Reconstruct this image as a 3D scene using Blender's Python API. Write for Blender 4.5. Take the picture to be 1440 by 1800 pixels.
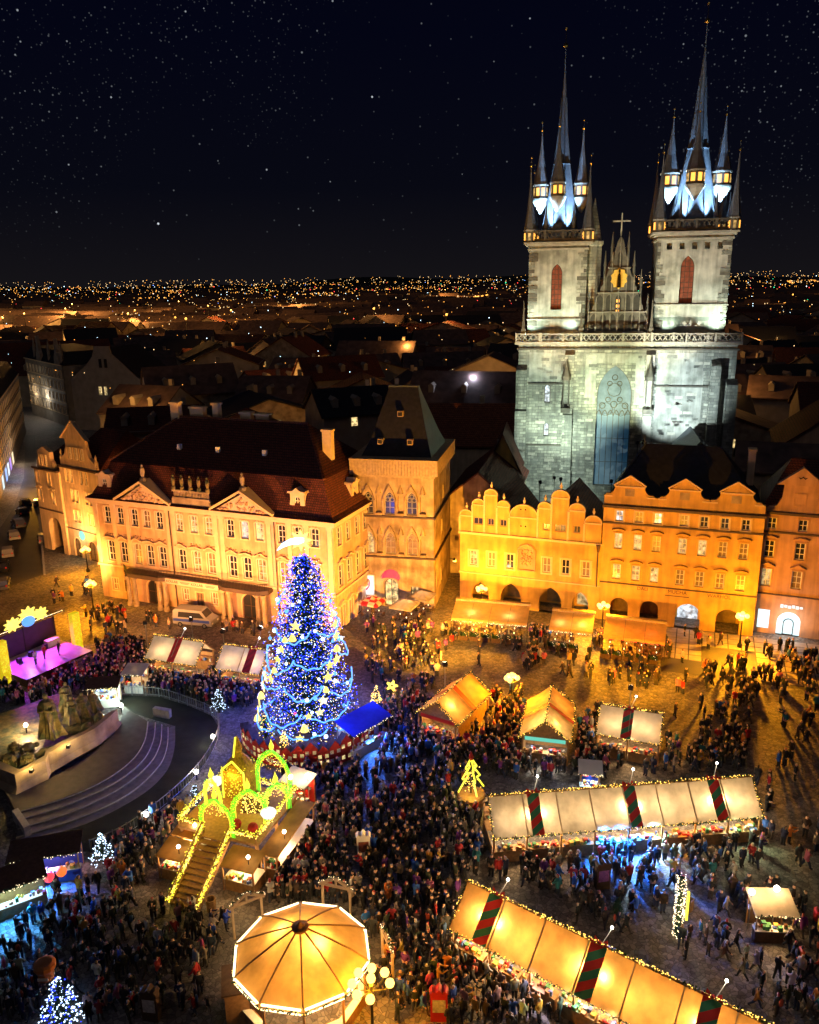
import bpy, math, random
import numpy as np
from mathutils import Vector, Matrix
for _o in list(bpy.data.objects): bpy.data.objects.remove(_o)
random.seed(7)
SC = bpy.context.scene
R_ = math.radians
# ------------------------------------------------------------------ camera
CAM_H, PITCH, ROLL, FPX = 42.0, R_(15.9), R_(0.9), 1441.0
FW = Vector((0, math.cos(PITCH), -math.sin(PITCH)))
_u0 = Vector((0, math.sin(PITCH), math.cos(PITCH))); _r0 = Vector((1, 0, 0))
RT = _r0*math.cos(ROLL) - _u0*math.sin(ROLL)
UP = _u0*math.cos(ROLL) + _r0*math.sin(ROLL)
cd = bpy.data.cameras.new('camera'); cam = bpy.data.objects.new('camera', cd); SC.collection.objects.link(cam)
cd.sensor_fit = 'HORIZONTAL'; cd.sensor_width = 36; cd.lens = 36*FPX/1440; cd.clip_start = 0.5; cd.clip_end = 20000
cam.matrix_world = Matrix(((RT.x, UP.x, -FW.x, 0), (RT.y, UP.y, -FW.y, 0), (RT.z, UP.z, -FW.z, CAM_H), (0, 0, 0, 1)))
SC.camera = cam
# ------------------------------------------------------------------ night sky
W = bpy.data.worlds.new('World'); SC.world = W; W.use_nodes = True
wn = W.node_tree.nodes; wl = W.node_tree.links; wn.clear()
def N(t, **k):
    n = wn.new(t)
    for a, b in k.items(): setattr(n, a, b)
    return n
tc = N('ShaderNodeTexCoord'); sep = N('ShaderNodeSeparateXYZ'); wl.new(tc.outputs['Generated'], sep.inputs[0])
ramp = N('ShaderNodeValToRGB'); wl.new(sep.outputs['Z'], ramp.inputs[0])
cr = ramp.color_ramp; cr.elements[0].position = 0.0; cr.elements[0].color = (.0070, .0062, .0078, 1)
cr.elements[1].position = 0.55; cr.elements[1].color = (.0008, .0011, .0060, 1)
e = cr.elements.new(.10); e.color = (.0024, .0027, .0062, 1)
e = cr.elements.new(.25); e.color = (.0011, .0015, .0066, 1)
sky = N('ShaderNodeTexSky', sky_type='NISHITA', sun_disc=False); sky.sun_elevation = R_(-12); sky.sun_rotation = R_(140)
skm = N('ShaderNodeMixRGB', blend_type='MULTIPLY'); skm.inputs[0].default_value = 1
wl.new(sky.outputs[0], skm.inputs[1]); skm.inputs[2].default_value = (.05, .05, .05, 1)
acc = N('ShaderNodeMixRGB', blend_type='ADD'); acc.inputs[0].default_value = 1
wl.new(ramp.outputs[0], acc.inputs[1]); wl.new(skm.outputs[0], acc.inputs[2])
def stars(scale, thr, gain, prev, dens=None):
    v = N('ShaderNodeTexVoronoi'); v.inputs['Scale'].default_value = scale; wl.new(tc.outputs['Generated'], v.inputs['Vector'])
    sp = N('ShaderNodeSeparateColor'); wl.new(v.outputs['Color'], sp.inputs[0])
    pw = N('ShaderNodeMath', operation='POWER'); wl.new(sp.outputs[0], pw.inputs[0]); pw.inputs[1].default_value = 3.2
    m = N('ShaderNodeMapRange'); wl.new(v.outputs['Distance'], m.inputs[0]); m.inputs[1].default_value = thr; m.inputs[2].default_value = thr*.35
    m.inputs[3].default_value = 0; m.inputs[4].default_value = gain
    k = N('ShaderNodeMath', operation='MULTIPLY'); wl.new(pw.outputs[0], k.inputs[0]); wl.new(m.outputs[0], k.inputs[1])
    if dens:
        nz = N('ShaderNodeTexNoise'); nz.inputs['Scale'].default_value = 2.2; wl.new(tc.outputs['Generated'], nz.inputs['Vector'])
        r2 = N('ShaderNodeMapRange'); wl.new(nz.outputs[0], r2.inputs[0]); r2.inputs[1].default_value = .42; r2.inputs[2].default_value = .62
        k2 = N('ShaderNodeMath', operation='MULTIPLY'); wl.new(k.outputs[0], k2.inputs[0]); wl.new(r2.outputs[0], k2.inputs[1]); k = k2
    lim = N('ShaderNodeMapRange'); wl.new(sep.outputs['Z'], lim.inputs[0]); lim.inputs[1].default_value = .02; lim.inputs[2].default_value = .12
    k3 = N('ShaderNodeMath', operation='MULTIPLY'); wl.new(k.outputs[0], k3.inputs[0]); wl.new(lim.outputs[0], k3.inputs[1])
    c = N('ShaderNodeMixRGB', blend_type='MULTIPLY'); c.inputs[0].default_value = 1; wl.new(k3.outputs[0], c.inputs[1]); c.inputs[2].default_value = (.85, .92, 1, 1)
    a = N('ShaderNodeMixRGB', blend_type='ADD'); a.inputs[0].default_value = 1; wl.new(prev, a.inputs[1]); wl.new(c.outputs[0], a.inputs[2])
    return a.outputs[0]
o_ = stars(22, .032, 2.2, acc.outputs[0]); o_ = stars(60, .075, .8, o_); o_ = stars(95, .11, .14, o_); o_ = stars(150, .16, .34, o_, True); o_ = stars(230, .2, .18, o_, True)
bg = N('ShaderNodeBackground'); wl.new(o_, bg.inputs[0]); bg.inputs[1].default_value = 1.0
wo = N('ShaderNodeOutputWorld'); wl.new(bg.outputs[0], wo.inputs[0])
# weak sun lamp added as ambient town glow so dark roofs show
sd = bpy.data.lights.new('ambient_fill', 'SUN'); sd.energy = .075; sd.angle = R_(40); sd.color = (.92, .88, 1)
so = bpy.data.objects.new('ambient_fill', sd); SC.collection.objects.link(so); so.rotation_euler = (R_(40), 0, R_(-25))
vs = SC.view_settings; vs.view_transform = 'Standard'; vs.look = 'None'; vs.exposure = 0.0; vs.gamma = 1.0; vs.use_curve_mapping = False
cy = SC.cycles; cy.use_denoising = True; cy.adaptive_threshold = .04; cy.max_bounces = 3; cy.diffuse_bounces = 2; cy.glossy_bounces = 2; cy.transmission_bounces = 1
cy.sample_clamp_indirect = 4.0; cy.caustics_reflective = False; cy.caustics_refractive = False
# ------------------------------------------------------------------ place helpers
def ray(px, py): return FW + RT*((px-720)/FPX) + UP*((900-py)/FPX)
def Z(px, py, z=0.0):
    d = ray(px, py); t = (z-CAM_H)/d.z; return Vector((d.x*t, d.y*t, z))
def Y(px, py, yy):
    d = ray(px, py); t = yy/d.y; return Vector((d.x*t, yy, CAM_H+d.z*t))
def hgt(b, py):
    lo, hi = 0., 120.
    for _ in range(40):
        m = (lo+hi)/2; v = Vector((b.x, b.y, m-CAM_H))
        if 900-FPX*v.dot(UP)/v.dot(FW) > py: lo = m
        else: hi = m
    return lo
# ------------------------------------------------------------------ mesh builder
class B:
    def __init__(s): s.v = []; s.f = []; s.k = []; s.c = 0; s.T = None
    def a(s, vs, fs):
        o = len(s.v)
        if s.T is not None: vs = [s.T @ Vector(p) for p in vs]
        s.v += [tuple(p) for p in vs]
        for q in fs: s.f.append([i+o for i in q]); s.k.append(s.c)
        return s
    def box(s, x0, x1, y0, y1, z0, z1):
        return s.a([(x0,y0,z0),(x1,y0,z0),(x1,y1,z0),(x0,y1,z0),(x0,y0,z1),(x1,y0,z1),(x1,y1,z1),(x0,y1,z1)],
                   [(0,3,2,1),(4,5,6,7),(0,1,5,4),(1,2,6,5),(2,3,7,6),(3,0,4,7)])
    def cb(s, x, y, z, w, d, h): return s.box(x-w/2, x+w/2, y-d/2, y+d/2, z, z+h)
    def quad(s, *p): return s.a(p, [tuple(range(len(p)))])
    def bar(s, p, q, w, h=None):
        p, q = Vector(p), Vector(q); h = h or w; d = (q-p).normalized()
        u = d.cross(Vector((0,0,1)))
        if u.length < 1e-3: u = Vector((1,0,0))
        u.normalize(); n = u.cross(d); u = u*w/2; n = n*h/2
        return s.a([p-u-n, p+u-n, p+u+n, p-u+n, q-u-n, q+u-n, q+u+n, q-u+n], [(0,3,2,1),(4,5,6,7),(0,1,5,4),(1,2,6,5),(2,3,7,6),(3,0,4,7)])
    def cyl(s, p, q, r0, r1=None, n=8):
        p, q = Vector(p), Vector(q); r1 = r0 if r1 is None else r1; d = (q-p).normalized()
        u = d.cross(Vector((0,0,1)))
        if u.length < 1e-3: u = Vector((1,0,0))
        u.normalize(); w = d.cross(u); vs = []
        for c, r in ((p, r0), (q, r1)):
            for i in range(n):
                a = 2*math.pi*i/n; vs.append(c+u*(r*math.cos(a))+w*(r*math.sin(a)))
        fs = [(i, (i+1)%n, n+(i+1)%n, n+i) for i in range(n)]+[tuple(range(n)), tuple(range(2*n-1, n-1, -1))]
        return s.a(vs, fs)
    def lathe(s, prof, n=8, c=(0,0,0), rot=0., sy=1.0):
        vs = []; fs = []
        for r, z in prof:
            for i in range(n):
                a = 2*math.pi*i/n+rot; vs.append((c[0]+r*math.cos(a), c[1]+sy*r*math.sin(a), c[2]+z))
        m = len(prof)
        for j in range(m-1):
            for i in range(n): fs.append((j*n+i, j*n+(i+1)%n, (j+1)*n+(i+1)%n, (j+1)*n+i))
        fs.append(tuple(range(n-1, -1, -1))); fs.append(tuple(range((m-1)*n, m*n)))
        return s.a(vs, fs)
    def ball(s, c, r, n=8, m=5, sz=1.0):
        return s.lathe([(max(.001, r*math.sin(math.pi*j/m)), -r*sz*math.cos(math.pi*j/m)) for j in range(m+1)], n, c)
    def octa(s, c, r):
        x, y, z = c
        return s.a([(x+r,y,z),(x-r,y,z),(x,y+r,z),(x,y-r,z),(x,y,z+r),(x,y,z-r)], [(0,2,4),(2,1,4),(1,3,4),(3,0,4),(2,0,5),(1,2,5),(3,1,5),(0,3,5)])
    def pxz(s, poly, y0, y1):
        n = len(poly); vs = [(x,y0,z) for x,z in poly]+[(x,y1,z) for x,z in poly]
        return s.a(vs, [tuple(range(n)), tuple(range(2*n-1,n-1,-1))]+[(i,n+i,n+(i+1)%n,(i+1)%n) for i in range(n)])
    def pxy(s, poly, z0, z1):
        n = len(poly); vs = [(x,y,z0) for x,y in poly]+[(x,y,z1) for x,y in poly]
        return s.a(vs, [tuple(range(n-1,-1,-1)), tuple(range(n,2*n))]+[(i,(i+1)%n,n+(i+1)%n,n+i) for i in range(n)])
    def tube(s, pts, r, n=5):
        for p, q in zip(pts[:-1], pts[1:]): s.cyl(p, q, r, r, n)
        return s
    def loft(s, loops, cap=True):
        n = len(loops[0]); vs = [p for l in loops for p in l]; fs = []
        for j in range(len(loops)-1):
            for i in range(n): fs.append((j*n+i, j*n+(i+1)%n, (j+1)*n+(i+1)%n, (j+1)*n+i))
        if cap: fs.append(tuple(range(n-1,-1,-1))); fs.append(tuple(range((len(loops)-1)*n, len(loops)*n)))
        return s.a(vs, fs)
    def mesh(s, name, mats, smooth=False):
        me = bpy.data.meshes.new(name); me.from_pydata(s.v, [], s.f)
        for m in (mats if isinstance(mats, (list, tuple)) else [mats]): me.materials.append(m)
        if any(s.k): me.polygons.foreach_set('material_index', s.k)
        if smooth: me.polygons.foreach_set('use_smooth', [True]*len(me.polygons))
        me.update(); return me
    def ob(s, name, mats, par=None, smooth=False, **k): return put(name, s.mesh(name, mats, smooth), par, **k)
COL = SC.collection
def put(name, me, par=None, loc=(0,0,0), rz=0., label=None, cat=None, group=None, kind=None):
    o = bpy.data.objects.new(name, me); COL.objects.link(o); o.location = loc
    if rz: o.rotation_euler[2] = rz
    if par is not None: o.parent = par
    for a, b in (('label', label), ('category', cat), ('group', group), ('kind', kind)):
        if b: o[a] = b
    return o
def bxs(name, m, par, *bl):
    for q in bl: put(name, B().box(*q).mesh(name, M[m]), par)
ORDW = 'first second third fourth fifth sixth seventh eighth ninth tenth eleventh twelfth thirteenth fourteenth fifteenth sixteenth'.split()
def thing(name, label, cat, loc=(0,0,0), rz=0., group=None): return put(name, None, None, loc, rz, label, cat, group)
def fr(name, label, cat, a, b, group=None):
    return thing(name, label, cat, (a[0], a[1], 0), math.atan2(b[1]-a[1], b[0]-a[0]), group)
def lamp(name, kind, loc, energy, color, par=None, target=None, angle=60, blend=.6, radius=.15):
    d = bpy.data.lights.new(name, kind); d.energy = energy; d.color = color; d.shadow_soft_size = radius
    if kind == 'SPOT': d.spot_size = R_(angle); d.spot_blend = blend
    o = bpy.data.objects.new(name, d); COL.objects.link(o); o.location = loc
    if par is not None: o.parent = par
    if target is not None: o.rotation_euler = (Vector(target)-Vector(loc)).to_track_quat('-Z', 'Y').to_euler()
    return o
def copy_tree(o, par=None):
    c = o.copy(); COL.objects.link(c); c.parent = par
    for ch in list(o.children): copy_tree(ch, c)
    return c
BLK = []
def block(cx, cy, hx, hy, rz=0.): BLK.append((cx, cy, hx, hy, math.cos(rz), math.sin(rz)))
# ------------------------------------------------------------------ materials
def mat(name, col, rough=.8, metal=0., var=.25, scale=1.5, bump=0., bscale=12., emit=None, es=0., brick=None, spec=.3, trans=0., tex='Object', col2=None, streak=0., objvar=0.):
    m = bpy.data.materials.new(name); m.use_nodes = True; nt = m.node_tree; n = nt.nodes; l = nt.links
    p = n['Principled BSDF']; p.inputs['Roughness'].default_value = rough; p.inputs['Metallic'].default_value = metal
    p.inputs['Specular IOR Level'].default_value = spec
    t = n.new('ShaderNodeTexCoord'); src = t.outputs[tex]
    c = (*col, 1); out = None
    def noise(sc, det=4):
        z = n.new('ShaderNodeTexNoise'); z.inputs['Scale'].default_value = sc; z.inputs['Detail'].default_value = det; l.new(src, z.inputs['Vector']); return z
    def mix(bt, f, a, b):
        x = n.new('ShaderNodeMixRGB'); x.blend_type = bt
        for i, s in ((0, f), (1, a), (2, b)):
            if hasattr(s, 'links'): l.new(s, x.inputs[i])
            else: x.inputs[i].default_value = s
        return x.outputs[0]
    h = None
    if brick:
        bw, bh, cA, cB, cM, msz = brick
        sx = n.new('ShaderNodeSeparateXYZ'); l.new(src, sx.inputs[0]); ad = n.new('ShaderNodeMath'); l.new(sx.outputs[0], ad.inputs[0]); l.new(sx.outputs[1], ad.inputs[1])
        cx = n.new('ShaderNodeCombineXYZ'); l.new(ad.outputs[0], cx.inputs[0]); l.new(sx.outputs[2], cx.inputs[1])
        wz = noise(.9, 3); wm = n.new('ShaderNodeVectorMath'); wm.operation = 'MULTIPLY_ADD'; l.new(wz.outputs['Color'], wm.inputs[0]); wm.inputs[1].default_value = (bw*.5, bh*.55, 0); l.new(cx.outputs[0], wm.inputs[2])
        bt = n.new('ShaderNodeTexBrick'); l.new(wm.outputs[0], bt.inputs['Vector']); bt.inputs['Scale'].default_value = 1
        bt.inputs['Brick Width'].default_value = bw; bt.inputs['Row Height'].default_value = bh; bt.inputs['Mortar Size'].default_value = msz
        bt.inputs['Color1'].default_value = (*cA, 1); bt.inputs['Color2'].default_value = (*cB, 1); bt.inputs['Mortar'].default_value = (*cM, 1); bt.inputs['Bias'].default_value = -.1
        out = bt.outputs['Color']; h = bt.outputs['Fac']
    base = out if out is not None else c
    if col2:
        z = noise(scale*.6, 6); r = n.new('ShaderNodeMapRange'); l.new(z.outputs[0], r.inputs[0]); r.inputs[1].default_value = .45; r.inputs[2].default_value = .62
        base = mix('MIX', r.outputs[0], base, (*col2, 1))
    if var:
        z = noise(scale, 8); r = n.new('ShaderNodeMapRange'); l.new(z.outputs[0], r.inputs[0]); r.inputs[1].default_value = .25; r.inputs[2].default_value = .75
        r.inputs[3].default_value = 1-var; r.inputs[4].default_value = 1+var*.6
        base = mix('MULTIPLY', 1., base, r.outputs[0])
    if streak:      # rain streaks and grime running down the wall
        mp = n.new('ShaderNodeMapping'); mp.inputs['Scale'].default_value = (1.6, 1.6, .16); l.new(src, mp.inputs[0]); z = n.new('ShaderNodeTexNoise'); z.inputs['Scale'].default_value = 1.0; z.inputs['Detail'].default_value = 7; l.new(mp.outputs[0], z.inputs['Vector'])
        r = n.new('ShaderNodeMapRange'); l.new(z.outputs[0], r.inputs[0]); r.inputs[1].default_value = .42; r.inputs[2].default_value = .68; r.inputs[3].default_value = 1; r.inputs[4].default_value = 1-streak*1.6; base = mix('MULTIPLY', 1., base, r.outputs[0])
    if objvar:
        oi = n.new('ShaderNodeObjectInfo'); r = n.new('ShaderNodeMapRange'); l.new(oi.outputs['Random'], r.inputs[0]); r.inputs[3].default_value = 1-objvar; r.inputs[4].default_value = 1+objvar*.3; base = mix('MULTIPLY', 1., base, r.outputs[0])
    if hasattr(base, 'links'): l.new(base, p.inputs['Base Color'])
    else: p.inputs['Base Color'].default_value = base
    if bump or h is not None:
        bp = n.new('ShaderNodeBump'); bp.inputs['Strength'].default_value = max(bump, .3); bp.inputs['Distance'].default_value = .05
        if h is not None:
            bp.invert = True; l.new(h, bp.inputs['Height'])
        else: l.new(noise(bscale, 5).outputs[0], bp.inputs['Height'])
        l.new(bp.outputs[0], p.inputs['Normal'])
    if emit: p.inputs['Emission Color'].default_value = (*emit, 1); p.inputs['Emission Strength'].default_value = es
    if emit and var and 'glass' in name:      # curtains and things inside make a lit pane uneven
        z = noise(1.7, 3); r = n.new('ShaderNodeMapRange'); l.new(z.outputs[0], r.inputs[0]); r.inputs[1].default_value = .36; r.inputs[2].default_value = .62; r.inputs[3].default_value = es*.2; r.inputs[4].default_value = es*1.5
        oi = n.new('ShaderNodeObjectInfo'); r2 = n.new('ShaderNodeMapRange'); l.new(oi.outputs['Random'], r2.inputs[0]); r2.inputs[3].default_value = .55; r2.inputs[4].default_value = 1.25; k_ = n.new('ShaderNodeMath'); k_.operation = 'MULTIPLY'; l.new(r.outputs[0], k_.inputs[0]); l.new(r2.outputs[0], k_.inputs[1]); l.new(k_.outputs[0], p.inputs['Emission Strength'])
        of = n.new('ShaderNodeVectorMath'); of.operation = 'MULTIPLY_ADD'; l.new(oi.outputs['Random'], of.inputs[0]); of.inputs[1].default_value = (40, 40, 40); l.new(src, of.inputs[2]); l.new(of.outputs[0], z.inputs['Vector'])
    if trans:
        tr = n.new('ShaderNodeBsdfTranslucent'); mx = n.new('ShaderNodeMixShader'); mx.inputs[0].default_value = trans
        if hasattr(base, 'links'): l.new(base, tr.inputs[0])
        else: tr.inputs[0].default_value = base
        l.new(p.outputs[0], mx.inputs[1]); l.new(tr.outputs[0], mx.inputs[2]); l.new(mx.outputs[0], n['Material Output'].inputs[0])
    return m
def glow(name, col, s, sample=False):
    m = bpy.data.materials.new(name); m.use_nodes = True; n = m.node_tree.nodes; p = n['Principled BSDF']
    p.inputs['Base Color'].default_value = (.1, .1, .1, 1); p.inputs['Emission Color'].default_value = (*col, 1); p.inputs['Emission Strength'].default_value = s
    if not sample: m.cycles.emission_sampling = 'NONE'
    return m
ORANGE = (1, .36, .008); AMBER = (1, .42, .035); WARM = (1, .6, .25); WHITE_L = (1, .9, .75)
M = {}
M['kinsky'] = mat('pink_stucco', (.68, .43, .26), var=.32, scale=.7, bump=.15, bscale=6, streak=.16)
M['kin_trim'] = mat('cream_stucco', (.76, .57, .39), var=.15, scale=1.2)
M['yellow'] = mat('ochre_stucco', (.76, .48, .12), var=.32, scale=.5, bump=.12, bscale=5, col2=(.62, .37, .09), streak=.16)
M['ochre'] = mat('golden_stucco', (.72, .44, .11), var=.32, scale=.6, bump=.12, bscale=5, streak=.16)
M['rose'] = mat('rose_stucco', (.6, .35, .2), var=.25, scale=.6, streak=.16)
M['cream'] = mat('cream_render', (.68, .5, .31), var=.2, scale=.8, bump=.15, streak=.16)
M['trim'] = mat('pale_trim', (.76, .58, .34), var=.12, scale=2)
M['ledge'] = mat('dark_lead_ledge', (.09, .06, .05), var=.3, rough=.6)
M['bell'] = mat('stained_sandstone', (.56, .42, .25), var=.35, scale=.8, bump=.5, bscale=3, col2=(.34, .24, .13), streak=.22)
M['wood'] = mat('weathered_boarding', (.46, .34, .2), var=.35, scale=3)
M['church'] = mat('church_stone', (.5, .48, .42), var=.3, scale=.9, bump=.6, brick=(1.1, .5, (.56,.54,.43), (.2,.2,.17), (.17,.17,.15), .035), col2=(.27,.27,.23), streak=.22)
M['churchp'] = mat('church_render', (.56, .54, .46), var=.4, scale=.6, bump=.6, bscale=2.2, col2=(.33, .33, .27), streak=.22)
M['dstone'] = mat('dark_gothic_stone', (.14, .125, .1), var=.4, scale=1.5, bump=.5, bscale=5)
M['lstone'] = mat('light_carved_stone', (.45, .42, .35), var=.3, scale=1.5, bump=.3)
M['slate'] = mat('slate', (.10, .11, .12), rough=.55, var=.35, scale=3, bump=.3, bscale=20, spec=.4)
M['spire'] = mat('spire_slate', (.15, .16, .18), rough=.6, var=.3, scale=2.5, bump=.3, bscale=14)
M['black'] = mat('black_roof', (.022, .022, .026), rough=.6, var=.5, scale=2, bump=.3, bscale=16)
M['greyroof'] = mat('grey_zinc', (.07, .09, .09), rough=.5, var=.3, scale=1.2)
M['tile'] = mat('red_tile_roof', (.17, .045, .025), rough=.75, var=.5, scale=5, bump=.8, brick=(.32, .26, (.19,.05,.028), (.11,.032,.02), (.03,.012,.01), .03))
M['tile2'] = mat('orange_tile_roof', (.26, .085, .04), rough=.75, var=.4, scale=3, brick=(.36, .28, (.28,.09,.04), (.18,.055,.03), (.05,.02,.012), .03))
M['gold'] = mat('gilding', (.9, .6, .15), rough=.25, metal=1, var=.1)
M['white'] = mat('white_paint', (.78, .75, .68), rough=.5, var=.08)
M['dark'] = mat('dark_recess', (.02, .017, .014), var=.2)
M['iron'] = mat('black_iron', (.025, .025, .028), rough=.45, metal=.6, var=.2)
M['steel'] = mat('galvanised_steel', (.35, .36, .37), rough=.4, metal=.8, var=.2)
M['pane_ch'] = mat('pale_church_glass', (.17, .21, .25), rough=.6, spec=.15, var=.35, scale=.8)
M['pane'] = mat('dark_glass', (.03, .03, .035), rough=.12, spec=.6, var=.1)
M['pane_w'] = mat('warm_lit_glass', (.1, .08, .05), rough=.2, emit=(1, .72, .3), es=.85, var=.3, scale=1)
M['pane_y'] = mat('yellow_lit_glass', (.1, .08, .05), rough=.2, emit=(1, .6, .18), es=.55, var=.3, scale=1)
M['pane_c'] = mat('cool_lit_glass', (.1, .1, .1), rough=.2, emit=(.85, .93, 1), es=1.0, var=.3, scale=1)
M['pane_d'] = mat('curtained_glass', (.28, .2, .12), rough=.3, spec=.5, var=.5, scale=1.4)
M['louvre'] = mat('rust_red_louvre', (.24, .06, .03), rough=.7, var=.6, scale=1.2, emit=(1, .16, .03), es=.03)
M['sand'] = mat('sandstone', (.44, .34, .22), var=.35, scale=1.0, bump=.4, bscale=4, col2=(.3, .22, .14))
M['bronze'] = mat('green_bronze', (.26, .2, .09), rough=.5, metal=.3, var=.5, scale=2.5, bump=.6, bscale=4, col2=(.1, .12, .07))
M['pcream'] = mat('cream_timber', (.5, .38, .26), rough=.6, var=.2, scale=3)
M['granite'] = mat('grey_granite', (.4, .38, .38), var=.3, scale=3, bump=.2)
M['wall_d'] = mat('dim_city_render', (.3, .26, .21), var=.3, scale=.5)
M['roof_d'] = mat('old_city_roof', (.11, .07, .06), var=.5, scale=.6)
M['canvas'] = mat('cream_canvas', (.62, .52, .36), rough=.8, var=.3, scale=.9, bump=.5, bscale=1.8, trans=.45, objvar=.22, streak=.12)
M['canvas2'] = mat('honey_canvas', (.68, .40, .12), rough=.8, var=.3, scale=.9, bump=.5, bscale=1.8, trans=.45, objvar=.2, streak=.12)
M['canvasw'] = mat('white_canvas', (.75, .72, .66), rough=.8, var=.25, scale=1.1, bump=.5, bscale=1.8, trans=.4, objvar=.2)
M['bluecan'] = mat('blue_canvas', (.05, .05, .42), rough=.7, var=.2, scale=2, trans=.4)
M['awn'] = mat('ochre_awning', (.72, .45, .15), rough=.8, var=.2, scale=1.5, trans=.25)
M['wooden'] = mat('pine_boards', (.34, .19, .08), rough=.65, var=.35, scale=4, bump=.2)
M['darkwood'] = mat('dark_timber', (.09, .05, .03), rough=.7, var=.4, scale=4)
M['leaf'] = mat('fir_green', (.02, .055, .022), rough=.75, var=.5, scale=4)
M['leaf2'] = mat('garland_green', (.03, .07, .02), rough=.75, var=.5, scale=6)
M['bark'] = mat('bark', (.08, .05, .03), var=.4, scale=5, bump=.5)
M['red'] = mat('red_paint', (.5, .025, .02), rough=.55, var=.25, scale=2)
M['redf'] = mat('red_felt', (.42, .03, .03), rough=.9, var=.3, scale=3)
M['purple'] = mat('stage_floor', (.4, .3, .42), rough=.35, var=.2)
M['car_w'] = mat('white_car_paint', (.26, .26, .27), rough=.25, spec=.6, var=.05)
M['car_d'] = mat('dark_car_paint', (.03, .032, .04), rough=.2, spec=.6, var=.1)
M['car_s'] = mat('silver_car_paint', (.35, .36, .38), rough=.25, metal=.6, var=.05)
M['rubber'] = mat('rubber', (.02, .02, .02), rough=.8)
M['blue'] = mat('blue_paint', (.03, .06, .35), rough=.5, var=.15)
G = {}
G['globe'] = glow('lamp_globe_glass', (1, .62, .14), 3)
G['bulb'] = glow('white_bulb', (1, .93, .8), 22)
G['led_y'] = glow('yellow_led', (1, .6, .1), 4)
G['led_w'] = glow('warm_white_led', (1, .78, .45), 3.5)
G['led_c'] = glow('cool_white_led', (.6, .78, 1), 3.6)
G['led_b'] = glow('blue_led', (.004, .03, 1), 2.6)
G['led_sb'] = glow('ice_blue_led', (.1, .38, 1), 1.9)
G['led_g'] = glow('green_led', (.14, 1, .01), 1.3)
G['led_yel'] = glow('lemon_led', (1, .88, .04), 1.6)
G['led_star'] = glow('yellow_star_led', (1, .78, .12), 1.6)
G['led_r'] = glow('red_led', (1, .05, .03), 3)
G['led_p'] = glow('violet_led', (.6, .12, 1), 3)
G['white_box'] = glow('lightbox_white', (1, .97, .95), 1.1)
G['ice_box'] = glow('lightbox_ice', (.7, .95, 1), 1.3)
G['pink_box'] = glow('magenta_lit_awning', (1, .02, .12), .9)
G['goods_w'] = glow('lit_shelf', (1, .86, .55), .8)
def bulbs(name, pts, r, g, par=None, **k):
    b = B()
    for p in pts: b.octa(p, r*random.uniform(.7, 1.2))
    return b.ob(name, g, par, kind='stuff', **k)
def lerp(a, b, t): return tuple(x+(y-x)*t for x, y in zip(a, b))
def text(body, size, m, par, loc, rot, name='lettering', ext=.01, align='CENTER'):
    cu = bpy.data.curves.new('lettering', 'FONT'); cu.body = body; cu.size = size; cu.align_x = align; cu.align_y = 'CENTER'; cu.extrude = ext
    t = bpy.data.objects.new('tmp', cu); COL.objects.link(t)
    me = bpy.data.meshes.new_from_object(t.evaluated_get(bpy.context.evaluated_depsgraph_get())); bpy.data.objects.remove(t)
    me.materials.clear(); me.materials.append(m); o = put(name, me, par, loc); o.rotation_euler = rot; return o
# ------------------------------------------------------------------ openings
def outline(w, h, kind, n=7):
    """closed outline, bottom left first, x centred, z from 0"""
    if kind == 'rect': return [(-w/2,0),(w/2,0),(w/2,h),(-w/2,h)]
    ah = min(w/2, h*.6) if kind == 'round' else min(w*.866, h*.6)
    if kind == 'seg': ah = min(w*.18, h*.3)
    zs = h-ah; r = []
    for i in range(n+1):
        t = i/n
        if kind == 'point':
            a = R_(60)*t; r.append((-w/2+w*math.cos(a), zs+ah*math.sin(a)/math.sin(R_(60))))
        else: a = R_(90)*t; r.append((w/2*math.cos(a), zs+ah*math.sin(a)))
    l = [(-x, z) for x, z in r[-2::-1]]
    return [(-w/2,0),(w/2,0)]+r+l
def wall(b, x0, x1, z0, z1, ops, y=0., dep=.3):
    xs = sorted({x0, x1, *[v for o in ops for v in (o[0]-o[2]/2, o[0]+o[2]/2)]}); zs = sorted({z0, z1, *[v for o in ops for v in (o[1], o[1]+o[3])]})
    xs = [x for x in xs if x0 <= x <= x1]; zs = [z for z in zs if z0 <= z <= z1]
    for i in range(len(xs)-1):
        run = None
        for j in range(len(zs)-1):
            cx, cz = (xs[i]+xs[i+1])/2, (zs[j]+zs[j+1])/2
            hole = any(abs(cx-o[0]) < o[2]/2 and o[1] < cz < o[1]+o[3] for o in ops)
            if hole:
                if run is not None: b.quad((xs[i],y,run),(xs[i+1],y,run),(xs[i+1],y,zs[j]),(xs[i],y,zs[j])); run = None
            elif run is None: run = zs[j]
        if run is not None: b.quad((xs[i],y,run),(xs[i+1],y,run),(xs[i+1],y,z1),(xs[i],y,z1))
    for o in ops:
        kind = o[4] if len(o) > 4 else 'rect'; ol = [(o[0]+x, o[1]+z) for x, z in outline(o[2], o[3], kind)]; n = len(ol)
        for i in range(n):
            p, q = ol[i], ol[(i+1)%n]; b.quad((p[0],y,p[1]),(q[0],y,q[1]),(q[0],y+dep,q[1]),(p[0],y+dep,p[1]))
        if kind != 'rect':
            t = o[1]+o[3]
            for i in range(2, n-1):
                p, q = ol[i], ol[i+1]
                if abs(p[1]-t) > 1e-4 or abs(q[1]-t) > 1e-4: b.quad((p[0],y,p[1]),(p[0],y,t),(q[0],y,t),(q[0],y,q[1]))
_WC = {}
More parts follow.
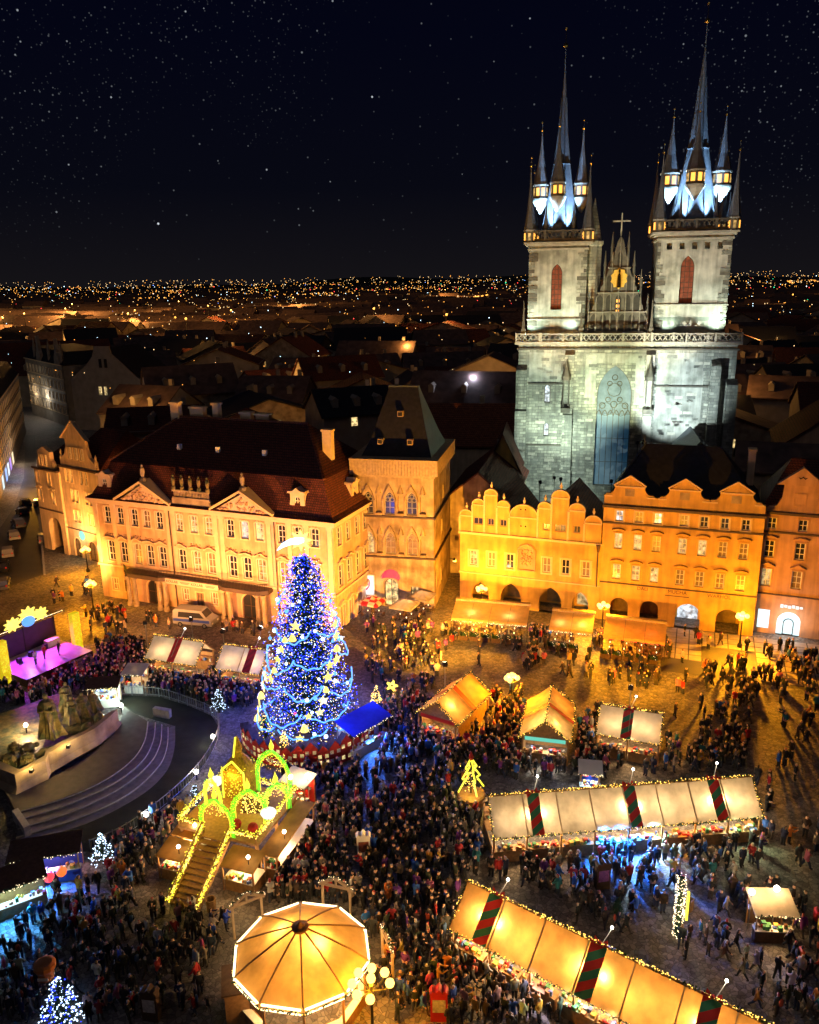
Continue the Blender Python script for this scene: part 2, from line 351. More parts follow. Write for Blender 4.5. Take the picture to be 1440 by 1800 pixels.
def ring(b, ol, t_in, t_out, y0, y1, w, h):
    def sc(k): return [(x*(w+2*k)/w, h/2+(z-h/2)*(h+2*k)/h) for x, z in ol]
    A, C = sc(t_in), sc(t_out); n = len(ol)
    for i in range(n):
        j = (i+1)%n
        b.quad((A[i][0],y0,A[i][1]),(A[j][0],y0,A[j][1]),(C[j][0],y0,C[j][1]),(C[i][0],y0,C[i][1]))
        b.quad((A[i][0],y0,A[i][1]),(A[i][0],y1,A[i][1]),(A[j][0],y1,A[j][1]),(A[j][0],y0,A[j][1]))
        b.quad((C[i][0],y0,C[i][1]),(C[j][0],y0,C[j][1]),(C[j][0],y1,C[j][1]),(C[i][0],y1,C[i][1]))
def win(par, x, z, w, h, kind='rect', nx=2, nz=2, pane='pane', sur='trim', frame='white', y=.2, at=None, brow=None, tracery=False, st=.16, panes=True):
    key = (round(w,2), round(h,2), kind, nx, nz, frame, tracery)
    if key not in _WC:
        b = B(); ol = outline(w, h, kind); ring(b, ol, -.11, 0, 0, .07, w, h)
        def top(xx):
            best = h
            for (xa, za), (xb, zb) in zip(ol[2:], ol[3:]+ol[:1]):
                if min(xa,xb)-1e-6 <= xx <= max(xa,xb)+1e-6 and abs(xa-xb) > 1e-6: best = min(best, za+(zb-za)*(xx-xa)/(xb-xa))
            return best
        zt = h*.6 if tracery else h
        for i in range(1, nx):
            xx = -w/2+w*i/nx; b.box(xx-.045, xx+.045, .005, .06, 0, min(zt, top(xx)))
        for j in range(1, nz): b.box(-w/2, w/2, .012, .055, zt*j/nz-.04, zt*j/nz+.04)
        if tracery:
            rr = w*.2
            if w > 4:
                for i in range(nx):
                    xx = -w/2+w*(i+.5)/nx; b.tube([(xx-w/nx/2,.03,zt-.3),(xx-w/nx*.3,.03,zt+.35),(xx,.03,zt+.7),(xx+w/nx*.3,.03,zt+.35),(xx+w/nx/2,.03,zt-.3)], .07, 4)
                for cx, cz, r0 in ((-w*.33,h*.67,.5),(w*.33,h*.67,.5),(0,h*.68,.55),(-w*.17,h*.72,.42),(w*.17,h*.72,.42),(0,h*.9,.45),(-w*.14,h*.85,.4),(w*.14,h*.85,.4)): b.tube([(cx+r0*math.cos(R_(q)), .03, cz+r0*math.sin(R_(q))) for q in range(0, 361, 45)], .07, 4)
            for cx, cz in ((-w*.22, h*.64), (w*.22, h*.64), (0, h*.8)):
                p = [(cx+rr*math.cos(R_(a)), .03, cz+rr*math.sin(R_(a))) for a in range(0, 361, 45)]; b.tube(p, .05, 4)
        pb = B(); pb.quad(*[(xx, .045, zz) for xx, zz in ol])
        sb = B(); ring(sb, ol, 0, st, -.07-.2, -.2+.03, w, h)
        bb = None
        _WC[key] = (b, pb, sb)
    bs = _WC[key]
    def me(i, m):
        k2 = (key, i, m, st)
        if k2 not in _WC: _WC[k2] = bs[i].mesh(('window', 'pane', 'surround')[i], M[m])
        return _WC[k2]
    if at: ox, oy, an = at; loc = (ox+x*math.cos(an)-y*math.sin(an), oy+x*math.sin(an)+y*math.cos(an), z)
    else: an = 0.; loc = (x, y, z)
    o = put('window', me(0, frame), par, loc, an)
    if panes: put('pane', me(1, pane), o)
    if sur: put('surround', me(2, sur), o)
    if brow:
        k3 = ('brow', brow, round(w,2), round(h,2))
        if k3 not in _WC:
            b = B(); hw = w/2+.3; pts = []
            if brow == 'seg': pts = [(-hw+2*hw*i/8, h+.32+.22*math.sin(math.pi*i/8)) for i in range(9)]
            elif brow == 'wave': pts = [(-hw,h+.35),(-hw*.7,h+.38),(-hw*.4,h+.6),(0,h+.72),(hw*.4,h+.6),(hw*.7,h+.38),(hw,h+.35)]
            elif brow == 'gable': pts = [(-hw,h+.3),(0,h+.75),(hw,h+.3)]
            elif brow == 'hood': pts = [(-hw*.9,h*.62),(-hw*.6,h*.95),(0,h+.85),(hw*.6,h*.95),(hw*.9,h*.62)]
            for p, q in zip(pts[:-1], pts[1:]):
                b.a([(p[0],-.55,p[1]),(q[0],-.55,q[1]),(q[0],-.55,q[1]+.14),(p[0],-.55,p[1]+.14),(p[0],-.17,p[1]),(q[0],-.17,q[1]),(q[0],-.17,q[1]+.14),(p[0],-.17,p[1]+.14)],
                    [(0,1,2,3),(7,6,5,4),(0,4,5,1),(3,2,6,7),(0,3,7,4),(1,5,6,2)])
            _WC[k3] = b
        k4 = (k3, sur)
        if k4 not in _WC: _WC[k4] = _WC[k3].mesh('hood_mould', M[sur or 'trim'])
        put('hood_mould', _WC[k4], o)
    return o
# ------------------------------------------------------------------ ground
def cobble():
    m = bpy.data.materials.new('cobbles'); m.use_nodes = True; nt = m.node_tree; n = nt.nodes; l = nt.links; p = n['Principled BSDF']
    t = n.new('ShaderNodeTexCoord'); v = n.new('ShaderNodeTexVoronoi'); v.inputs['Scale'].default_value = 3.2; l.new(t.outputs['Object'], v.inputs['Vector'])
    v2 = n.new('ShaderNodeTexVoronoi'); v2.feature = 'DISTANCE_TO_EDGE'; v2.inputs['Scale'].default_value = 3.2; l.new(t.outputs['Object'], v2.inputs['Vector'])
    z = n.new('ShaderNodeTexNoise'); z.inputs['Scale'].default_value = .12; z.inputs['Detail'].default_value = 8; l.new(t.outputs['Object'], z.inputs['Vector'])
    r = n.new('ShaderNodeValToRGB'); l.new(z.outputs[0], r.inputs[0]); r.color_ramp.elements[0].position = .3; r.color_ramp.elements[0].color = (.12, .108, .10, 1)
    r.color_ramp.elements[1].position = .7; r.color_ramp.elements[1].color = (.27, .235, .205, 1)
    s = n.new('ShaderNodeSeparateColor'); l.new(v.outputs['Color'], s.inputs[0]); mr = n.new('ShaderNodeMapRange'); l.new(s.outputs[0], mr.inputs[0]); mr.inputs[3].default_value = .55; mr.inputs[4].default_value = 1.35
    mx = n.new('ShaderNodeMixRGB'); mx.blend_type = 'MULTIPLY'; mx.inputs[0].default_value = 1; l.new(r.outputs[0], mx.inputs[1]); l.new(mr.outputs[0], mx.inputs[2])
    e = n.new('ShaderNodeMapRange'); l.new(v2.outputs['Distance'], e.inputs[0]); e.inputs[2].default_value = .09; e.inputs[3].default_value = .4
    m2 = n.new('ShaderNodeMixRGB'); m2.blend_type = 'MULTIPLY'; m2.inputs[0].default_value = 1; l.new(mx.outputs[0], m2.inputs[1]); l.new(e.outputs[0], m2.inputs[2]); l.new(m2.outputs[0], p.inputs['Base Color'])
    p.inputs['Roughness'].default_value = .68; p.inputs['Specular IOR Level'].default_value = .3
    bp = n.new('ShaderNodeBump'); bp.inputs['Strength'].default_value = .6; bp.inputs['Distance'].default_value = .05; l.new(e.outputs[0], bp.inputs['Height']); l.new(bp.outputs[0], p.inputs['Normal'])
    return m
M['cobble'] = cobble()
M['asphalt'] = mat('asphalt', (.06, .055, .05), rough=.6, var=.3, scale=.4, bump=.2, bscale=30)
M['slab'] = mat('pale_paving', (.34, .29, .24), rough=.6, var=.25, scale=1.5, bump=.15)
g = B(); g.quad((-6000,-300,0),(6000,-300,0),(6000,9000,0),(-6000,9000,0)); g.ob('ground', M['cobble'], kind='structure')
# low hills on the far horizon
hb = B(); pts = []
for i in range(61):
    x = -3600+120*i; z = 18+30*(.5+.5*math.sin(i*.21+1.2))+10*math.sin(i*.73)
    pts.append((x, z))
hb.a([(x, 4200, -2) for x, z in pts]+[(x, 4700, max(4, z)) for x, z in pts]+[(x, 6000, -2) for x, z in pts],
     [(i,i+1,62+i,61+i) for i in range(60)]+[(61+i,62+i,123+i,122+i) for i in range(60)])
hb.ob('hills', mat('dark_hillside', (.03, .035, .025), var=.4, scale=.01), kind='structure')
# side street on the left with kerbs
rd = B(); rp = [Z(-10,1040,.004), Z(75,1010,.004), Z(66,905,.004), Z(64,840,.004), Z(62,765,.004), Z(45,765,.004), Z(42,840,.004), Z(25,890,.004), Z(-20,960,.004)]
rd.quad(*rp); road = rd.ob('road', M['asphalt'], kind='structure')
kb = B(); kb.bar(Z(75,1010,.06)+Vector((.3,0,0)), Z(66,905,.06)+Vector((.3,0,0)), .3, .12); kb.ob('kerb', M['granite'], road)
# ------------------------------------------------------------------ twin-towered church
CH = thing('gothic_church', 'floodlit gothic stone church with two tall spired towers behind the house row', 'church', (35.23, 135, 0), R_(-12))
cb = B()
ops = [(-1.15, 7.5, 5.6, 20.3, 'point'), (-12.1, 21.6, 1.0, 3.0, 'round'), (-12.1, 15.9, .9, 2.2, 'round'), (7.9, 25.2, .9, 2.9, 'rect'), (-12.3, 6.0, 1.1, 2.6, 'rect')]
wall(cb, -17.0, 17.4, 0, 31.2, ops, 0, .9)
cb.box(-17.0, 17.4, .92, 12, 0, 31.2); cb.ob('front_wall', M['church'], CH)
pl = B()   # smoother rendered fields standing slightly proud
pl.box(-6.0, -4.2, -.06, .1, 21.5, 29.8); pl.box(2.0, 3.4, -.06, .1, 21.5, 29.8); pl.box(-4.2, 2.0, -.06, .1, 28.2, 29.8); pl.box(-15.2, -10.0, -.05, .1, 24.9, 29.9); pl.box(5.4, 12.6, -.05, .1, 14.6, 29.9)
pl.ob('rendered_panel', M['churchp'], CH)
def buttress(x, w, d, z1, m='church', steps=3):
    b = B()
    for i in range(steps):
        za = z1*i/steps; zb = z1*(i+1)/steps; dd = d*(1-.22*i)
        b.box(x-w/2+.04*i, x+w/2-.04*i, -dd, 0.05, za, zb)
        b.a([(x-w/2+.04*i,-dd,zb),(x+w/2-.04*i,-dd,zb),(x+w/2-.04*i,-.01,zb+.8),(x-w/2+.04*i,-.01,zb+.8),(x-w/2+.04*i,-.01,zb),(x+w/2-.04*i,-.01,zb)], [(0,1,2,3),(0,3,4),(1,5,2)])
    b.ob('buttress', M[m], CH)
buttress(-16.4, 2.0, 2.6, 27, steps=4); buttress(-8.6, 1.7, 1.6, 29.6); buttress(4.2, 1.5, 1.5, 29.6, 'lstone'); buttress(14.3, 1.6, 2.4, 28); buttress(16.9, 1.8, 2.0, 25, steps=2)
for x in (-9.0, 4.2):   # statue niches on the two inner buttresses
    b = B(); b.box(x-.75, x+.75, -1.95, -1.2, 20.2, 21); b.cyl((x-.45,-1.6,21),(x-.45,-1.6,25.6), .12); b.cyl((x+.45,-1.6,21),(x+.45,-1.6,25.6), .12); b.lathe([(.75,25.6),(.8,26.2),(.3,27.6),(.05,29)], 6, (x,-1.6,0)); b.ob('canopied_niche', M['dstone'], CH)
bxs('string_course', 'dstone', CH, *[(x0, x1, -.28, .02, z, z+.28) for x0, x1, z in ((-15.3,-9.6,24.6),(5.1,13.4,24.4),(-15.3,-9.6,14.2),(-17.3,17.7,30.3))])
# single ashlar blocks standing out of the wall, many of them blackened
M['soot'] = mat('sooty_ashlar', (.2, .2, .17), var=.4, scale=2, bump=.4); M['pale'] = mat('pale_ashlar', (.56, .52, .42), var=.3, scale=2, bump=.4); M['mid'] = mat('grey_ashlar', (.34, .33, .28), var=.3, scale=2, bump=.4)
_bk = [[B().box(0, w, -.05-.012*i, .05, 0, h).mesh('stone', M[m]) for i, (w, h) in enumerate(((.9,.42),(1.25,.46),(.6,.4),(1.6,.5)))] for m in ('soot', 'mid', 'pale')]
rs = random.Random(17); tk = set()
for k in range(290):
    x = rs.choice((rs.uniform(-15.2,-9.8), rs.uniform(-7.6,-4.6), rs.uniform(2.3,3.2), rs.uniform(5.2,13.2), rs.uniform(5.2,13.2))); r = rs.randrange(8, 59); c_ = int(x/1.7)
    if (r, c_) in tk or (-13.4 < x < -10.6 and (15 < r*.5 < 19 or 21 < r*.5 < 25.2)) or (6.4 < x < 8.9 and 24.7 < r*.5 < 28.5) or abs(r*.5-24.5) < .6 or abs(r*.5-14.3) < .5 or (-5.2 < x < -4 and r*.5 > 8): continue
    tk.add((r, c_)); put('stone', rs.choice(_bk[rs.choices((0,1,2), (4,3,3))[0]]), CH, (x, -.0, r*.5+.02))
win(CH, -1.15, 7.5, 5.6, 20.3, 'point', 6, 3, 'pane_ch', 'lstone', 'dstone', y=.78, tracery=True, st=.45)
# coloured glass of the great window, lit from within
gm = bpy.data.materials.new('stained_glass'); gm.use_nodes = True; n_ = gm.node_tree.nodes; l_ = gm.node_tree.links; p_ = n_['Principled BSDF']
t_ = n_.new('ShaderNodeTexCoord'); v_ = n_.new('ShaderNodeTexVoronoi'); v_.inputs['Scale'].default_value = 1.4; l_.new(t_.outputs['Object'], v_.inputs['Vector'])
r_ = n_.new('ShaderNodeValToRGB'); sc_ = n_.new('ShaderNodeSeparateColor'); l_.new(v_.outputs['Color'], sc_.inputs[0]); l_.new(sc_.outputs[0], r_.inputs[0])
r_.color_ramp.elements[0].color = (.02, .16, .35, 1); r_.color_ramp.elements[1].color = (.5, .8, 1, 1); r_.color_ramp.elements[1].position = .95; e = r_.color_ramp.elements.new(.6); e.color = (.05, .25, .45, 1)
p_.inputs['Base Color'].default_value = (.2, .26, .31, 1); p_.inputs['Roughness'].default_value = .15; l_.new(r_.outputs[0], p_.inputs['Emission Color']); p_.inputs['Emission Strength'].default_value = .11
b = B(); b.box(-3.85, 1.55, .8, .815, 7.6, 19.6); b.ob('stained_glass', gm, CH)
for x, z, w, h, k in ops[1:4]: win(CH, x, z, w, h, k, 1, 2, 'pane_c', 'lstone', 'dstone', y=.3)
gm2 = mat('teal_lit_glass', (.05, .2, .25), emit=(.1, .5, .7), es=.35)
# balustrade with crossed tracery
def balus(x0, x1, y, z0, z1, name='balustrade', m='lstone', step=.8, par=None):
    b = B(); b.box(x0, x1, y-.14, y+.14, z0, z0+.16); b.box(x0, x1, y-.16, y+.16, z1-.18, z1); n = max(1, int((x1-x0)/step)); s = (x1-x0)/n
    for i in range(n):
        xa = x0+i*s; b.bar((xa,y,z0+.1),(xa+s,y,z1-.1), .1, .13); b.bar((xa+s,y,z0+.1),(xa,y,z1-.1), .1, .12)
    for i in range(0, n+1, 4): b.box(x0+i*s-.14, x0+i*s+.14, y-.2, y+.2, z0-.1, z1+.1)
    b.ob(name, M[m], par if par is not None else CH)
b = B(); b.box(-17.6, 18.0, -.75, 12.4, 31.2, 31.65); b.ob('terrace_slab', M['lstone'], CH)
for x0, x1 in ((-17.4,-13.6),(-13.3,-7.2),(-6.9,3.9),(4.2,9.2),(9.5,13.6),(13.9,17.8)): balus(x0, x1, -.5, 31.65, 33.0)
for s in (0, 1):
    b = B(); x = -17.3 if not s else 17.7; b.T = Matrix.Translation((x, -.5, 0)) @ Matrix.Rotation(R_(90), 4, 'Z'); 
    b.box(0, 12, -.14, .14, 31.65, 31.8); b.box(0, 12, -.14, .14, 32.85, 33.0)
    for i in range(14): b.bar((.85*i,0,31.7),(.85*i+.85,0,32.9), .1, .1); b.bar((.85*i+.85,0,31.7),(.85*i,0,32.9), .1, .1)
    b.ob('balustrade', M['lstone'], CH)
# towers
gw = glow('turret_lantern', (1, .42, .06), 2.2)
def turret(cx, cy, z0, r, hd, hc, console, n=8):
    b = B(); b.lathe([(r, z0), (r, z0+hd)], n, (cx, cy, 0))
    b.c = 1
    if console: b.lathe([(.15, z0-2.2), (r*.55, z0-1.3), (r*1.05, z0-.35), (r*1.12, z0)], n, (cx, cy, 0))
    b.lathe([(r*1.14, z0+hd), (r*1.14, z0+hd+.22), (r*1.02, z0+hd+.3)], n, (cx, cy, 0)); b.lathe([(r*1.14, z0+.02), (r*1.14, z0+.2)], n, (cx, cy, 0))
    b.c = 2; b.lathe([(r*1.05, z0+hd+.3), (r*.55, z0+hd+hc*.35), (r*.2, z0+hd+hc*.72), (.07, z0+hd+hc)], n, (cx, cy, 0)); b.cyl((cx,cy,z0+hd+hc-.3),(cx,cy,z0+hd+hc+1.3), .05, .03, 5)
    o = b.ob('turret', [M['dstone'], M['lstone'], M['spire']], CH)
    B().ball((cx, cy, z0+hd+hc+.2), .2, 6, 4).ob('gilded_ball', M['gold'], o); B().ball((cx, cy, z0+hd+hc+1.4), .13, 6, 4).ob('gilded_ball', M['gold'], o)
    for i in range(n):
        a = 2*math.pi*(i+.5)/n; c, s = math.cos(a), math.sin(a); rr = r*.955
        if s > .3: continue
        b = B(); w = r*.23; q = lambda t, z, e: (cx+c*rr*e-s*t, cy+s*rr*e+c*t, z)
        zz0, zz1 = z0+hd*.28, z0+hd*.86
        b.a([q(-w,zz0,1.0),q(w,zz0,1.0),q(w,zz1,1.0),q(-w,zz1,1.0),q(-w,zz0,1.04),q(w,zz0,1.04),q(w,zz1,1.04),q(-w,zz1,1.04)], [(4,5,6,7),(0,1,5,4),(1,2,6,5),(2,3,7,6),(3,0,4,7)])
        b.ob('lantern_window', gw if i % 3 != 1 else M['pane_y'], o)
def tower(u0, u1, zt, ztip, wu, wz0, wz1, ww, frieze):
    cx = (u0+u1)/2; y0, y1 = 1.4, 1.4+(u1-u0); cyy = (y0+y1)/2
    b = B(); wall(b, u0, u1, 31.65, zt, [(wu, wz0, ww, wz1-wz0, 'point')]+[(u0+1.7+i*((u1-u0)-3.4)/4, zt-2.55, .8, 1.0, 'rect') for i in range(5 if frieze else 0)], y0, .8)
    b.box(u0, u1, y0+.82, y1, 31.65, zt); b.c = 1
    rng = random.Random(int(u0*10))
    z = 31.7
    while z < zt-1.2:      # long and short quoins, some of them dark
        h = rng.uniform(.5, .75)
        for s in (0, 1):
            w = rng.choice((.5, .95, 1.5)); b.c = rng.choice((1, 1, 2))
            xa = u0-.05 if not s else u1-w+.05; b.box(xa, xa+w, y0-.06-.01*s, y0+.4, z, z+h-.05)
        z += h
    tw = b.ob('tower', [M['churchp'], M['church'], M['dstone']], CH)
    sz = 37.15 if frieze else 35.0; bxs('cornice', 'lstone', tw, (u0-.18, u1+.18, y0-.18, y1, sz, sz+.25), (u0-.25, u1+.25, y0-.25, y1+.2, zt-1.15, zt-.85), (u0-.55, u1+.55, y0-.55, y1+.4, zt-.5, zt-.2), (u0-.85, u1+.85, y0-.85, y1+.7, zt-.2, zt+.12))
    win(CH, wu, wz0, ww, wz1-wz0, 'point', 3, 9, 'louvre', 'lstone', 'darkwood', y=y0+.45, st=.5, tracery=False)
    b = B(); b.box(u0-.5, u1+.5, y0-.5, y1+.5, zt+.12, zt+.5); b.ob('parapet_walk', M['dstone'], tw)
    for k, (xa, xb, yy) in enumerate(((u0-.4, u1+.4, y0-.45), (u0-.4, u1+.4, y1+.4))): balus(xa, xb, yy, zt+.5, zt+1.9, 'parapet', 'dstone', .7, tw)
    b = B()
    for xx in (u0-.4, u1+.4):
        b.box(xx-.12, xx+.12, y0-.4, y1+.4, zt+.5, zt+.66); b.box(xx-.13, xx+.13, y0-.4, y1+.4, zt+1.72, zt+1.9)
        for i in range(12): ya = y0-.4+i*(y1-y0+.8)/12; b.bar((xx,ya,zt+.6),(xx,ya+(y1-y0+.8)/12,zt+1.8), .1, .1)
    b.ob('parapet', M['dstone'], tw)
    zb = zt+.5; hw = (u1-u0)*.35
    H_ = ztip-zb
    b = B(); prof = [(hw*1.06, 0), (hw*.98, 1.0), (hw*.64, H_*.24), (hw*.38, H_*.42), (hw*.22, H_*.58), (hw*.12, H_*.74), (.12, H_*.87), (.05, H_)]
    b.lathe([(r, zb+z) for r, z in prof], 8, (cx, cyy, 0), R_(22.5)); b.c = 1
    for i in range(8):
        a = R_(22.5+45*i); pp = [(cx+math.cos(a)*r*1.02, cyy+math.sin(a)*r*1.02, zb+z) for r, z in prof[:6]]; b.tube(pp, .09, 4)
    zr = zb+H_*.40; b.lathe([(hw*.44, zr-.12), (hw*.46, zr+.08), (hw*.42, zr+.15)], 8, (cx, cyy, 0), R_(22.5))
    sp = b.ob('spire', [M['spire'], M['slate']], CH)
    b = B(); b.ball((cx, cyy, ztip-.1), .38, 8, 5); b.cyl((cx,cyy,ztip),(cx,cyy,ztip+2.3), .06, .03, 5); b.ball((cx, cyy, ztip+2.2), .22, 6, 4); b.ob('gilded_finial', M['gold'], sp)
    for sx, sy in ((-1,0),(1,0),(-.12,-1),(0,1)): turret(cx+sx*hw*1.02, cyy+sy*hw*1.02, zb+6.4, hw*.36, 2.1, 8.2, True)
    for sx in (-1, 1):
        for sy in (-1, 1): turret(cx+sx*(u1-u0)*.5, cyy+sy*(y1-y0)*.5, zb-.6, .92, 1.9, 9.6, False, 6)
    for sx, sy in ((-1,0),(1,0),(-.45,-1),(.5,-1)): b = B(); px_, py_ = cx+sx*(u1-u0)*.5, cyy+sy*(y1-y0)*.5; b.cyl((px_,py_,zb),(px_,py_,zb+1.8), .3, .26, 6); b.lathe([(.34,zb+1.8),(.2,zb+3.0),(.04,zb+5.6)], 6, (px_,py_,0)); b.ob('pinnacle', M['spire'], tw)
    # small floodlights standing on the parapet walk, aimed up the spire
    for dx in (-1, 1):
        b = B(); p = (cx+dx*hw*.62, cyy-hw-.75, zb+.25); b.cb(p[0], p[1], p[2]-.25, .5, .35, .4); b.ob('spire_floodlight', M['iron'], tw)
        lamp('spire_flood', 'SPOT', (p[0], p[1], p[2]+.3), 42000, (.34, .62, 1), CH, (cx+dx*hw*.2, cyy-.5, zb+10), 50, .95, .1)
    for dx in (-1, 1): lamp('spire_flood', 'SPOT', (cx+dx*(hw+1.3), cyy-hw*.4, zb+.5), 24000, (.36, .66, 1), CH, (cx+dx*hw*.3, cyy, zb+11), 55, .8, .1)
    return cx, y0
tower(-15.7, -6.5, 47.2, 76.8, -11.2, 36.7, 43.9, 1.75, False)
tower(4.4, 15.4, 48.3, 79.0, 9.1, 37.5, 44.8, 2.1, True)
b = B(); b.lathe([(1.5, 31.65), (1.5, 46.6), (1.75, 46.9), (1.75, 47.4), (1.4, 47.5), (.9, 50), (.05, 54)], 8, (-5.6, 4.4, 0), R_(22.5)); b.ob('stair_turret', M['church'], CH)
for x, z in ((-16.3, 31.65), (-7.0, 31.65), (4.0, 31.65)):
    b = B(); b.box(x-.35, x+.35, -.4, .3, z, z+2.2); b.lathe([(.4, z+2.2), (.26, z+3.4), (.06, z+6.6)], 4, (x, -.05, 0), R_(45)); b.ob('pinnacle', M['dstone'], CH)
# central gable
gb = B(); gb.pxz([(-6.3,33.3),(3.7,33.3),(3.7,34.0),(1.9,38.8),(.8,41.4),(-.2,44.2),(-.9,47.2),(-1.35,48.0),(-1.8,47.2),(-2.5,44.2),(-3.5,41.4),(-4.6,38.8),(-6.3,34.0)], .9, 1.9)
gb.box(-6.9, 4.2, .6, 2.2, 31.65, 33.3); gb.c = 1
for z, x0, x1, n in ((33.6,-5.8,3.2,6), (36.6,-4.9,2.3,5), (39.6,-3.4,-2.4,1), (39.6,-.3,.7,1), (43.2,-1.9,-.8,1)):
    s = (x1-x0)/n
    for i in range(n): gb.a([(x+x0+i*s+s/2, .86, z+zz) for x, zz in outline(s*.68, 2.4, 'point', 4)], [tuple(range(11))])  # flat dark faces stand for niches; their shade is in the colour
gb.c = 2
for i in range(9): xx = -5.9+i*1.15; zt = min(46.5, 47.6-abs(xx+1.3)*2.9); gb.cyl((xx,.76,33.3),(xx,.76,zt), .12, .09, 5); gb.lathe([(.2,zt),(.12,zt+.5),(.03,zt+1.3)], 5, (xx,.76,0))
for z, w in ((36.2,4.6),(39.2,3.4),(43.0,1.7)): gb.box(-1.3-w, -1.3+w, .7, .9, z, z+.18)
for i in range(9):
    for s_ in (-1, 1): z = 34.2+i*1.5; gb.octa((-1.35+s_*max(.3, 4.9-(z-34.0)*.36), 1.2, z), .26)
gb.c = 0
gable = gb.ob('gable', [M['dstone'], mat('niche_shade', (.05, .045, .035), var=.4), mat('carved_gable_stone', (.27, .24, .19), var=.3)], CH)
for k, (xx, zz) in enumerate(((-5.9,34.5),(-4.8,38.3),(-3.6,41.2),(-2.6,44.0),(-.1,44.0),(.9,41.2),(2.1,38.3),(3.3,34.5))):
    b = B(); b.cyl((xx,1.4,zz-1),(xx,1.4,zz+2.2), .24, .2, 6); b.lathe([(.28, zz+2.2), (.16, zz+3.0), (.04, zz+4.6)], 6, (xx,1.4,0)); b.ob('pinnacle', M['dstone'], gable)
b = B(); b.bar((-1.35,1.4,48),(-1.35,1.4,51.4), .2); b.bar((-2.7,1.4,50.2),(0.0,1.4,50.2), .22, .2); b.ob('cross', M['lstone'], gable)
b = B(); n = 20
b.pxz([(-1.35+1.35*(1 if i%2 else .82)*math.cos(2*math.pi*i/n), 41.5+1.65*(1 if i%2 else .85)*math.sin(2*math.pi*i/n)) for i in range(n)], .55, .7); b.ob('gilded_halo', mat('bright_gilding', (.95, .62, .12), rough=.5, metal=.3, var=.2, scale=5), gable)
b = B(); b.lathe([(.42,40.1),(.38,41.2),(.3,42.0),(.12,42.3),(.2,42.5),(.2,42.7),(.04,42.9)], 8, (-1.35,.4,0)); b.ob('gilded_statue', M['gold'], gable)
for z in (36.2, 37.0, 37.8):
    b = B(); b.cb(-1.35, .8, z, .5, .1, .45); b.ob('lit_opening', gw, gable)
b = B(); b.a([(-7,3,30),(4.5,3,30),(-1.25,3,46.5),(-7,46,30),(4.5,46,30),(-1.25,46,46.5)], [(0,1,2),(3,5,4),(0,2,5,3),(1,4,5,2)]); b.box(-11, 9, 12.5, 46, 0, 30); b.ob('nave', [M['tile']], CH)
# church floodlights on the terrace and on the roofs in front
def flood(par, loc, tgt, e, col, ang=70, name='floodlight'):
    b = B(); d = (Vector(tgt)-Vector(loc)).normalized(); p = Vector(loc)-d*.35
    b.cyl(p-d*.25, p+d*.22, .2, .28, 8); b.box(p.x-.05, p.x+.05, p.y-.05, p.y+.05, p.z-(.7 if p.z > 20 else p.z), p.z)
    b.ob(name, M['iron'], par); lamp('flood_beam', 'SPOT', loc, e, col, par, tgt, ang, .7, .12)
for x, tx, e in ((-15.9,-12.5,4200), (-8.0,-10.5,1500), (6.0,8.0,1500), (15.0,12.2,4200)): flood(CH, (x, -.3+.2*random.random(), 32.5), (tx, 1.4, 42), e, (.74, 1, .84), 100, 'terrace_floodlight')
for a_, t_, e_, c_, g_ in (((-9,-16,12.5),(-9,0,22),23000,(.78,1,.80),70), ((-1.5,-16,12.5),(-1.0,0,27),36000,(.9,1,.58),54), ((-10,-16,12.5),(-12,0,10),9000,(.75,.98,.9),85), ((3.0,-13.5,18),(8.5,0,23),28000,(.74,.94,1),62), ((-12,-18,12.5),(-11,1.4,43),46000,(1,.96,.66),45), ((2.2,-13.5,18),(10,1.4,44),48000,(1,.95,.76),50)): flood(CH, a_, t_, e_, c_, g_)
flood(CH, (12.5,-5,12.5), (11,0,12), 1500, (.8,.9,1), 110)
flood(CH, (-1.3, -.15, 32.4), (-1.2, 1.2, 42), 300, (1, .8, .5), 70)
# ------------------------------------------------------------------ Baroque palace
K = fr('baroque_palace', 'pink stucco palace with two pediments and red mansard roof behind the lit fir tree', 'palace', (-42.9, 107.2), (-9.2, 93.5))
KL, KD = 36.4, 17.
ux = [2.35, 4.5, 6.85, 8.87, 10.9, 14.05, 16.35, 18.6, 21.85, 24.0, 26.15, 29.3, 31.6, 33.9]
opu = [(x, 10.85, 1.15, 2.35, 'seg') for x in ux]; opl = [(x, 5.5, 1.25, 2.9, 'seg') for x in ux]
opg = [(x, 1.2, 1.0, 1.7, 'rect') for x in (2.35, 4.5, 14.05, 18.6, 29.3, 31.6, 33.9)]+[(8.87, 0, 2.3, 3.4, 'round'), (24.0, 0, 2.3, 3.4, 'round'), (16.35, 0, 1.2, 2.6, 'rect')]
kb_ = B(); wall(kb_, 0, KL, 0, 14.0, opu+opl+opg, 0, .3)
kb_.T = Matrix.Translation((KL, 0, 0)) @ Matrix.Rotation(R_(90), 4, 'Z'); sx = [1.6, 4.0, 6.6, 9.0, 11.6, 14.2]
wall(kb_, 0, KD, 0, 14.0, [(x, 10.85, 1.15, 2.35, 'seg') for x in sx]+[(x, 5.5, 1.25, 2.9, 'seg') for x in sx]+[(x, 0, 1.4, 2.9, 'rect') for x in (1.6, 4.0, 6.6, 9.0)], 0, .3); kb_.T = None
kb_.box(.3, KL-.32, .32, KD, 0, 14.0); kb_.box(0, .29, .02, KD, 0, 14.0)
kwall = kb_.ob('wall', M['kinsky'], K)
rk = random.Random(3)
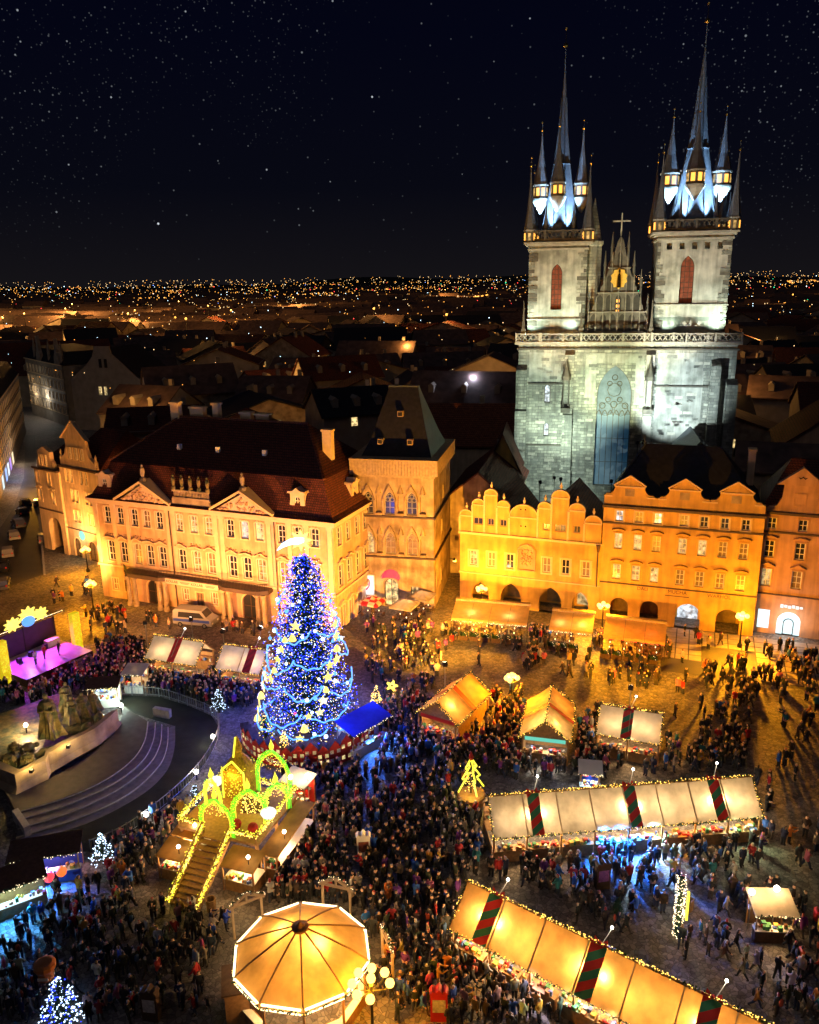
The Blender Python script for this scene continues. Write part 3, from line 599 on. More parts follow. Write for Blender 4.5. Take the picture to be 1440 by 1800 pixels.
for i, x in enumerate(ux):
    win(K, x, 10.85, 1.15, 2.35, 'seg', 2, 3, {5: 'pane_y', 6: 'pane_w', 7: 'pane_y', 9: 'pane_c', 10: 'pane_w', 3: 'pane_d'}.get(i, 'pane'), 'kin_trim')
    win(K, x, 5.5, 1.25, 2.9, 'seg', 2, 3, rk.choice(('pane', 'pane', 'pane_d', 'pane_y' if i > 4 else 'pane')), 'kin_trim', brow='wave' if i % 3 else 'seg')
for x, z, w, h, k in opg[:7]: win(K, x, z, w, h, k, 2, 2, 'pane_d', 'kin_trim')
for x in (8.87, 24.0): win(K, x, 0, 2.3, 3.4, 'round', 2, 2, 'pane', 'trim', 'darkwood', y=.22)
win(K, 16.35, 0, 1.2, 2.6, 'rect', 2, 1, 'pane_d', 'trim', 'darkwood')
AK = (KL, 0, R_(90))
for x in sx:
    win(K, x, 10.85, 1.15, 2.35, 'seg', 2, 3, 'pane', 'kin_trim', at=AK); win(K, x, 5.5, 1.25, 2.9, 'seg', 2, 3, 'pane', 'kin_trim', at=AK, brow='wave')
for x in (1.6, 4.0, 6.6, 9.0): win(K, x, 0, 1.4, 2.9, 'rect', 2, 1, 'pane_d', 'kin_trim', at=AK, brow='gable')
for x in (.45, 3.4, 5.7, 12.35, 13.2, 19.7, 20.6, 27.5, 28.2, 30.4, 32.8, KL-.45): B().box(x-.3, x+.3, -.12, .02, 5.0, 13.2).box(x-.4, x+.4, -.2, .02, 13.2, 13.6).ob('pilaster', M['kin_trim'], kwall)
bxs('cornice', 'kin_trim', kwall, (-.2, KL+.2, -.2, .02, 4.7, 4.98), (-.3, KL+.3, -.3, .02, 13.6, 14.0), (-.6, KL+.6, -.62, .02, 14.0, 14.32), (KL+.01, KL+.2, .02, KD, 4.7, 4.98), (KL+.01, KL+.3, .02, KD, 13.6, 14.0), (KL+.01, KL+.62, .02, KD, 14.0, 14.32))
for x in (12.75, 28.45):
    b = B(); b.cyl((x,-.28,0),(x,-.28,13.6), .09, .09, 6); b.ob('downpipe', M['ledge'], kwall)
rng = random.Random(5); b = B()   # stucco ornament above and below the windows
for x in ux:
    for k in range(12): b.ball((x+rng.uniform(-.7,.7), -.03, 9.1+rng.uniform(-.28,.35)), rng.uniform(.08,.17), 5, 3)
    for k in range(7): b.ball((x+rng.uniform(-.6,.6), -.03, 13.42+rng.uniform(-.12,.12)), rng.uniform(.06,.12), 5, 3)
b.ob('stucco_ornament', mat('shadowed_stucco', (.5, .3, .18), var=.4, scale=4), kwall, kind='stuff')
for xa, xb in ((4.6, 13.0), (19.7, 28.3)):
    xc = (xa+xb)/2; b = B(); b.pxz([(xa+.2,14.33),(xb-.2,14.33),(xc,16.7)], -.35, 5.5); b.c = 1
    for p, q in (((xa-.3,14.35),(xc,17.0)),((xc,17.0),(xb+.3,14.35))):
        b.a([(p[0],-.75,p[1]),(q[0],-.75,q[1]),(q[0],-.75,q[1]+.3),(p[0],-.75,p[1]+.3),(p[0],6,p[1]),(q[0],6,q[1]),(q[0],6,q[1]+.3),(p[0],6,p[1]+.3)], [(0,1,2,3),(7,6,5,4),(0,4,5,1),(3,2,6,7),(0,3,7,4),(1,5,6,2)])
    o = b.ob('pediment', [M['kin_trim'], M['trim']], K)
    b = B()
    for k in range(60):
        t = rng.uniform(-1, 1); zz = 14.6+rng.random()*(1-abs(t))*1.7; b.ball((xc+t*3.2, -.38, zz), rng.uniform(.1,.25), 5, 3)
    b.ob('relief', M['kinsky'], o, kind='stuff')
    b = B(); b.lathe([(.5,17.1),(.45,17.5),(.2,17.7),(.32,18.2),(.3,18.8),(.1,19.0),(.17,19.2),(.02,19.4)], 7, (xc, .2, 0)); b.ob('statue', M['sand'], o)
balp = fr; b = B(); b.box(13.6, 19.2, -.3, .1, 15.3, 15.55); b.box(13.6, 19.2, -.3, .1, 16.3, 16.5); b.box(13.4, 19.4, -.2, .6, 14.33, 15.3)
for i in range(24): b.cyl((13.8+i*.23,-.1,15.55),(13.8+i*.23,-.1,16.3), .07, .07, 5)
o = b.ob('attic_balustrade', M['sand'], K)
for i in range(5):
    b = B(); x = 13.8+i*1.3; b.lathe([(.3,16.5),(.28,16.9),(.15,17.0),(.26,17.5),(.24,18.0),(.1,18.15),(.16,18.35),(.02,18.5)], 7, (x,-.1,0)); b.bar((x-.1,-.2,17.8),(x+.4,-.3,17.9+.2*(i%2)), .12); b.ob('statue', M['bronze'], o)
# mansard roof
def loop(i, z, yb=None): return [(-.65+i,-.65+i,z),(KL+.65-i,-.65+i,z),(KL+.65-i,(yb or KD+.65)-i,z),(-.65+i,(yb or KD+.65)-i,z)]
b = B(); b.loft([loop(0,14.33), loop(.7,14.75), loop(2.0,17.0), loop(2.7,18.9)], False); b.loft([loop(2.5,18.9), [(9.0,8.6,24.2),(KL-7.5,8.6,24.2),(KL-7.5,8.9,24.2),(9.0,8.9,24.2)]], True)
roof = b.ob('roof', M['tile'], K)
b = B(); b.bar((9,8.75,24.3),(KL-7.5,8.75,24.3), .35, .25)
for c in loop(2.5,18.95)[:2]: b.bar(c, (9 if c[0] < 10 else KL-7.5, 8.7, 24.28), .3, .2)
b.ob('ridge_tiles', M['tile2'], roof)
def dormer(x, y, z, an, par):
    T = Matrix.Translation((x, y, z)) @ Matrix.Rotation(an, 4, 'Z'); b = B(); b.T = T
    wall(b, -.95, .95, 0, 2.3, [(0, .7, .8, 1.2, 'round')], 0, .2); b.box(-.95, .95, .22, 2.6, 0, 2.3)
    b.pxz([(-1.25,2.3),(-1.1,2.55),(-.5,2.6),(0,3.0),(.5,2.6),(1.1,2.55),(1.25,2.3)], -.25, 2.6); b.pxz([(-1.35,0),(-.95,0),(-.95,1.5),(-1.1,.7)], .02, .3); b.pxz([(1.35,0),(.95,0),(.95,1.5),(1.1,.7)], .02, .3); b.box(-1.4, 1.4, -.15, .3, -.25, 0)
    o = b.ob('dormer', M['kin_trim'], par); win(o, 0, .7, .8, 1.2, 'round', 2, 2, 'pane', None, at=(x, y, an), y=.15).location.z = z+.7
for x in (1.9, 31.4): dormer(x, .6, 14.95, 0, K)
dormer(KL-.6, 7.6, 14.95, R_(90), K)
for x in (12, 18, 25):
    b = B(); b.cb(x, 4.2, 20.75, .5, .5, .7); b.ob('roof_vent', M['white'], roof)
for x, y, w, h in ((8.4,8.8,1.3,2.0),(11.5,9.5,2.2,1.4),(14.5,9.6,.9,2.0),(19.2,9.6,1.6,1.0),(21.8,9.6,2.0,.9),(32.6,7.0,1.2,3.2)):
    b = B(); zz = 24.0 if x < 30 else 20.6; b.cb(x, y, zz-.8, w, .9, h+.8); b.cb(x, y, zz+h, w+.25, 1.15, .25); b.ob('chimney', M['trim'], roof)
# portico balcony
b = B(); poly = [(5.2,-.02),(5.2,-1.2),(6.4,-2.0),(11.4,-2.0),(12.4,-1.4),(20.4,-1.4),(21.4,-2.0),(26.4,-2.0),(27.6,-1.2),(27.6,-.02)]
b.pxy(poly, 4.25, 4.68); b.pxy([(x*1.0, y-.12 if y < -.1 else y) for x, y in poly], 4.68, 4.82); balc = b.ob('balcony', M['ledge'], K)
b = B(); pr = [(x, y-.02, 0) for x, y in poly[1:-1]]
for p, q in zip(pr[:-1], pr[1:]):
    for z in (4.95, 5.7): b.bar((p[0],p[1],z),(q[0],q[1],z), .06)
    n = int((Vector(q)-Vector(p)).length/.22)+1
    for i in range(n): c = lerp(p, q, i/n); b.bar((c[0],c[1],4.82),(c[0],c[1],5.7), .035)
b.ob('railing', M['iron'], balc)
for x in (5.9, 6.9, 10.9, 11.9, 20.9, 21.9, 26.1, 27.0):
    b = B(); b.lathe([(.42,0),(.42,.5),(.32,.55),(.28,3.7),(.42,3.9),(.42,4.25)], 10, (x,-1.45,0)); b.ob('column', M['sand'], balc, smooth=False)
b = B(); b.box(12.2, 20.4, -1.62, -1.56, 4.0, 4.7); ban = b.ob('banner', mat('pale_banner', (.66, .5, .4), var=.1), K)
for x in (13.3, 17.2): text('KOLLAR', .5, M['dark'], K, (x, -1.64, 4.36), (R_(90), 0, 0))
for x in (15.3, 19.2):
    b = B(); b.box(x-.75, x+.75, -1.64, -1.63, 4.4, 4.46); b.box(x-.6, x+.6, -1.64, -1.63, 4.24, 4.3); b.ob('small_print', M['dark'], K)
block(-26, 101, 19, 4, R_(-22)); 
# ------------------------------------------------------------------ Gothic tower house
S = fr('stone_tower_house', 'stained sandstone tower house with gothic windows, boarded parapet and steep truncated roof', 'house', (-6.9, 102.6), (3.1, 100.5))
SL, SD = 10.2, 13.5
gx = [1.6, 4.45, 7.35]
og = [(x, 12.75, 1.35, 3.0, 'point') for x in gx]+[(x, 7.35, 1.35, 3.0, 'point') for x in gx]+[(4.45, 0.05, 1.9, 3.9, 'round'), (7.6, 1.5, 1.1, 1.5, 'rect')]
ng = [(x, z, .75, 2.5, 'point') for x in (.2+.3, 3.03, 5.9, 8.8) for z in (13.0, 7.5)]
b = B(); wall(b, 0, SL, 0, 18.1, og+ng, 0, .35); b.box(.3, SL-.36, .36, SD, 0, 18.1); b.box(0, .29, .02, SD, 0, 18.1)
b.T = Matrix.Translation((SL, 0, 0)) @ Matrix.Rotation(R_(90), 4, 'Z'); so_ = [(7.5, 13.2, .6, 1.8, 'rect'), (6.0, 8.8, .7, 1.8, 'rect'), (5.2, 2.0, .9, 2.0, 'rect'), (1.8, 2.6, .4, 2.0, 'rect')]
wall(b, 0, SD, 0, 18.1, so_, 0, .35); sw = b.ob('wall', M['bell'], S)
for i, x in enumerate(gx):
    win(S, x, 12.75, 1.35, 3.0, 'point', 2, 2, 'pane', 'bell', 'lstone', tracery=True, brow='hood'); win(S, x, 7.35, 1.35, 3.0, 'point', 2, 2, 'pane_w' if i == 0 else 'pane_d', 'bell', 'lstone', tracery=True, brow='hood')
win(S, 7.6, 1.5, 1.1, 1.5, 'rect', 2, 2, 'pane_w', 'bell', 'darkwood')
win(S, 4.45, .05, 1.9, 3.9, 'round', 2, 1, 'pane_w', 'bell', 'darkwood')
for x, z, w, h, k in so_: win(S, x, z, w, h, k, 1, 2, 'pane', 'bell', 'darkwood', at=(SL, 0, R_(90)))
b = B(); rng = random.Random(9)
for x in (.5, 3.03, 5.9, 8.8):
    for z in (13.0, 7.5): b.box(x-.4, x+.4, -.3, .1, z-.35, z-.02); b.lathe([(.42,z+2.6),(.3,z+3.0),(.04,z+3.7)], 6, (x,-.05,0))
b.ob('niche_canopy', M['bell'], sw)
for z in (12.35, 6.85):
    b = B(); b.box(-.1, SL+.25, -.25, .02, z, z+.22); b.box(SL+.01, SL+.25, .02, SD, z, z+.22); b.ob('string_course', M['ledge'], sw)
b = B()
for k in range(30):
    b.box(-.6+k*(SL+1.2)/30+.015, -.6+(k+1)*(SL+1.2)/30-.015, -.62-.01*(k%3), -.5, 18.05, 19.95)
for k in range(38): b.box(SL+.5, SL+.62+.01*(k%3), -.5+k*(SD+1)/38+.015, -.5+(k+1)*(SD+1)/38-.015, 18.05, 19.95)
b.box(-.6, SL+.5, -.49, SD+.5, 18.1, 19.6); b.box(-.64, SL+.66, -.68, SD+.6, 19.95, 20.1); b.box(-.2, SL+.2, -.22, 0, 17.7, 18.04); b.ob('boarded_parapet', M['wood'], S)
b = B(); b.loft([[(.3,.9,19.6),(SL-.3,.9,19.6),(SL-.3,SD-.9,19.6),(.3,SD-.9,19.6)], [(1.5,2.6,22),(SL-1.2,2.6,22),(SL-1.2,SD-2.6,22),(1.5,SD-2.6,22)], [(3.4,5.8,28.4),(7.2,5.8,28.4),(7.2,6.6,28.4),(3.4,6.6,28.4)]], True)
rf = b.ob('roof', M['black'], S)
b = B(); b.quad((SL-.28,.92,19.62),(SL-.28,SD-.9,19.62),(SL-1.17,SD-2.6,22.02),(SL-1.17,2.62,22.02)); b.quad((SL-1.17,2.62,22.02),(SL-1.17,SD-2.6,22.02),(7.23,6.6,28.42),(7.23,5.8,28.42)); b.ob('slate_side', M['greyroof'], rf)
b = B(); b.bar((3.3,6.2,28.5),(7.3,6.2,28.5), .9, .2); b.ob('ridge_cap', M['greyroof'], rf)
for x, y, z in ((3.0,2.0,21.6),(6.9,2.0,21.6),(5.3,3.8,24.9)):
    b = B(); b.cb(x, y, z, .7, .9, .7); b.c = 1; b.box(x-.28, x+.28, y-.47, y-.45, z+.1, z+.6); b.ob('dormer', [M['wood'], M['dark']], rf)
# lightbox with a numeral, awning over the door
b = B(); b.box(.1, 2.2, -.28, -.02, 1.5, 4.4); b.c = 1; b.box(.22, 2.08, -.31, -.285, 1.62, 4.28); lb = b.ob('lightbox', [M['white'], G['white_box']], S); 
text('9', 2.5, glow('crimson_print', (.75, .01, .12), .8), S, (1.15, -.33, 2.9), (R_(90), 0, 0))
lamp('lightbox_light', 'POINT', (1.15, -1.2, 2.8), 160, (1, .85, .95), S, radius=.8)
b = B()
for k in range(8):
    a0, a1 = math.pi*k/8, math.pi*(k+1)/8
    b.quad((4.45,-.05,5.1),(4.45+1.25*math.cos(a0),-.05,4.05+1.2*math.sin(a0)),(4.45+1.25*math.cos(a1),-.05,4.05+1.2*math.sin(a1)))
    b.quad((4.45+1.25*math.cos(a0),-.05,4.05+1.2*math.sin(a0)),(4.45+1.25*math.cos(a1),-.05,4.05+1.2*math.sin(a1)),(4.45+1.15*math.cos(a1),-.95,4.05+.35*math.sin(a1)),(4.45+1.15*math.cos(a0),-.95,4.05+.35*math.sin(a0)))
b.ob('door_awning', G['pink_box'], S)
block(-1, 106, 6, 8, R_(-12))
# ------------------------------------------------------------------ house with rounded gables
T_ = fr('arcaded_gable_house', 'ochre arcaded house with two stepped gables of rounded domes below the church', 'house', (6.6, 102.9), (23.78, 96.57))
TL = 18.3
wx = [1.85, 4.3, 6.75, 11.55, 13.95, 16.5]; ax = [2.8, 6.95, 12.15, 16.0]
sqx = [(2.47,1.3),(4.15,.9),(5.8,.9),(11.35,.95),(13.1,1.5),(15.2,.9)]
op = [(x, 5.45, 1.05, 2.0, 'rect') for x in wx]+[(2.8,0,2.4,3.2,'point'),(6.95,0,2.7,3.45,'point'),(12.15,0,2.9,3.5,'point'),(16.0,0,2.1,3.3,'point')]
b = B(); wall(b, 0, TL, 0, 9.75, op, 0, .6); b.box(.01, TL-.01, 3.4, 12, 0, 4.0); b.box(.01, TL-.01, .62, 12, 4.0, 9.7)
for x in (0, 4.75, 9.4, 14.2, TL-.6): b.box(x+.02, x+.58, .6, 3.4, 0, 4.0)
b.box(.02, .3, .02, 12, 0, 9.75); tw = b.ob('wall', M['yellow'], T_)
for i, x in enumerate(wx): win(T_, x, 5.45, 1.05, 2.0, 'rect', 2, 2, ('pane_w','pane_d','pane','pane_d','pane','pane_d')[i], 'trim', st=.24)
for x, w in ((2.8,2.0),(6.95,2.4),(12.15,2.0),(16.0,1.7)):
    b = B(); b.box(x-w/2, x+w/2, 3.3, 3.36, .3, 2.7); b.ob('shop_window', M['pane_w'] if x > 15 else M['pane_d'], T_)
bxs('cornice', 'trim', tw, (-.15, TL+.1, -.3, .02, 9.75, 10.05), (-.1, TL+.05, -.14, .02, 4.3, 4.45))
bays = [(0,1.68,12.2),(1.68,3.3,13.8),(3.3,4.95,15.2),(4.95,6.6,13.8),(6.6,10.25,12.55),(10.25,11.95,14.0),(11.95,14.1,15.5),(14.1,16.1,14.0),(16.1,18.2,12.55)]
for xa, xb, zb in bays:
    xc, w = (xa+xb)/2, xb-xa; r = w/2-.02; b = B()
    o1 = [(x, 11.1, sw_, .95, 'rect') for x, sw_ in sqx if xa < x < xb]
    wall(b, xa+.02, xb-.02, 10.05, zb, o1, -.02, .2); b.box(xa+.02, xb-.02, .2, .6, 10.05, zb)
    b.pxz([(xc+r*math.cos(math.pi*i/12), zb+r*.92*math.sin(math.pi*i/12)) for i in range(13)], -.02, .6)
    bay = b.ob('gable_bay', M['yellow'], T_)
    b = B(); b.box(xa, xb, -.14, .02, zb-.12, zb+.06); b.box(xa-.13, xa+.13, -.16, .0, 10.05, zb-.14)
    p = [(xc+(r+.02)*math.cos(math.pi*i/12), -.06, zb+(r*.92+.02)*math.sin(math.pi*i/12)) for i in range(13)]; b.tube(p, .1, 5)
    zt = zb+r*.92; b.lathe([(.16,zt),(.12,zt+.2),(.2,zt+.4),(.16,zt+.58),(.06,zt+.68),(.1,zt+.8),(.02,zt+.95)], 7, (xc,.25,0)); b.ob('gable_trim', M['trim'], bay)
for x, w in sqx: win(T_, x, 11.1, w, .95, 'rect', 2, 1, 'pane', None, 'wood', y=.12)
b = B(); b.pxz([(x+8.95, z+5.7) for x, z in outline(1.9, 3.2, 'round')], -.06, .02); b.c = 1
ring(b, [(x, z) for x, z in outline(1.9, 3.2, 'round')], 0, .2, 0, 0.01, 1.9, 3.2); rl = B(); rl.pxz([(x+8.95, z+5.7) for x, z in outline(1.9, 3.2, 'round')], -.06, .02)
for k in range(40):
    rl.ball((8.95+random.uniform(-.7,.7), -.08, 6.1+random.random()*2.2), random.uniform(.08,.22), 5, 3)
rl.tube([(8.95+1.15*x/.95, -.2, 8.0+.95*z) for x, z in [(-.95,0),(-.9,.45),(-.5,.9),(0,1.1),(.5,.9),(.9,.45),(.95,0)]], .12, 5); rl.bar((7.8,-.15,5.5),(10.1,-.15,5.5), .2, .2); rl.bar((7.85,-.1,5.6),(7.85,-.1,8.0), .18); rl.bar((10.05,-.1,5.6),(10.05,-.1,8.0), .18)
rl.ob('relief_panel', M['rose'], tw)
b = B()
for zf, xq in ((13.6, 9.95-1.6), (11.4, 8.4)): b.octa((xq-.3,-.06,zf), .12); b.octa((xq+.3,-.06,zf), .12)
b.ob('oculus', M['dark'], tw)
for x0, x1 in ((.3, 8.4), (8.5, 18.0)):
    xc = (x0+x1)/2; b = B(); b.a([(x0,.6,10),(x1,.6,10),(xc,.6,14.9),(x0,14,10),(x1,14,10),(xc,14,14.9)], [(0,2,5,3),(1,4,5,2),(0,1,2),(3,5,4)]); b.ob('roof', M['tile2'], T_)
b = B(); b.cyl((17.95,-.35,4.4),(17.95,-.35,9.6), .08, .08, 6); b.lathe([(.14,9.0),(.3,9.9)], 8, (17.95,-.35,0)); b.ob('downpipe', M['ledge'], tw)
block(16, 102, 11, 6, R_(-20))
# ------------------------------------------------------------------ long ochre house with three gables
GZ = fr('three_gabled_house', 'long golden house with black roof, three curved gables and gallery names on its wall', 'house', (23.78, 96.57), (41.0, 90.5))
GL = 18.25
gx = [1.95, 4.25, 6.45, 9.45, 11.7, 14.0, 16.3]
r1 = [(x, 13.1, .95, 1.35, 'rect') for x in gx]; r2 = [(x, 9.55, 1.0, 2.0, 'rect') for x in gx]; r3 = [(x, 5.6, 1.0, 1.95, 'rect') for x in gx]
ga = [(2.5,0,2.2,3.1,'round'),(6.15,0,2.2,3.1,'round'),(10.7,0,2.9,3.25,'round'),(15.3,0,2.7,3.1,'round')]
b = B(); wall(b, .02, GL, 0, 14.85, r1+r2+r3+ga, 0, .5); b.box(.03, GL-.01, 3.4, 12, 0, 4.0); b.box(.03, GL-.01, .52, 12, 4.0, 14.8)
for x in (.05, 4.1, 8.0, 12.9, GL-.55): b.box(x, x+.5, .5, 3.4, 0, 4.0)
gwl = b.ob('wall', M['ochre'], GZ)
pat1 = ('pane_c','pane_d','pane_c','pane_d','pane','pane','pane'); pat2 = ('pane_w','pane_w','pane_d','pane_w','pane_w','pane_d','pane_d'); pat3 = ('pane_w','pane_w','pane_w','pane_d','pane_d','pane_d','pane_d')
for i, x in enumerate(gx):
    win(GZ, x, 13.1, .95, 1.35, 'rect', 2, 2, pat1[i], 'trim'); win(GZ, x, 9.55, 1.0, 2.0, 'rect', 2, 3, pat2[i], 'ochre', brow='seg'); win(GZ, x, 5.6, 1.0, 1.95, 'rect', 2, 3, pat3[i], 'ochre', brow='seg')
for i, (x, _, w, h, k) in enumerate(ga):
    b = B(); b.box(x-w*.42, x+w*.42, 3.3, 3.36, .05, 2.6); b.ob('shop_window', M['pane_c'] if i == 2 else M['pane_d'], GZ)
lamp('arcade_light', 'POINT', (10.7, 2.0, 2.6), 90, (.7, .8, 1), GZ, radius=.3)
b = B(); b.box(-.1, GL+.15, -.5, .02, 14.85, 15.15); b.ob('cornice', M['ledge'], gwl)
bxs('string_course', 'ledge', gwl, (.0, GL, -.2, .02, 12.75, 12.95), (.0, GL, -.16, .02, 5.0, 5.14))
b = B(); b.box(.05, GL-.05, -.1, .5, 15.15, 16.3)
gp = b.ob('parapet', M['ochre'], GZ)
for xc in (3.0, 9.3, 15.0):
    pr = [(2.9,16.3),(2.75,16.55),(2.2,16.6),(1.85,16.95),(1.7,17.5),(1.7,17.65)]
    b = B(); b.pxz([(xc+x, z) for x, z in pr]+[(xc+1.55,17.65),(xc,18.75),(xc-1.55,17.65)]+[(xc-x, z) for x, z in pr[::-1]], -.12, .45)
    o = b.ob('gable', M['ochre'], GZ)
    b = B(); b.bar((xc-1.9,-.2,17.68),(xc,-.2,18.9), .35, .16); b.bar((xc,-.2,18.9),(xc+1.9,-.2,17.68), .35, .16); b.box(xc-1.8, xc+1.8, -.28, -.1, 17.45, 17.6); b.box(xc-3.0, xc-2.0, -.24, -.1, 16.2, 16.36); b.box(xc+2.0, xc+3.0, -.24, -.1, 16.2, 16.36); b.ob('gable_trim', M['trim'], o)
    b = B(); b.box(xc-.55, xc+.55, -.16, -.1, 16.35, 17.25); b.ob('blind_window', M['sand'], o)
b = B(); b.loft([[(.2,.5,15.2),(GL-.2,.5,15.2),(GL-.2,12.2,15.2),(.2,12.2,15.2)], [(4.2,6.0,21.7),(13.0,6.0,21.7),(13.0,6.6,21.7),(4.2,6.6,21.7)]]); rf = b.ob('roof', M['black'], GZ)
b = B(); b.cb(16.6, 6.4, 17.2, .8, 1.2, 4.2); b.cb(16.6, 6.4, 21.4, 1.0, 1.4, .25); b.ob('chimney', M['cream'], rf)
b = B(); b.tube([(.3,.8,15.6),(4.2,6.0,21.9)], .14, 6); b.cyl((4.0,5.9,21.7),(4.0,5.9,22.9), .1, .06, 5); b.ob('ridge_capping', M['greyroof'], rf)
for x, s in ((5.2,'DALI'),(9.3,'MUCHA'),(14.1,'WARHOL')): text(s, .62, M['ledge'], GZ, (x, -.03, 4.62), (R_(90), 0, 0))
b = B(); b.box(7.9, 10.7, -.03, -.01, 4.06, 4.16); b.ob('small_print', M['ledge'], GZ)
block(35, 97, 10.5, 6, R_(-20))
# ------------------------------------------------------------------ rose house at the right edge
RH = fr('pedimented_rose_house', 'rose stucco house with triangular gable at the right edge of the row', 'house', (41.2, 92.2), (57.5, 85.6))
rx = [1.3, 4.6, 7.9, 11.2]
b = B(); wall(b, 0, 17.5, 0, 15.0, [(x, 13.1, 1.0, 1.4, 'rect') for x in rx]+[(x, 9.6, 1.1, 2.1, 'rect') for x in rx]+[(x, 6.0, 1.1, 2.2, 'rect') for x in rx]+[(4.3,0,2.6,3.0,'round'),(1.5,.6,1.3,2.4,'rect')], 0, .4)
b.box(.01, 17.5, .42, 12, 0, 15.0); rw = b.ob('wall', M['rose'], RH)
for i, x in enumerate(rx):
    win(RH, x, 13.1, 1.0, 1.4, 'rect', 2, 2, 'pane', 'rose'); win(RH, x, 9.6, 1.1, 2.1, 'rect', 2, 3, 'pane', 'rose', brow='seg'); win(RH, x, 6.0, 1.1, 2.2, 'rect', 2, 3, 'pane_w' if i == 0 else 'pane_d', 'rose', brow='gable')
bxs('cornice', 'ledge', rw, (-.1, 17.6, -.4, .02, 15.0, 15.3), (0, 17.5, -.18, .02, 12.7, 12.9), (0, 17.5, -.16, .02, 5.0, 5.15))
b = B(); b.pxz([(.4,15.3),(7.6,15.3),(7.2,15.8),(6.4,16.0),(5.9,17.0),(5.8,18.6),(2.2,18.6),(2.1,17.0),(1.6,16.0),(.8,15.8)], -.1, .5); b.pxz([(1.4,18.6),(6.6,18.6),(4.0,20.7)], -.35, .5); o = b.ob('gable', M['rose'], RH)
win(RH, 4.0, 16.2, 1.1, 1.3, 'rect', 2, 2, 'pane', 'rose', y=.1)
b = B(); b.pxz([(3.5,19.6),(3.75,19.35),(4.0,19.55),(4.25,19.35),(4.5,19.6),(4.2,19.5),(4.0,19.7),(3.8,19.5)], -.4, -.36); b.ob('emblem', M['dark'], o)
b = B(); b.loft([[(0,.5,15.3),(17.5,.5,15.3),(17.5,12,15.3),(0,12,15.3)], [(3,6,20.5),(16,6,20.5),(16,6.3,20.5),(3,6.3,20.5)]]); b.ob('roof', M['tile'], RH)
b = B(); b.box(.85, 2.15, .1, .16, .6, 3.0); b.ob('display_window', G['ice_box'], RH)
b = B(); b.box(3.0, 5.6, .3, .36, .02, 2.2); b.pxz([(x+4.3, z) for x, z in outline(2.6, 3.0, 'round')][2:], .3, .36); b.ob('lit_doorway', G['ice_box'], RH)
b = B(); ring(b, outline(1.2, 2.1, 'round'), -.1, 0, .2, .28, 1.2, 2.1); o = b.ob('door_frame', M['iron'], RH, loc=(4.3, 0, 0))
b = B()
for k in range(6): b.box(3.2+k*.42, 3.2+k*.42+.34, -.1, -.04, 3.5+.08*(k % 2), 3.95-.05*(k % 3))
b.ob('lit_sign', G['white_box'], RH)
lamp('shop_light', 'POINT', (4.2, -1.4, 2.0), 260, (.85, .95, 1), RH, radius=.6)
block(50, 93, 9, 6, R_(-22))
# ------------------------------------------------------------------ gabled corner house by the side street
CHs = fr('corner_gable_house', 'cream corner house with pedimented gable and street arcade beside the palace', 'house', (-60.3, 129.6), (-48.3, 121.0))
CL = 16.8
cxs = [8.6, 9.8, 12.4, 13.6]; cl_ = [1.2, 4.0]
op = [(x, 12.3, .75, 2.1, 'rect') for x in cxs]+[(x, 9.2, .75, 2.0, 'rect') for x in (9.6,10.7,13.2,14.3)]+[(x, 5.9, .75, 1.9, 'rect') for x in (9.6,10.7,13.4,14.5)]
opL = [(x, 11.3, .8, 1.9, 'rect') for x in (.9, 4.0)]+[(x, 8.2, .8, 2.0, 'seg') for x in (1.0, 4.6)]+[(3.9, 0, 3.4, 5.8, 'round')]
b = B(); wall(b, 6.8, CL, 0, 14.6, op+[(9.2,0,1.8,3.2,'round'),(13.2,0,2.2,3.2,'round')], 0, .3); wall(b, 0, 6.8, 0, 13.6, opL, -.35, .5)
b.box(6.8, CL, .32, 14, 0, 14.6); b.box(0, 6.79, 2.6, 14, 0, 13.6); b.box(0, 6.79, .2, 14, 6.2, 13.6); b.box(0, 1.6, .16, 2.6, 0, 6.2); b.box(6.2, 6.79, .16, 2.6, 0, 6.2); b.box(6.78, 6.86, -.35, .3, 0, 13.6)
cw = b.ob('wall', M['cream'], CHs)
for x, z, w, h, k in op: win(CHs, x, z, w, h, k, 2, 2, 'pane', 'trim')
for x, z, w, h, k in opL[:4]: win(CHs, x, z, w, h, k, 2, 2, 'pane', 'trim', y=-.15, brow='seg' if k == 'seg' else None)
for x in (9.2, 13.2): win(CHs, x, 0, 1.8 if x < 10 else 2.2, 3.2, 'round', 2, 1, 'pane_d', 'trim', 'darkwood')
bxs('cornice', 'ledge', cw, (6.7, CL+.1, -.3, .02, 14.6, 14.9), (-.1, 6.9, -.65, -.33, 13.6, 13.9), (-.1, 6.9, -.5, -.33, 6.9, 7.1), (6.8, CL, -.12, .02, 4.6, 4.75))
b = B(); b.pxz([(7.4,14.9),(16.6,14.9),(16.6,15.5),(15.9,16.3),(15.2,16.8),(14.7,18.0),(14.6,19.3),(9.4,19.3),(9.3,18.0),(8.8,16.8),(8.1,16.3),(7.4,15.5)], -.05, .5)
b.pxz([(8.9,19.3),(15.1,19.3),(12.0,22.0)], -.3, .5); o = b.ob('gable', M['cream'], CHs)
for x in (10.4, 12.0, 13.6): win(CHs, x, 16.2, .7, 1.8, 'rect', 1, 2, 'pane', 'trim', y=-.12, st=.12)
b = B(); b.bar((8.7,-.3,19.35),(12,-.3,22.2), .3, .18); b.bar((12,-.3,22.2),(15.3,-.3,19.35), .3, .18)
for xx in (7.5, 16.5): b.lathe([(.25,15.5),(.3,16.2),(.12,16.5),(.2,16.9),(.02,17.4)], 7, (xx,.2,0))
b.ob('gable_trim', M['trim'], o)
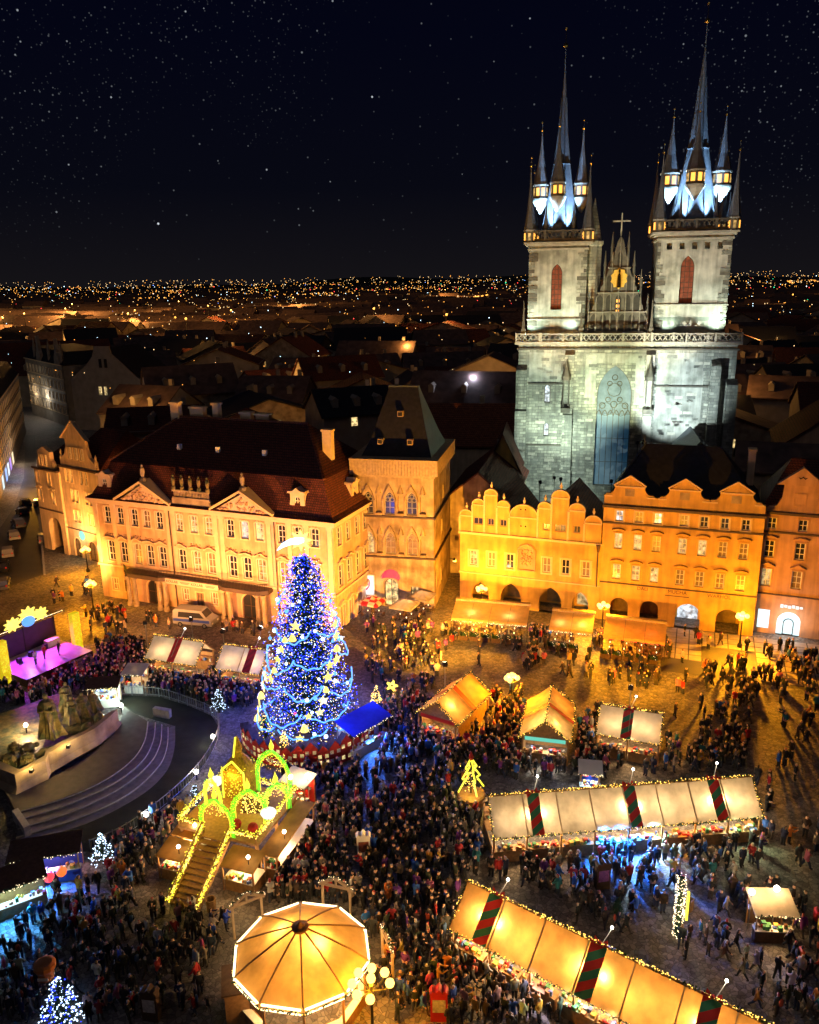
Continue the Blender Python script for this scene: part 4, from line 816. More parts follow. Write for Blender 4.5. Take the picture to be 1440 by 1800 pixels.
b = B(); b.pxz([(1.0,13.9),(5.6,13.9),(5.4,15.0),(5.0,15.3),(5.0,16.6),(3.3,17.4),(1.6,16.6),(1.6,15.3),(1.2,15.0)], -.3, .4); b.ob('gable', M['cream'], CHs)
for x in (2.7, 3.9): win(CHs, x, 14.4, .6, 1.7, 'rect', 1, 2, 'pane', 'trim', y=-.35, st=.1)
b = B(); b.loft([[(6.7,.4,14.9),(CL,.4,14.9),(CL,13,14.9),(6.7,13,14.9)], [(10,6,20),(CL-.5,6,20),(CL-.5,6.4,20),(10,6.4,20)]]); b.loft([[(0,.3,13.9),(6.7,.3,13.9),(6.7,13,13.9),(0,13,13.9)], [(1.5,5,17),(6.7,5,17),(6.7,8,17),(1.5,8,17)]]); b.ob('roof', M['tile'], CHs)
b = B(); b.lathe([(.75,0),(.78,.06)], 14, (0,0,0)); o = b.ob('shop_sign', glow('teal_sign', (.05, .8, .6), 1.2), CHs, loc=(10.9, -.12, 3.9)); o.rotation_euler = (R_(90), 0, 0)
b = B(); b.lathe([(.55,0),(.6,.06)], 14, (0,0,0), 0, 1.3); o = b.ob('shop_sign', glow('teal_sign_small', (.05, .7, .55), .8), CHs, loc=(15.4, -.3, 2.6)); o.rotation_euler = (R_(90), 0, 0)
lamp('sign_light', 'POINT', (10.9, -1.6, 4.0), 120, (.3, 1, .85), CHs, radius=.4)
block(-52, 128, 11, 6, R_(-35))
# ------------------------------------------------------------------ street facades on the left
def block_house(name, label, a, bb, D, H, m, rows, cols, litp, roof='black', seed=1, frame='white', group=None, par=None, z0=3.6):
    t = fr(name, label, 'house', a, bb, group); L = math.hypot(bb[0]-a[0], bb[1]-a[1]); rg = random.Random(seed); ops = []
    fh = (H-z0-.6)/rows; cw_ = L/cols
    for r in range(rows):
        for c in range(cols): ops.append(((c+.5)*cw_, z0+r*fh+.6, min(1.2, cw_*.42), fh*.58, 'rect'))
    b = B(); wall(b, 0, L, 0, H, ops, 0, .25); b.box(.01, L-.01, .27, D, 0, H); w = b.ob('wall', M[m], t)
    for x, z, ww, h, k in ops: win(t, x, z, ww, h, k, 2, 2, rg.choice(litp), 'trim', frame, y=.16, st=.14)
    bxs('cornice', 'trim', w, (-.2, L+.2, -.35, .02, H, H+.3), *[(0, L, -.16, .02, z0+r*fh+.05, z0+r*fh+.2) for r in range(rows)])
    b = B(); b.loft([[(0,-.2,H+.3),(L,-.2,H+.3),(L,D,H+.3),(0,D,H+.3)], [(1.6,2.2,H+4.0),(L-1.6,2.2,H+4.0),(L-1.6,D-2,H+4.0),(1.6,D-2,H+4.0)]]); b.ob('roof', M[roof], t)
    return t, L
bl, L_ = block_house('street_block', 'pale apartment block lit blue-white with spired roof gables down the side street', (-126.8, 276), (-102.6, 246.5), 18, 18.5, 'wall_d', 4, 11, ('pane','pane','pane','pane_d'), seed=4)
for x in (16, 34):
    b = B(); b.pxz([(x-2.4,18.8),(x+2.4,18.8),(x+2.0,21),(x+1.0,22.1),(x+.7,24),(x,26.5),(x-.7,24),(x-1.0,22.1),(x-2.0,21)], -.2, .8); b.ob('spired_gable', M['wall_d'], bl)
for x in (10, 25, 37): b = B(); b.lathe([(.5,18.8),(.55,22),(.1,25.5)], 6, (x,.6,0)); b.ob('pinnacle', M['wall_d'], bl)
lamp('street_glow', 'POINT', (20, -2.0, 8), 900, (.9, .85, .75), bl, radius=.5); lamp('street_glow', 'POINT', (8, -2.0, 8), 600, (1, .8, .55), bl, radius=.5)
g2 = fr('gable_end_house', 'dim gable end wall with three lit windows behind the corner house', 'house', (-99, 243), (-74, 236))
b = B(); wall(b, 0, 24, 0, 15, [(9.5,10.5,1.2,2.6,'rect'),(11.3,10.5,1.2,2.6,'rect'),(17.3,11,1.2,2.6,'rect')], 0, .25); b.pxz([(0,15),(24,15),(22,16),(14.5,22.5),(14,24.6),(9.2,24.6),(8.0,21.5),(5.5,19),(2,16.5)], 0, .5); b.box(0, 24, .5, 18, 0, 15); b.ob('wall', M['wall_d'], g2)
for x, z in ((9.5,10.5),(11.3,10.5),(17.3,11)): win(g2, x, z, 1.2, 2.6, 'rect', 2, 2, 'pane_w', None, y=.15)
b = B(); b.a([(0,.5,15),(24,.5,15),(12,.5,24),(0,18,15),(24,18,15),(12,18,24)], [(0,2,5,3),(1,4,5,2),(3,5,4)]); b.ob('roof', M['black'], g2)
for x in (10.6, 12.4): b = B(); b.box(x-.5, x+.5, -.03, .02, 18.5, 21); b.ob('window', M['pane'], g2)
lb2, L_ = block_house('street_row_house', 'brown stucco street row facade running away along the left edge', (-78.5, 149), (-113, 240), 14, 17, 'wall_d', 4, 24, ('pane','pane','pane','pane','pane_w'), seed=8)
lamp('street_glow', 'POINT', (18, -6, 5), 3500, AMBER, lb2, radius=.4); lamp('street_glow', 'POINT', (45, -6, 5), 1200, (1, .7, .45), lb2, radius=.4)
for k, (x, c, s_) in enumerate(((30, (.3, .5, 1), 1.2), (36, (.8, .9, 1), 1.2), (42, (.5, .3, 1), 1.0), (49, (1, .8, .5), 1.2), (22, (.7, .9, 1), 1.0))):
    b = B(); b.box(x-1.4, x+1.4, -.12, -.05, .3, 3.0); b.ob('shop_window', glow('shop_glow', c, s_), lb2); lamp('shop_glow', 'POINT', (x, -2, 2), 160, c, lb2, radius=.5)
# red-roofed houses between the tower house and the church
def simple_house(name, label, x0, x1, y0, y1, ze, zr, m, rm, along='x', rz=0., group=None, cat='house', chim=0, lit=()):
    cx, cy = (x0+x1)/2, (y0+y1)/2; hx, hy = (x1-x0)/2, (y1-y0)/2
    t = thing(name, label, cat, (cx, cy, 0), rz, group); b = B(); b.box(-hx, hx, -hy, hy, 0, ze)
    if along == 'x': b.a([(-hx,-hy,ze),(-hx,hy,ze),(-hx,0,zr-.15),(hx,-hy,ze),(hx,hy,ze),(hx,0,zr-.15)], [(0,2,1),(3,4,5)])
    else: b.a([(-hx,-hy,ze),(hx,-hy,ze),(0,-hy,zr-.15),(-hx,hy,ze),(hx,hy,ze),(0,hy,zr-.15)], [(0,1,2),(3,5,4)])
    b.ob('wall', M[m], t); b = B(); o = .5
    if along == 'x':
        for s in (-1, 1): b.a([(-hx-o,s*(hy+o),ze-.3),(hx+o,s*(hy+o),ze-.3),(hx+o,0,zr),(-hx-o,0,zr),(-hx-o,s*(hy+o),ze-.55),(hx+o,s*(hy+o),ze-.55),(hx+o,0,zr-.25),(-hx-o,0,zr-.25)], [(0,1,2,3),(4,7,6,5),(0,4,5,1),(0,3,7,4),(1,5,6,2)])
    else:
        for s in (-1, 1): b.a([(s*(hx+o),-hy-o,ze-.3),(s*(hx+o),hy+o,ze-.3),(0,hy+o,zr),(0,-hy-o,zr),(s*(hx+o),-hy-o,ze-.55),(s*(hx+o),hy+o,ze-.55),(0,hy+o,zr-.25),(0,-hy-o,zr-.25)], [(0,1,2,3),(4,7,6,5),(0,4,5,1),(0,3,7,4),(1,5,6,2)])
    r = b.ob('roof', M[rm], t)
    for i in range(chim):
        xx = hx*(.7-1.3*i/max(1, chim)); b = B(); b.cb(xx if along == 'x' else .8, 0.6 if along == 'x' else xx*hy/hx, zr-1.2, .9, .8, 2.6); b.ob('chimney', M['wall_d'], r)
    if name == 'city_house' and along == 'x' and cy < 300:
        for i in range(3): xx = hx*(-.6+.6*i); zz = ze+(zr-ze)*.35; b = B(); b.box(xx-.6, xx+.6, -hy*.78, -hy*.3, zz-.4, zz+1.1); b.a([(xx-.75,-hy*.8,zz+1.1),(xx+.75,-hy*.8,zz+1.1),(xx,-hy*.8,zz+1.7),(xx-.75,-hy*.2,zz+1.1),(xx+.75,-hy*.2,zz+1.1),(xx,-hy*.2,zz+1.7)], [(0,1,2),(0,2,5,3),(1,4,5,2)]); b.ob('dormer', M[m], r)
    for x, z, w, h, p in lit:
        b = B(); b.box(x-w/2, x+w/2, -hy-.06, -hy-.01, z, z+h); b.ob('window', M[p], t)
    return t
simple_house('red_roof_house', 'low red-tiled house wedged between the stone tower house and the domed gables', 7.5, 17, 113, 133, 11.5, 15.5, 'bell', 'tile', 'y', R_(-14), chim=1)
simple_house('red_roof_house', 'long orange-roofed house behind the steep dark tower roof', 3, 23, 141, 156, 14, 20, 'cream', 'tile2', 'x', R_(-6), chim=2)
simple_house('red_roof_house', 'small gabled house with orange end wall next to the church corner', 13.2, 18.6, 128, 139, 12, 18.2, 'yellow', 'tile', 'y', R_(-10))
simple_house('porch_house', 'dark hipped porch roof at the foot of the right church tower', 39, 49, 118, 130, 13, 18.5, 'churchp', 'slate', 'y', R_(-12))
simple_house('back_house', 'low brown-roofed house between the black roof and the right church buttress', 47, 62, 108, 118, 16, 19, 'sand', 'roof_d', 'x', R_(-20), chim=1)
simple_house('back_house', 'red-roofed house with pale gable beyond the right edge gable', 60, 78, 122, 138, 16, 23, 'rose', 'tile', 'y', R_(-20), chim=1)
simple_house('back_house', 'dark roofed annexe directly left of the church front', -4, 5, 122, 134, 13, 18, 'wall_d', 'roof_d', 'x', R_(-12), chim=2, lit=((1, 9, .9, 1.3, 'pane_w'),))
# ------------------------------------------------------------------ the dark city behind
rg = random.Random(21)
occ = [(-26,108,24),(-1,106,12),(16,108,14),(35,100,14),(35,142,26),(50,95,14),(-52,128,15),(-115,262,26),(-87,240,20),(-95,195,20),(-80,160,12),(12,148,14),(10,124,10),(44,124,12),(55,112,12),(69,130,14),(0,128,9)]
def street(x, y):  # keep the side street open
    return -150 < x < -55 and y < 260 and abs((x+70)+(y-135)*.40) < 13
city = []
yy = 124.
while yy < 760:
    step = 19+yy*.016; xx = -.56*yy-10
    while xx < .56*yy+10:
        w = rg.uniform(13, 24)*(1+yy/1400); cx_ = xx+w/2; cy_ = yy+rg.uniform(-4, 4); xx += w+rg.uniform(.5, 5)
        d = rg.uniform(11, 15)*(1+yy/1600)
        if any(math.hypot(cx_-a, cy_-b_) < r+w*.4 for a, b_, r in occ) or street(cx_, cy_): continue
        city.append((cx_, cy_, w, d))
    yy += step
city = [c for c in city if abs(c[0]) < .53*c[1]+12]
rg.shuffle(city); city.sort(key=lambda c: c[1]); near_c = city[:230]; far_c = city[230:]
tint = []
for k, (cx_, cy_, w, d) in enumerate(near_c):
    ze = rg.uniform(11, 16.5); zr = ze+rg.uniform(3.5, 6.5); al = 'x' if rg.random() < .72 else 'y'
    lit = []
    if cy_ > 150 and rg.random() < .75:
        for i in range(rg.choice((1, 1, 2, 3))): lit.append((rg.uniform(-w*.38, w*.38), rg.uniform(ze-5, ze-2.2), rg.uniform(.8, 1.1)*(1+cy_/900), 1.4*(1+cy_/900), rg.choice(('pane_w', 'pane_w', 'pane_c', 'pane_y'))))
    rm_ = rg.choice(('roof_d', 'roof_d', 'tile', 'black')); tt = cx_/cy_
    zone = 'far left beyond the side street' if tt < -.38 else 'behind the baroque palace' if tt < -.1 else 'behind the stone tower house' if tt < .12 else 'behind the church' if tt < .4 else 'right of the church'
    dist = 'close' if cy_ < 200 else 'farther back' if cy_ < 330 else 'far off'
    simple_house('city_house', f"{dict(roof_d='brown', tile='red', black='black')[rm_]}-roofed house with {'no' if not lit else ('', 'one', 'two', 'three')[len(lit)]} lit window{'s' if len(lit) != 1 else ''}, {dist} {zone}", cx_-w/2, cx_+w/2, cy_-d/2, cy_+d/2, ze, zr, rg.choice(('wall_d', 'wall_d', 'sand')), rm_, al, R_(rg.choice((-20, -12, 8, 25))+rg.uniform(-5, 5)), 'unlit houses of the old town', chim=rg.choice((0, 1, 1, 2)) if cy_ < 350 else 0, lit=lit)
fb = B()
for cx_, cy_, w, d in far_c+[(rg.uniform(-.55, .55)*y, y, rg.uniform(18, 45), rg.uniform(12, 24)) for y in [760+2900*rg.random()**1.4 for _ in range(1500)]]:
    ze = rg.uniform(9, 15); zr = ze+rg.uniform(3, 6); a = R_(rg.uniform(-30, 30)); fb.T = Matrix.Translation((cx_, cy_, 0)) @ Matrix.Rotation(a, 4, 'Z')
    fb.c = 0; fb.box(-w/2, w/2, -d/2, d/2, 0, ze); fb.c = 1
    fb.a([(-w/2-.5,-d/2-.5,ze),(w/2+.5,-d/2-.5,ze),(w/2+.5,d/2+.5,ze),(-w/2-.5,d/2+.5,ze),(-w/2,0,zr),(w/2,0,zr)], [(0,1,5,4),(2,3,4,5),(0,4,3),(1,2,5)])
fb.ob('distant_town', [M['wall_d'], M['roof_d']], kind='stuff', label='far unlit town houses merging towards the horizon', cat='town')
# points of light over the town
def lights(name, label, pts, g):
    b = B()
    for x, y, z, r in pts: b.octa((x, y, z), r)
    b.ob(name, g, kind='stuff', label=label, cat='city lights')
ps = {k: [] for k in 'owcrgb'}
for q in range(170):       # strings of street lights
    y = 300+2900*rg.random()**1.5; x = rg.uniform(-.56, .5)*y; a = R_(rg.choice((-20, -12, 70, 78, 15, 100))+rg.uniform(-8, 8)); sp_ = rg.uniform(16, 30)*(1+y/2500); k = rg.choices('owcr', (14, 5, 1, .4))[0]
    for i in range(rg.randint(5, 22)): ps[k].append((x+math.cos(a)*sp_*i+rg.uniform(-2,2), y+math.sin(a)*sp_*i, rg.uniform(13, 17), y*rg.uniform(.0003, .0006)))
for i in range(420): y = rg.uniform(190, 760); ps[rg.choice('ooowwc')].append((rg.uniform(-.54, .54)*y, y, rg.uniform(14.5, 20), y*rg.uniform(.0003, .00065)))
for i in range(2400):
    y = 330+3700*rg.random()**1.6; x = rg.uniform(-.56, .56)*y
    t = x/y
    if rg.random() > (.95 if t < -.15 else .75 if t < .12 else .5): continue
    k = rg.choices('owcrgb', (62, 26, 6, 2, 1, 2))[0]
    if t > .05 and rg.random() < .2: k = rg.choice('crgb')
    ps[k].append((x, y, rg.uniform(8, 20)+(12 if y > 3000 else 0), y*rg.uniform(.0002, .00058)))
for i in range(500):
    y = rg.uniform(4250, 4680); x = rg.uniform(-.55, .55)*y; ps[rg.choice('oww')].append((x, y, 12+(y-4200)*.09, y*rg.uniform(.00022, .00045)))
for x0, y0, x1, y1, n in ((-262, 500, -120, 520, 34), (-255, 470, -210, 560, 14), (-190, 455, -120, 600, 16), (-60, 480, 60, 560, 16), (-250, 430, -150, 425, 14), (120, 600, 240, 640, 14), (-20, 640, 130, 700, 20), (-460, 820, -240, 980, 26), (-420, 640, -180, 700, 18), (-700, 1500, 100, 1900, 60), (60, 1100, 160, 1500, 30), (-330, 800, -80, 760, 20), (700, 1900, 1300, 2300, 36), (420, 900, 520, 1100, 18)):
    for i in range(n): t = i/n; ps['o'].append((x0+(x1-x0)*t+rg.uniform(-3,3), y0+(y1-y0)*t+rg.uniform(-6,6), 14, .7+.0004*y0))
GC = {'o': glow('sodium_street_light', (1, .4, .06), 3), 'w': glow('far_white_light', (1, .66, .3), 3), 'c': glow('far_cool_light', (.6, .85, 1), 5), 'r': glow('far_red_light', (1, .05, .05), 5), 'g': glow('far_green_light', (.05, 1, .4), 4), 'b': glow('far_blue_light', (.15, .3, 1), 5)}
for k, nm in zip('owcrgb', ('orange', 'white', 'cool white', 'red', 'green', 'blue')): lights('city_lights', 'distant scattered %s lights across the dark town' % nm, ps[k], GC[k])
# far boulevard glow; lamps added between nearer roofs to rim-light the houses
for kk_, (x, y, e) in enumerate(((-380, 720, 180000), (-300, 760, 180000), (-215, 800, 120000), (-480, 900, 180000), (-120, 900, 120000), (60, 1300, 180000), (500, 1000, 20000), (-60, 175, 2600), (-20, 170, 2600), (-38, 230, 5000), (20, 215, 4000), (75, 190, 4000), (95, 260, 6000), (-75, 320, 9000), (0, 300, 8000), (60, 340, 8000), (140, 330, 9000), (-160, 370, 12000), (-110, 420, 12000), (-225, 470, 70000), (-165, 500, 60000), (-110, 530, 40000), (-240, 530, 60000), (-20, 520, 27000), (-180, 560, 60000), (-330, 560, 72000), (-250, 620, 90000), (-330, 660, 90000), (-150, 640, 60000), (20, 420, 15000), (130, 480, 15000), (320, 700, 12000))):
    t = thing('town_glow_lamp', 'sodium street lamp %s, %s' % ('added close behind the square' if y < 250 else 'added among the middle roofs' if y < 450 else 'on a far boulevard', 'far left' if x/y < -.4 else 'left of the palace chimney' if x/y < -.2 else 'in the middle' if x/y < .15 else 'right of the church'), 'street lamp', (x, y, 0), 0, 'far boulevard lamps')
    b = B(); hh = 24 if y > 400 else 15; b.cyl((0,0,0),(0,0,hh), .2, .15, 6); b.ob('post', M['iron'], t); b = B(); b.ball((0,0,hh+.4), .6 if y > 400 else .3, 8, 5); b.ob('lamp_head', GC['o'], t); lamp('lamp_light', 'POINT', (0,0,hh+4), e, (1, .45, .1), t, radius=1.5)
# lit dome and lit block far left
D_ = Y(233, 572, 560); dm = thing('domed_hall', 'far domed hall with ribbed golden lit dome', 'building', (D_.x, 560, 0))
b = B(); b.box(-26, 26, -8, 16, 0, 8); b.box(-9, 9, -5, 12, 8, 10); b.ob('wall', M['wall_d'], dm)
b = B(); b.lathe([(6.2,8),(6.2,13)], 16, (0,3,0)); b.ob('drum', M['wall_d'], dm)
for i in range(9): a = R_(180+22.5*i-0); b = B(); b.cb(6.25*math.cos(a), 3+6.25*math.sin(a), 9, 1.0, 1.0, 2.6); b.ob('drum_window', M['pane_w'], dm)
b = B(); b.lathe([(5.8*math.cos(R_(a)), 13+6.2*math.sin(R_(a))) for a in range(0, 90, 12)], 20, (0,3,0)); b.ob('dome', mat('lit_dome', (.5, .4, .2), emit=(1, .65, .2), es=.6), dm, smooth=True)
for i in range(12):
    b = B(); a = math.pi*2*i/12; b.tube([(5.95*math.cos(R_(e))*math.cos(a), 3+5.95*math.cos(R_(e))*math.sin(a), 13+6.3*math.sin(R_(e))) for e in range(0, 90, 14)], .35, 4); b.ob('rib', M['roof_d'], dm)
Q = Y(465, 535, 1150); t = thing('lit_office_block', 'far square block glowing solid orange', 'building', (Q.x, 1150, 0)); b = B(); b.box(-9, 9, -8, 8, 0, Q.z+6); b.box(-9.4, 9.4, -8.4, 8.4, Q.z+6, Q.z+7); b.ob('wall', mat('amber_render', (.6, .42, .2)), t); lamp('block_flood', 'POINT', (0,-16,Q.z-2), 26000, ORANGE, t, radius=.5)
for r in range(3):
    for c in range(4): b = B(); b.box(-7+c*4, -5.2+c*4, -8.1, -8.02, Q.z+4-r*4, Q.z+5.4-r*4); b.ob('window', M['pane_w'], t)
# bright white floodlight behind the tower house
Pf = Y(831, 662, 190); t = thing('roof_floodlight', 'glaring white floodlight on a dark roof left of the church', 'floodlight', (Pf.x, 190, 0))
b = B(); b.cyl((0,0,0),(0,0,Pf.z-.4), .12, .1, 6); b.ob('mast', M['iron'], t); b = B(); b.ball((0,-.2,Pf.z), .75, 8, 6); b.ob('lamp_head', glow('glaring_floodlight', (.95, .95, 1), 40), t); lamp('flood_glare', 'POINT', (0,-1.5,Pf.z), 5200, (.7, .75, 1), t, radius=.6)
# ------------------------------------------------------------------ paved apron in front of the golden house
ap = put('paved_apron', None, None, (23.78, 96.57, 0), math.atan2(90.5-96.57, 41-23.78), kind='structure')
b = B(); b.box(8.2, 36, -12.5, -.3, .004, .012); b.ob('joint_bed', M['asphalt'], ap)
sl = B(); sl.box(-.66, .66, -.66, .66, 0, .035); slm = sl.mesh('paving_slab', M['slab'])
for i in range(19):
    for j in range(8):
        if 13 < 8.9+i*1.45 < 18.0 and j > 2 or (8.9+i*1.45 < 13 and j > 5): continue
        put('paving_slab', slm, ap, (8.9+i*1.45, -1.0-j*1.45, .012))
# ------------------------------------------------------------------ street lamps
def street_lamp(label, loc, h, energy, n=5, r=.27, col=ORANGE, ring_r=.55, rz=0., beam=None, sq=0):
    t = thing('street_lamp', label, 'street lamp', (loc.x, loc.y, 0), rz, 'candelabra street lamps')
    b = B(); b.lathe([(.28,0),(.28,.4),(.16,.55),(.1,.9),(.075,h-.2),(.12,h-.1)], 8); b.ob('post', M['iron'], t)
    b = B(); g_ = []
    for i in range(n):
        a = 2*math.pi*i/n; p = (ring_r*math.cos(a), ring_r*math.sin(a), h)
        if i == n-1 and n > 4: p = (0, 0, h+.35)
        b.tube([(0,0,h-.5), (p[0]*.7, p[1]*.7, h-.45), (p[0], p[1], p[2]-r)], .035, 4); g_.append(p)
    b.ob('arm', M['iron'], t)
    for p in g_: b = B(); b.ball(p, r, 10, 6); b.ob('globe', G['globe'], t, smooth=True)
    lamp('lamp_light', 'POINT', (0, 0, h+.1), energy, col, t, radius=.45)
    if sq: lamp('added_ground_spot', 'SPOT', (0,0,h+.3), sq, ORANGE, t, (-4,-9,0), 150, 1.0, .8)  # extra spot added to throw more orange onto the ground
    if beam: lamp('added_facade_spot', 'SPOT', (0,0,h+.6), beam[1], (1,.4,.09), t, tuple(Vector(beam[0])-Vector((loc.x,loc.y,0))), 100, .8, .3)  # extra spot added at the lamp head to brighten the corner house
    block(loc.x, loc.y, .5, .5); return t
street_lamp('globe street lamp in front of the palace left wing', Z(165,1075), 3.9, 7500, sq=14000, beam=((-55, 126, 9), 22000))
street_lamp('globe street lamp before the corner house arcade', Z(155,1005), 3.5, 6000, sq=9000, beam=((-57, 127.5, 9), 20000))
street_lamp('globe street lamp behind the ochre awning at the first pointed arch', Z(846,1080), 3.5, 8500, sq=22000)
street_lamp('globe street lamp between the domed house and the golden house', Z(1058,1118), 3.9, 9500, sq=32000)
street_lamp('globe street lamp on the pale slabs by the last golden arch', Z(1300,1138), 3.9, 10500, 6, sq=52000)
street_lamp('globe street lamp standing behind the three gabled market tents', Z(899,1242), 3.2, 10000, 6, sq=26000)
street_lamp('large eight-globe lamp beside the round kiosk at the bottom edge', Vector((-2.55, 36.6, 0)), 4.4, 4200, 8, .27, ORANGE, 1.05)
t = thing('wall_lantern', 'lit lantern on the side wall of the stone tower house', 'lantern', (5.35, 104.6, 0), R_(78))
b = B(); b.bar((0,0,5.6),(0,-.6,5.6), .06); b.lathe([(.1,5.0),(.2,5.1),(.24,5.5),(.05,5.75)], 6, (0,-.6,0)); b.ob('bracket', M['iron'], t); b = B(); b.ball((0,-.6,5.3), .24, 8, 5); b.ob('globe', G['globe'], t); lamp('lamp_light', 'POINT', (0,-.9,5.3), 1500, ORANGE, t, radius=.2)
# floodlights on masts that light the palace and tower house fronts
def mast_flood(label, loc, h, tgt, e, col, ang=95):
    t = thing('mast_floodlight', label, 'floodlight', (loc.x, loc.y, 0)); b = B(); b.cyl((0,0,0),(0,0,h), .07, .05, 6); b.ob('mast', M['steel'], t)
    d = (Vector(tgt)-Vector((loc.x, loc.y, h))).normalized(); p = Vector((0,0,h)); b = B(); b.bar(p-d*.25, p+d*.12, .45, .35); b.ob('lamp_head', M['iron'], t)
    b = B(); q = p+d*.13; b.bar(q, q+d*.03, .4, .3); b.ob('lens', G['bulb'], t)
    o = lamp('flood_beam', 'SPOT', tuple(p+d*.4), e, col, t, None, ang, .8, .2); o.rotation_euler = d.to_track_quat('-Z', 'Y').to_euler()
PEACH = (1, .385, .09)
mast_flood('bright floodlight mast behind the far left ribboned tent', Z(262,1158), 4.6, (-36, 104.5, 7.5), 15000, PEACH, 110)
mast_flood('bright floodlight mast above the ribboned tent by the van', Z(342,1152), 4.6, (-27, 101, 8.5), 15000, PEACH, 110)
mast_flood('bright floodlight mast between the two ribboned tents', Z(397,1172), 4.4, (-18, 97, 8), 15000, PEACH, 110)
mast_flood('bright floodlight mast left of the lit fir tree', Z(462,1166), 4.4, (-10, 96, 9), 8000, PEACH, 110)
mast_flood('bright lamp mast behind the sideways honey hut', Vector((3.3, 74.6, 0)), 4.9, (-1, 101.5, 11), 85000, AMBER, 105)
mast_flood('bright lamp mast behind the right white ribboned tent', Vector((20.4, 69.0, 0)), 5.0, (31, 94, 9), 30000, (1, .38, .01), 120)
# ------------------------------------------------------------------ market tents
rib = bpy.data.materials.new('striped_ribbon'); rib.use_nodes = True; n_ = rib.node_tree.nodes; l_ = rib.node_tree.links
def stripes(m, cA, cB, period, slant):
    n_ = m.node_tree.nodes; l_ = m.node_tree.links; p_ = n_['Principled BSDF']; t_ = n_.new('ShaderNodeTexCoord'); s_ = n_.new('ShaderNodeSeparateXYZ'); l_.new(t_.outputs['Object'], s_.inputs[0])
    a_ = n_.new('ShaderNodeMath'); a_.operation = 'MULTIPLY_ADD'; l_.new(s_.outputs[0], a_.inputs[0]); a_.inputs[1].default_value = slant; l_.new(s_.outputs[1], a_.inputs[2])
    f_ = n_.new('ShaderNodeMath'); f_.operation = 'PINGPONG'; l_.new(a_.outputs[0], f_.inputs[0]); f_.inputs[1].default_value = period
    g_ = n_.new('ShaderNodeMath'); g_.operation = 'GREATER_THAN'; l_.new(f_.outputs[0], g_.inputs[0]); g_.inputs[1].default_value = period*.52
    x_ = n_.new('ShaderNodeMixRGB'); l_.new(g_.outputs[0], x_.inputs[0]); x_.inputs[1].default_value = (*cA, 1); x_.inputs[2].default_value = (*cB, 1); l_.new(x_.outputs[0], p_.inputs['Base Color']); p_.inputs['Roughness'].default_value = .7
stripes(rib, (.55, .02, .015), (.03, .2, .1), .42, -.55)
rib2 = bpy.data.materials.new('red_ribbon'); rib2.use_nodes = True; stripes(rib2, (.6, .02, .015), (.4, .02, .01), .3, -.8)
checker = bpy.data.materials.new('checked_cloth'); checker.use_nodes = True; n_ = checker.node_tree.nodes; l_ = checker.node_tree.links; c_ = n_.new('ShaderNodeTexChecker'); t_ = n_.new('ShaderNodeTexCoord'); l_.new(t_.outputs['Object'], c_.inputs[0]); c_.inputs['Scale'].default_value = 1.1; c_.inputs[1].default_value = (.45, .02, .04, 1); c_.inputs[2].default_value = (.7, .6, .55, 1); l_.new(c_.outputs[0], n_['Principled BSDF'].inputs['Base Color'])
GOODS = [mat('goods_%d' % i, c, var=.2, scale=6) for i, c in enumerate(((.5,.04,.03),(.6,.4,.08),(.6,.55,.45),(.08,.25,.1),(.1,.15,.4),(.35,.15,.06)))]
def slope_panel(x0, x1, y0, z0, y1, z1, nx=8, ny=5, sag=.06, seed=0):
    b = B(); r = random.Random(seed); vs = []; ph = r.uniform(0, 6)
    for j in range(ny+1):
        for i in range(nx+1):
            t, u = j/ny, i/nx
            vs.append((x0+(x1-x0)*u, y0+(y1-y0)*t, z0+(z1-z0)*t-sag*math.sin(math.pi*t)*(1+.4*math.sin(u*9+ph))-sag*.8*math.sin(math.pi*u)*math.sin(math.pi*t)+r.uniform(-.014,.014)))
    b.a(vs, [(j*(nx+1)+i, j*(nx+1)+i+1, (j+1)*(nx+1)+i+1, (j+1)*(nx+1)+i) for j in range(ny) for i in range(nx)]); return b
def fringe(path, par, n_per=7, r=.035, g='led_y', leaf=True):
    lb_ = B(); pts = []
    for p, q in zip(path[:-1], path[1:]):
        L = (Vector(q)-Vector(p)).length; n = int(L*9)
        for i in range(n if leaf else 0):
            c = Vector(lerp(p, q, i/max(1, n))); d = Vector((random.gauss(0,1), random.gauss(0,1), random.gauss(0,1))).normalized()*.16; e = d.cross(Vector((random.random(), random.random(), random.random()))).normalized()*.06
            lb_.quad(c-d-e, c+d-e*.4, c+d+e*.4, c-d+e)
        for i in range(int(L*n_per)): pts.append(tuple(Vector(lerp(p, q, random.random()))+Vector((random.gauss(0,.06), random.gauss(0,.06), random.gauss(0,.06)))))
    if leaf: lb_.ob('fir_garland', M['leaf2'], par, kind='stuff')
    bulbs('garland_lights', pts, r, G[g], par)
def goods(par, x0, x1, y, z, n, seed=0, w=.3):
    r = random.Random(seed); b = B()
    for i in range(n):
        b.c = r.randrange(6); x = r.uniform(x0, x1); yy_ = y+r.uniform(-w, w); s = r.uniform(.12, .3)
        if r.random() < .5: b.cb(x, yy_, z, s, s, r.uniform(.12, .35))
        else: b.ball((x, yy_, z+s*.5), s*.5, 6, 4)
    b.ob('goods', GOODS, par, kind='stuff')
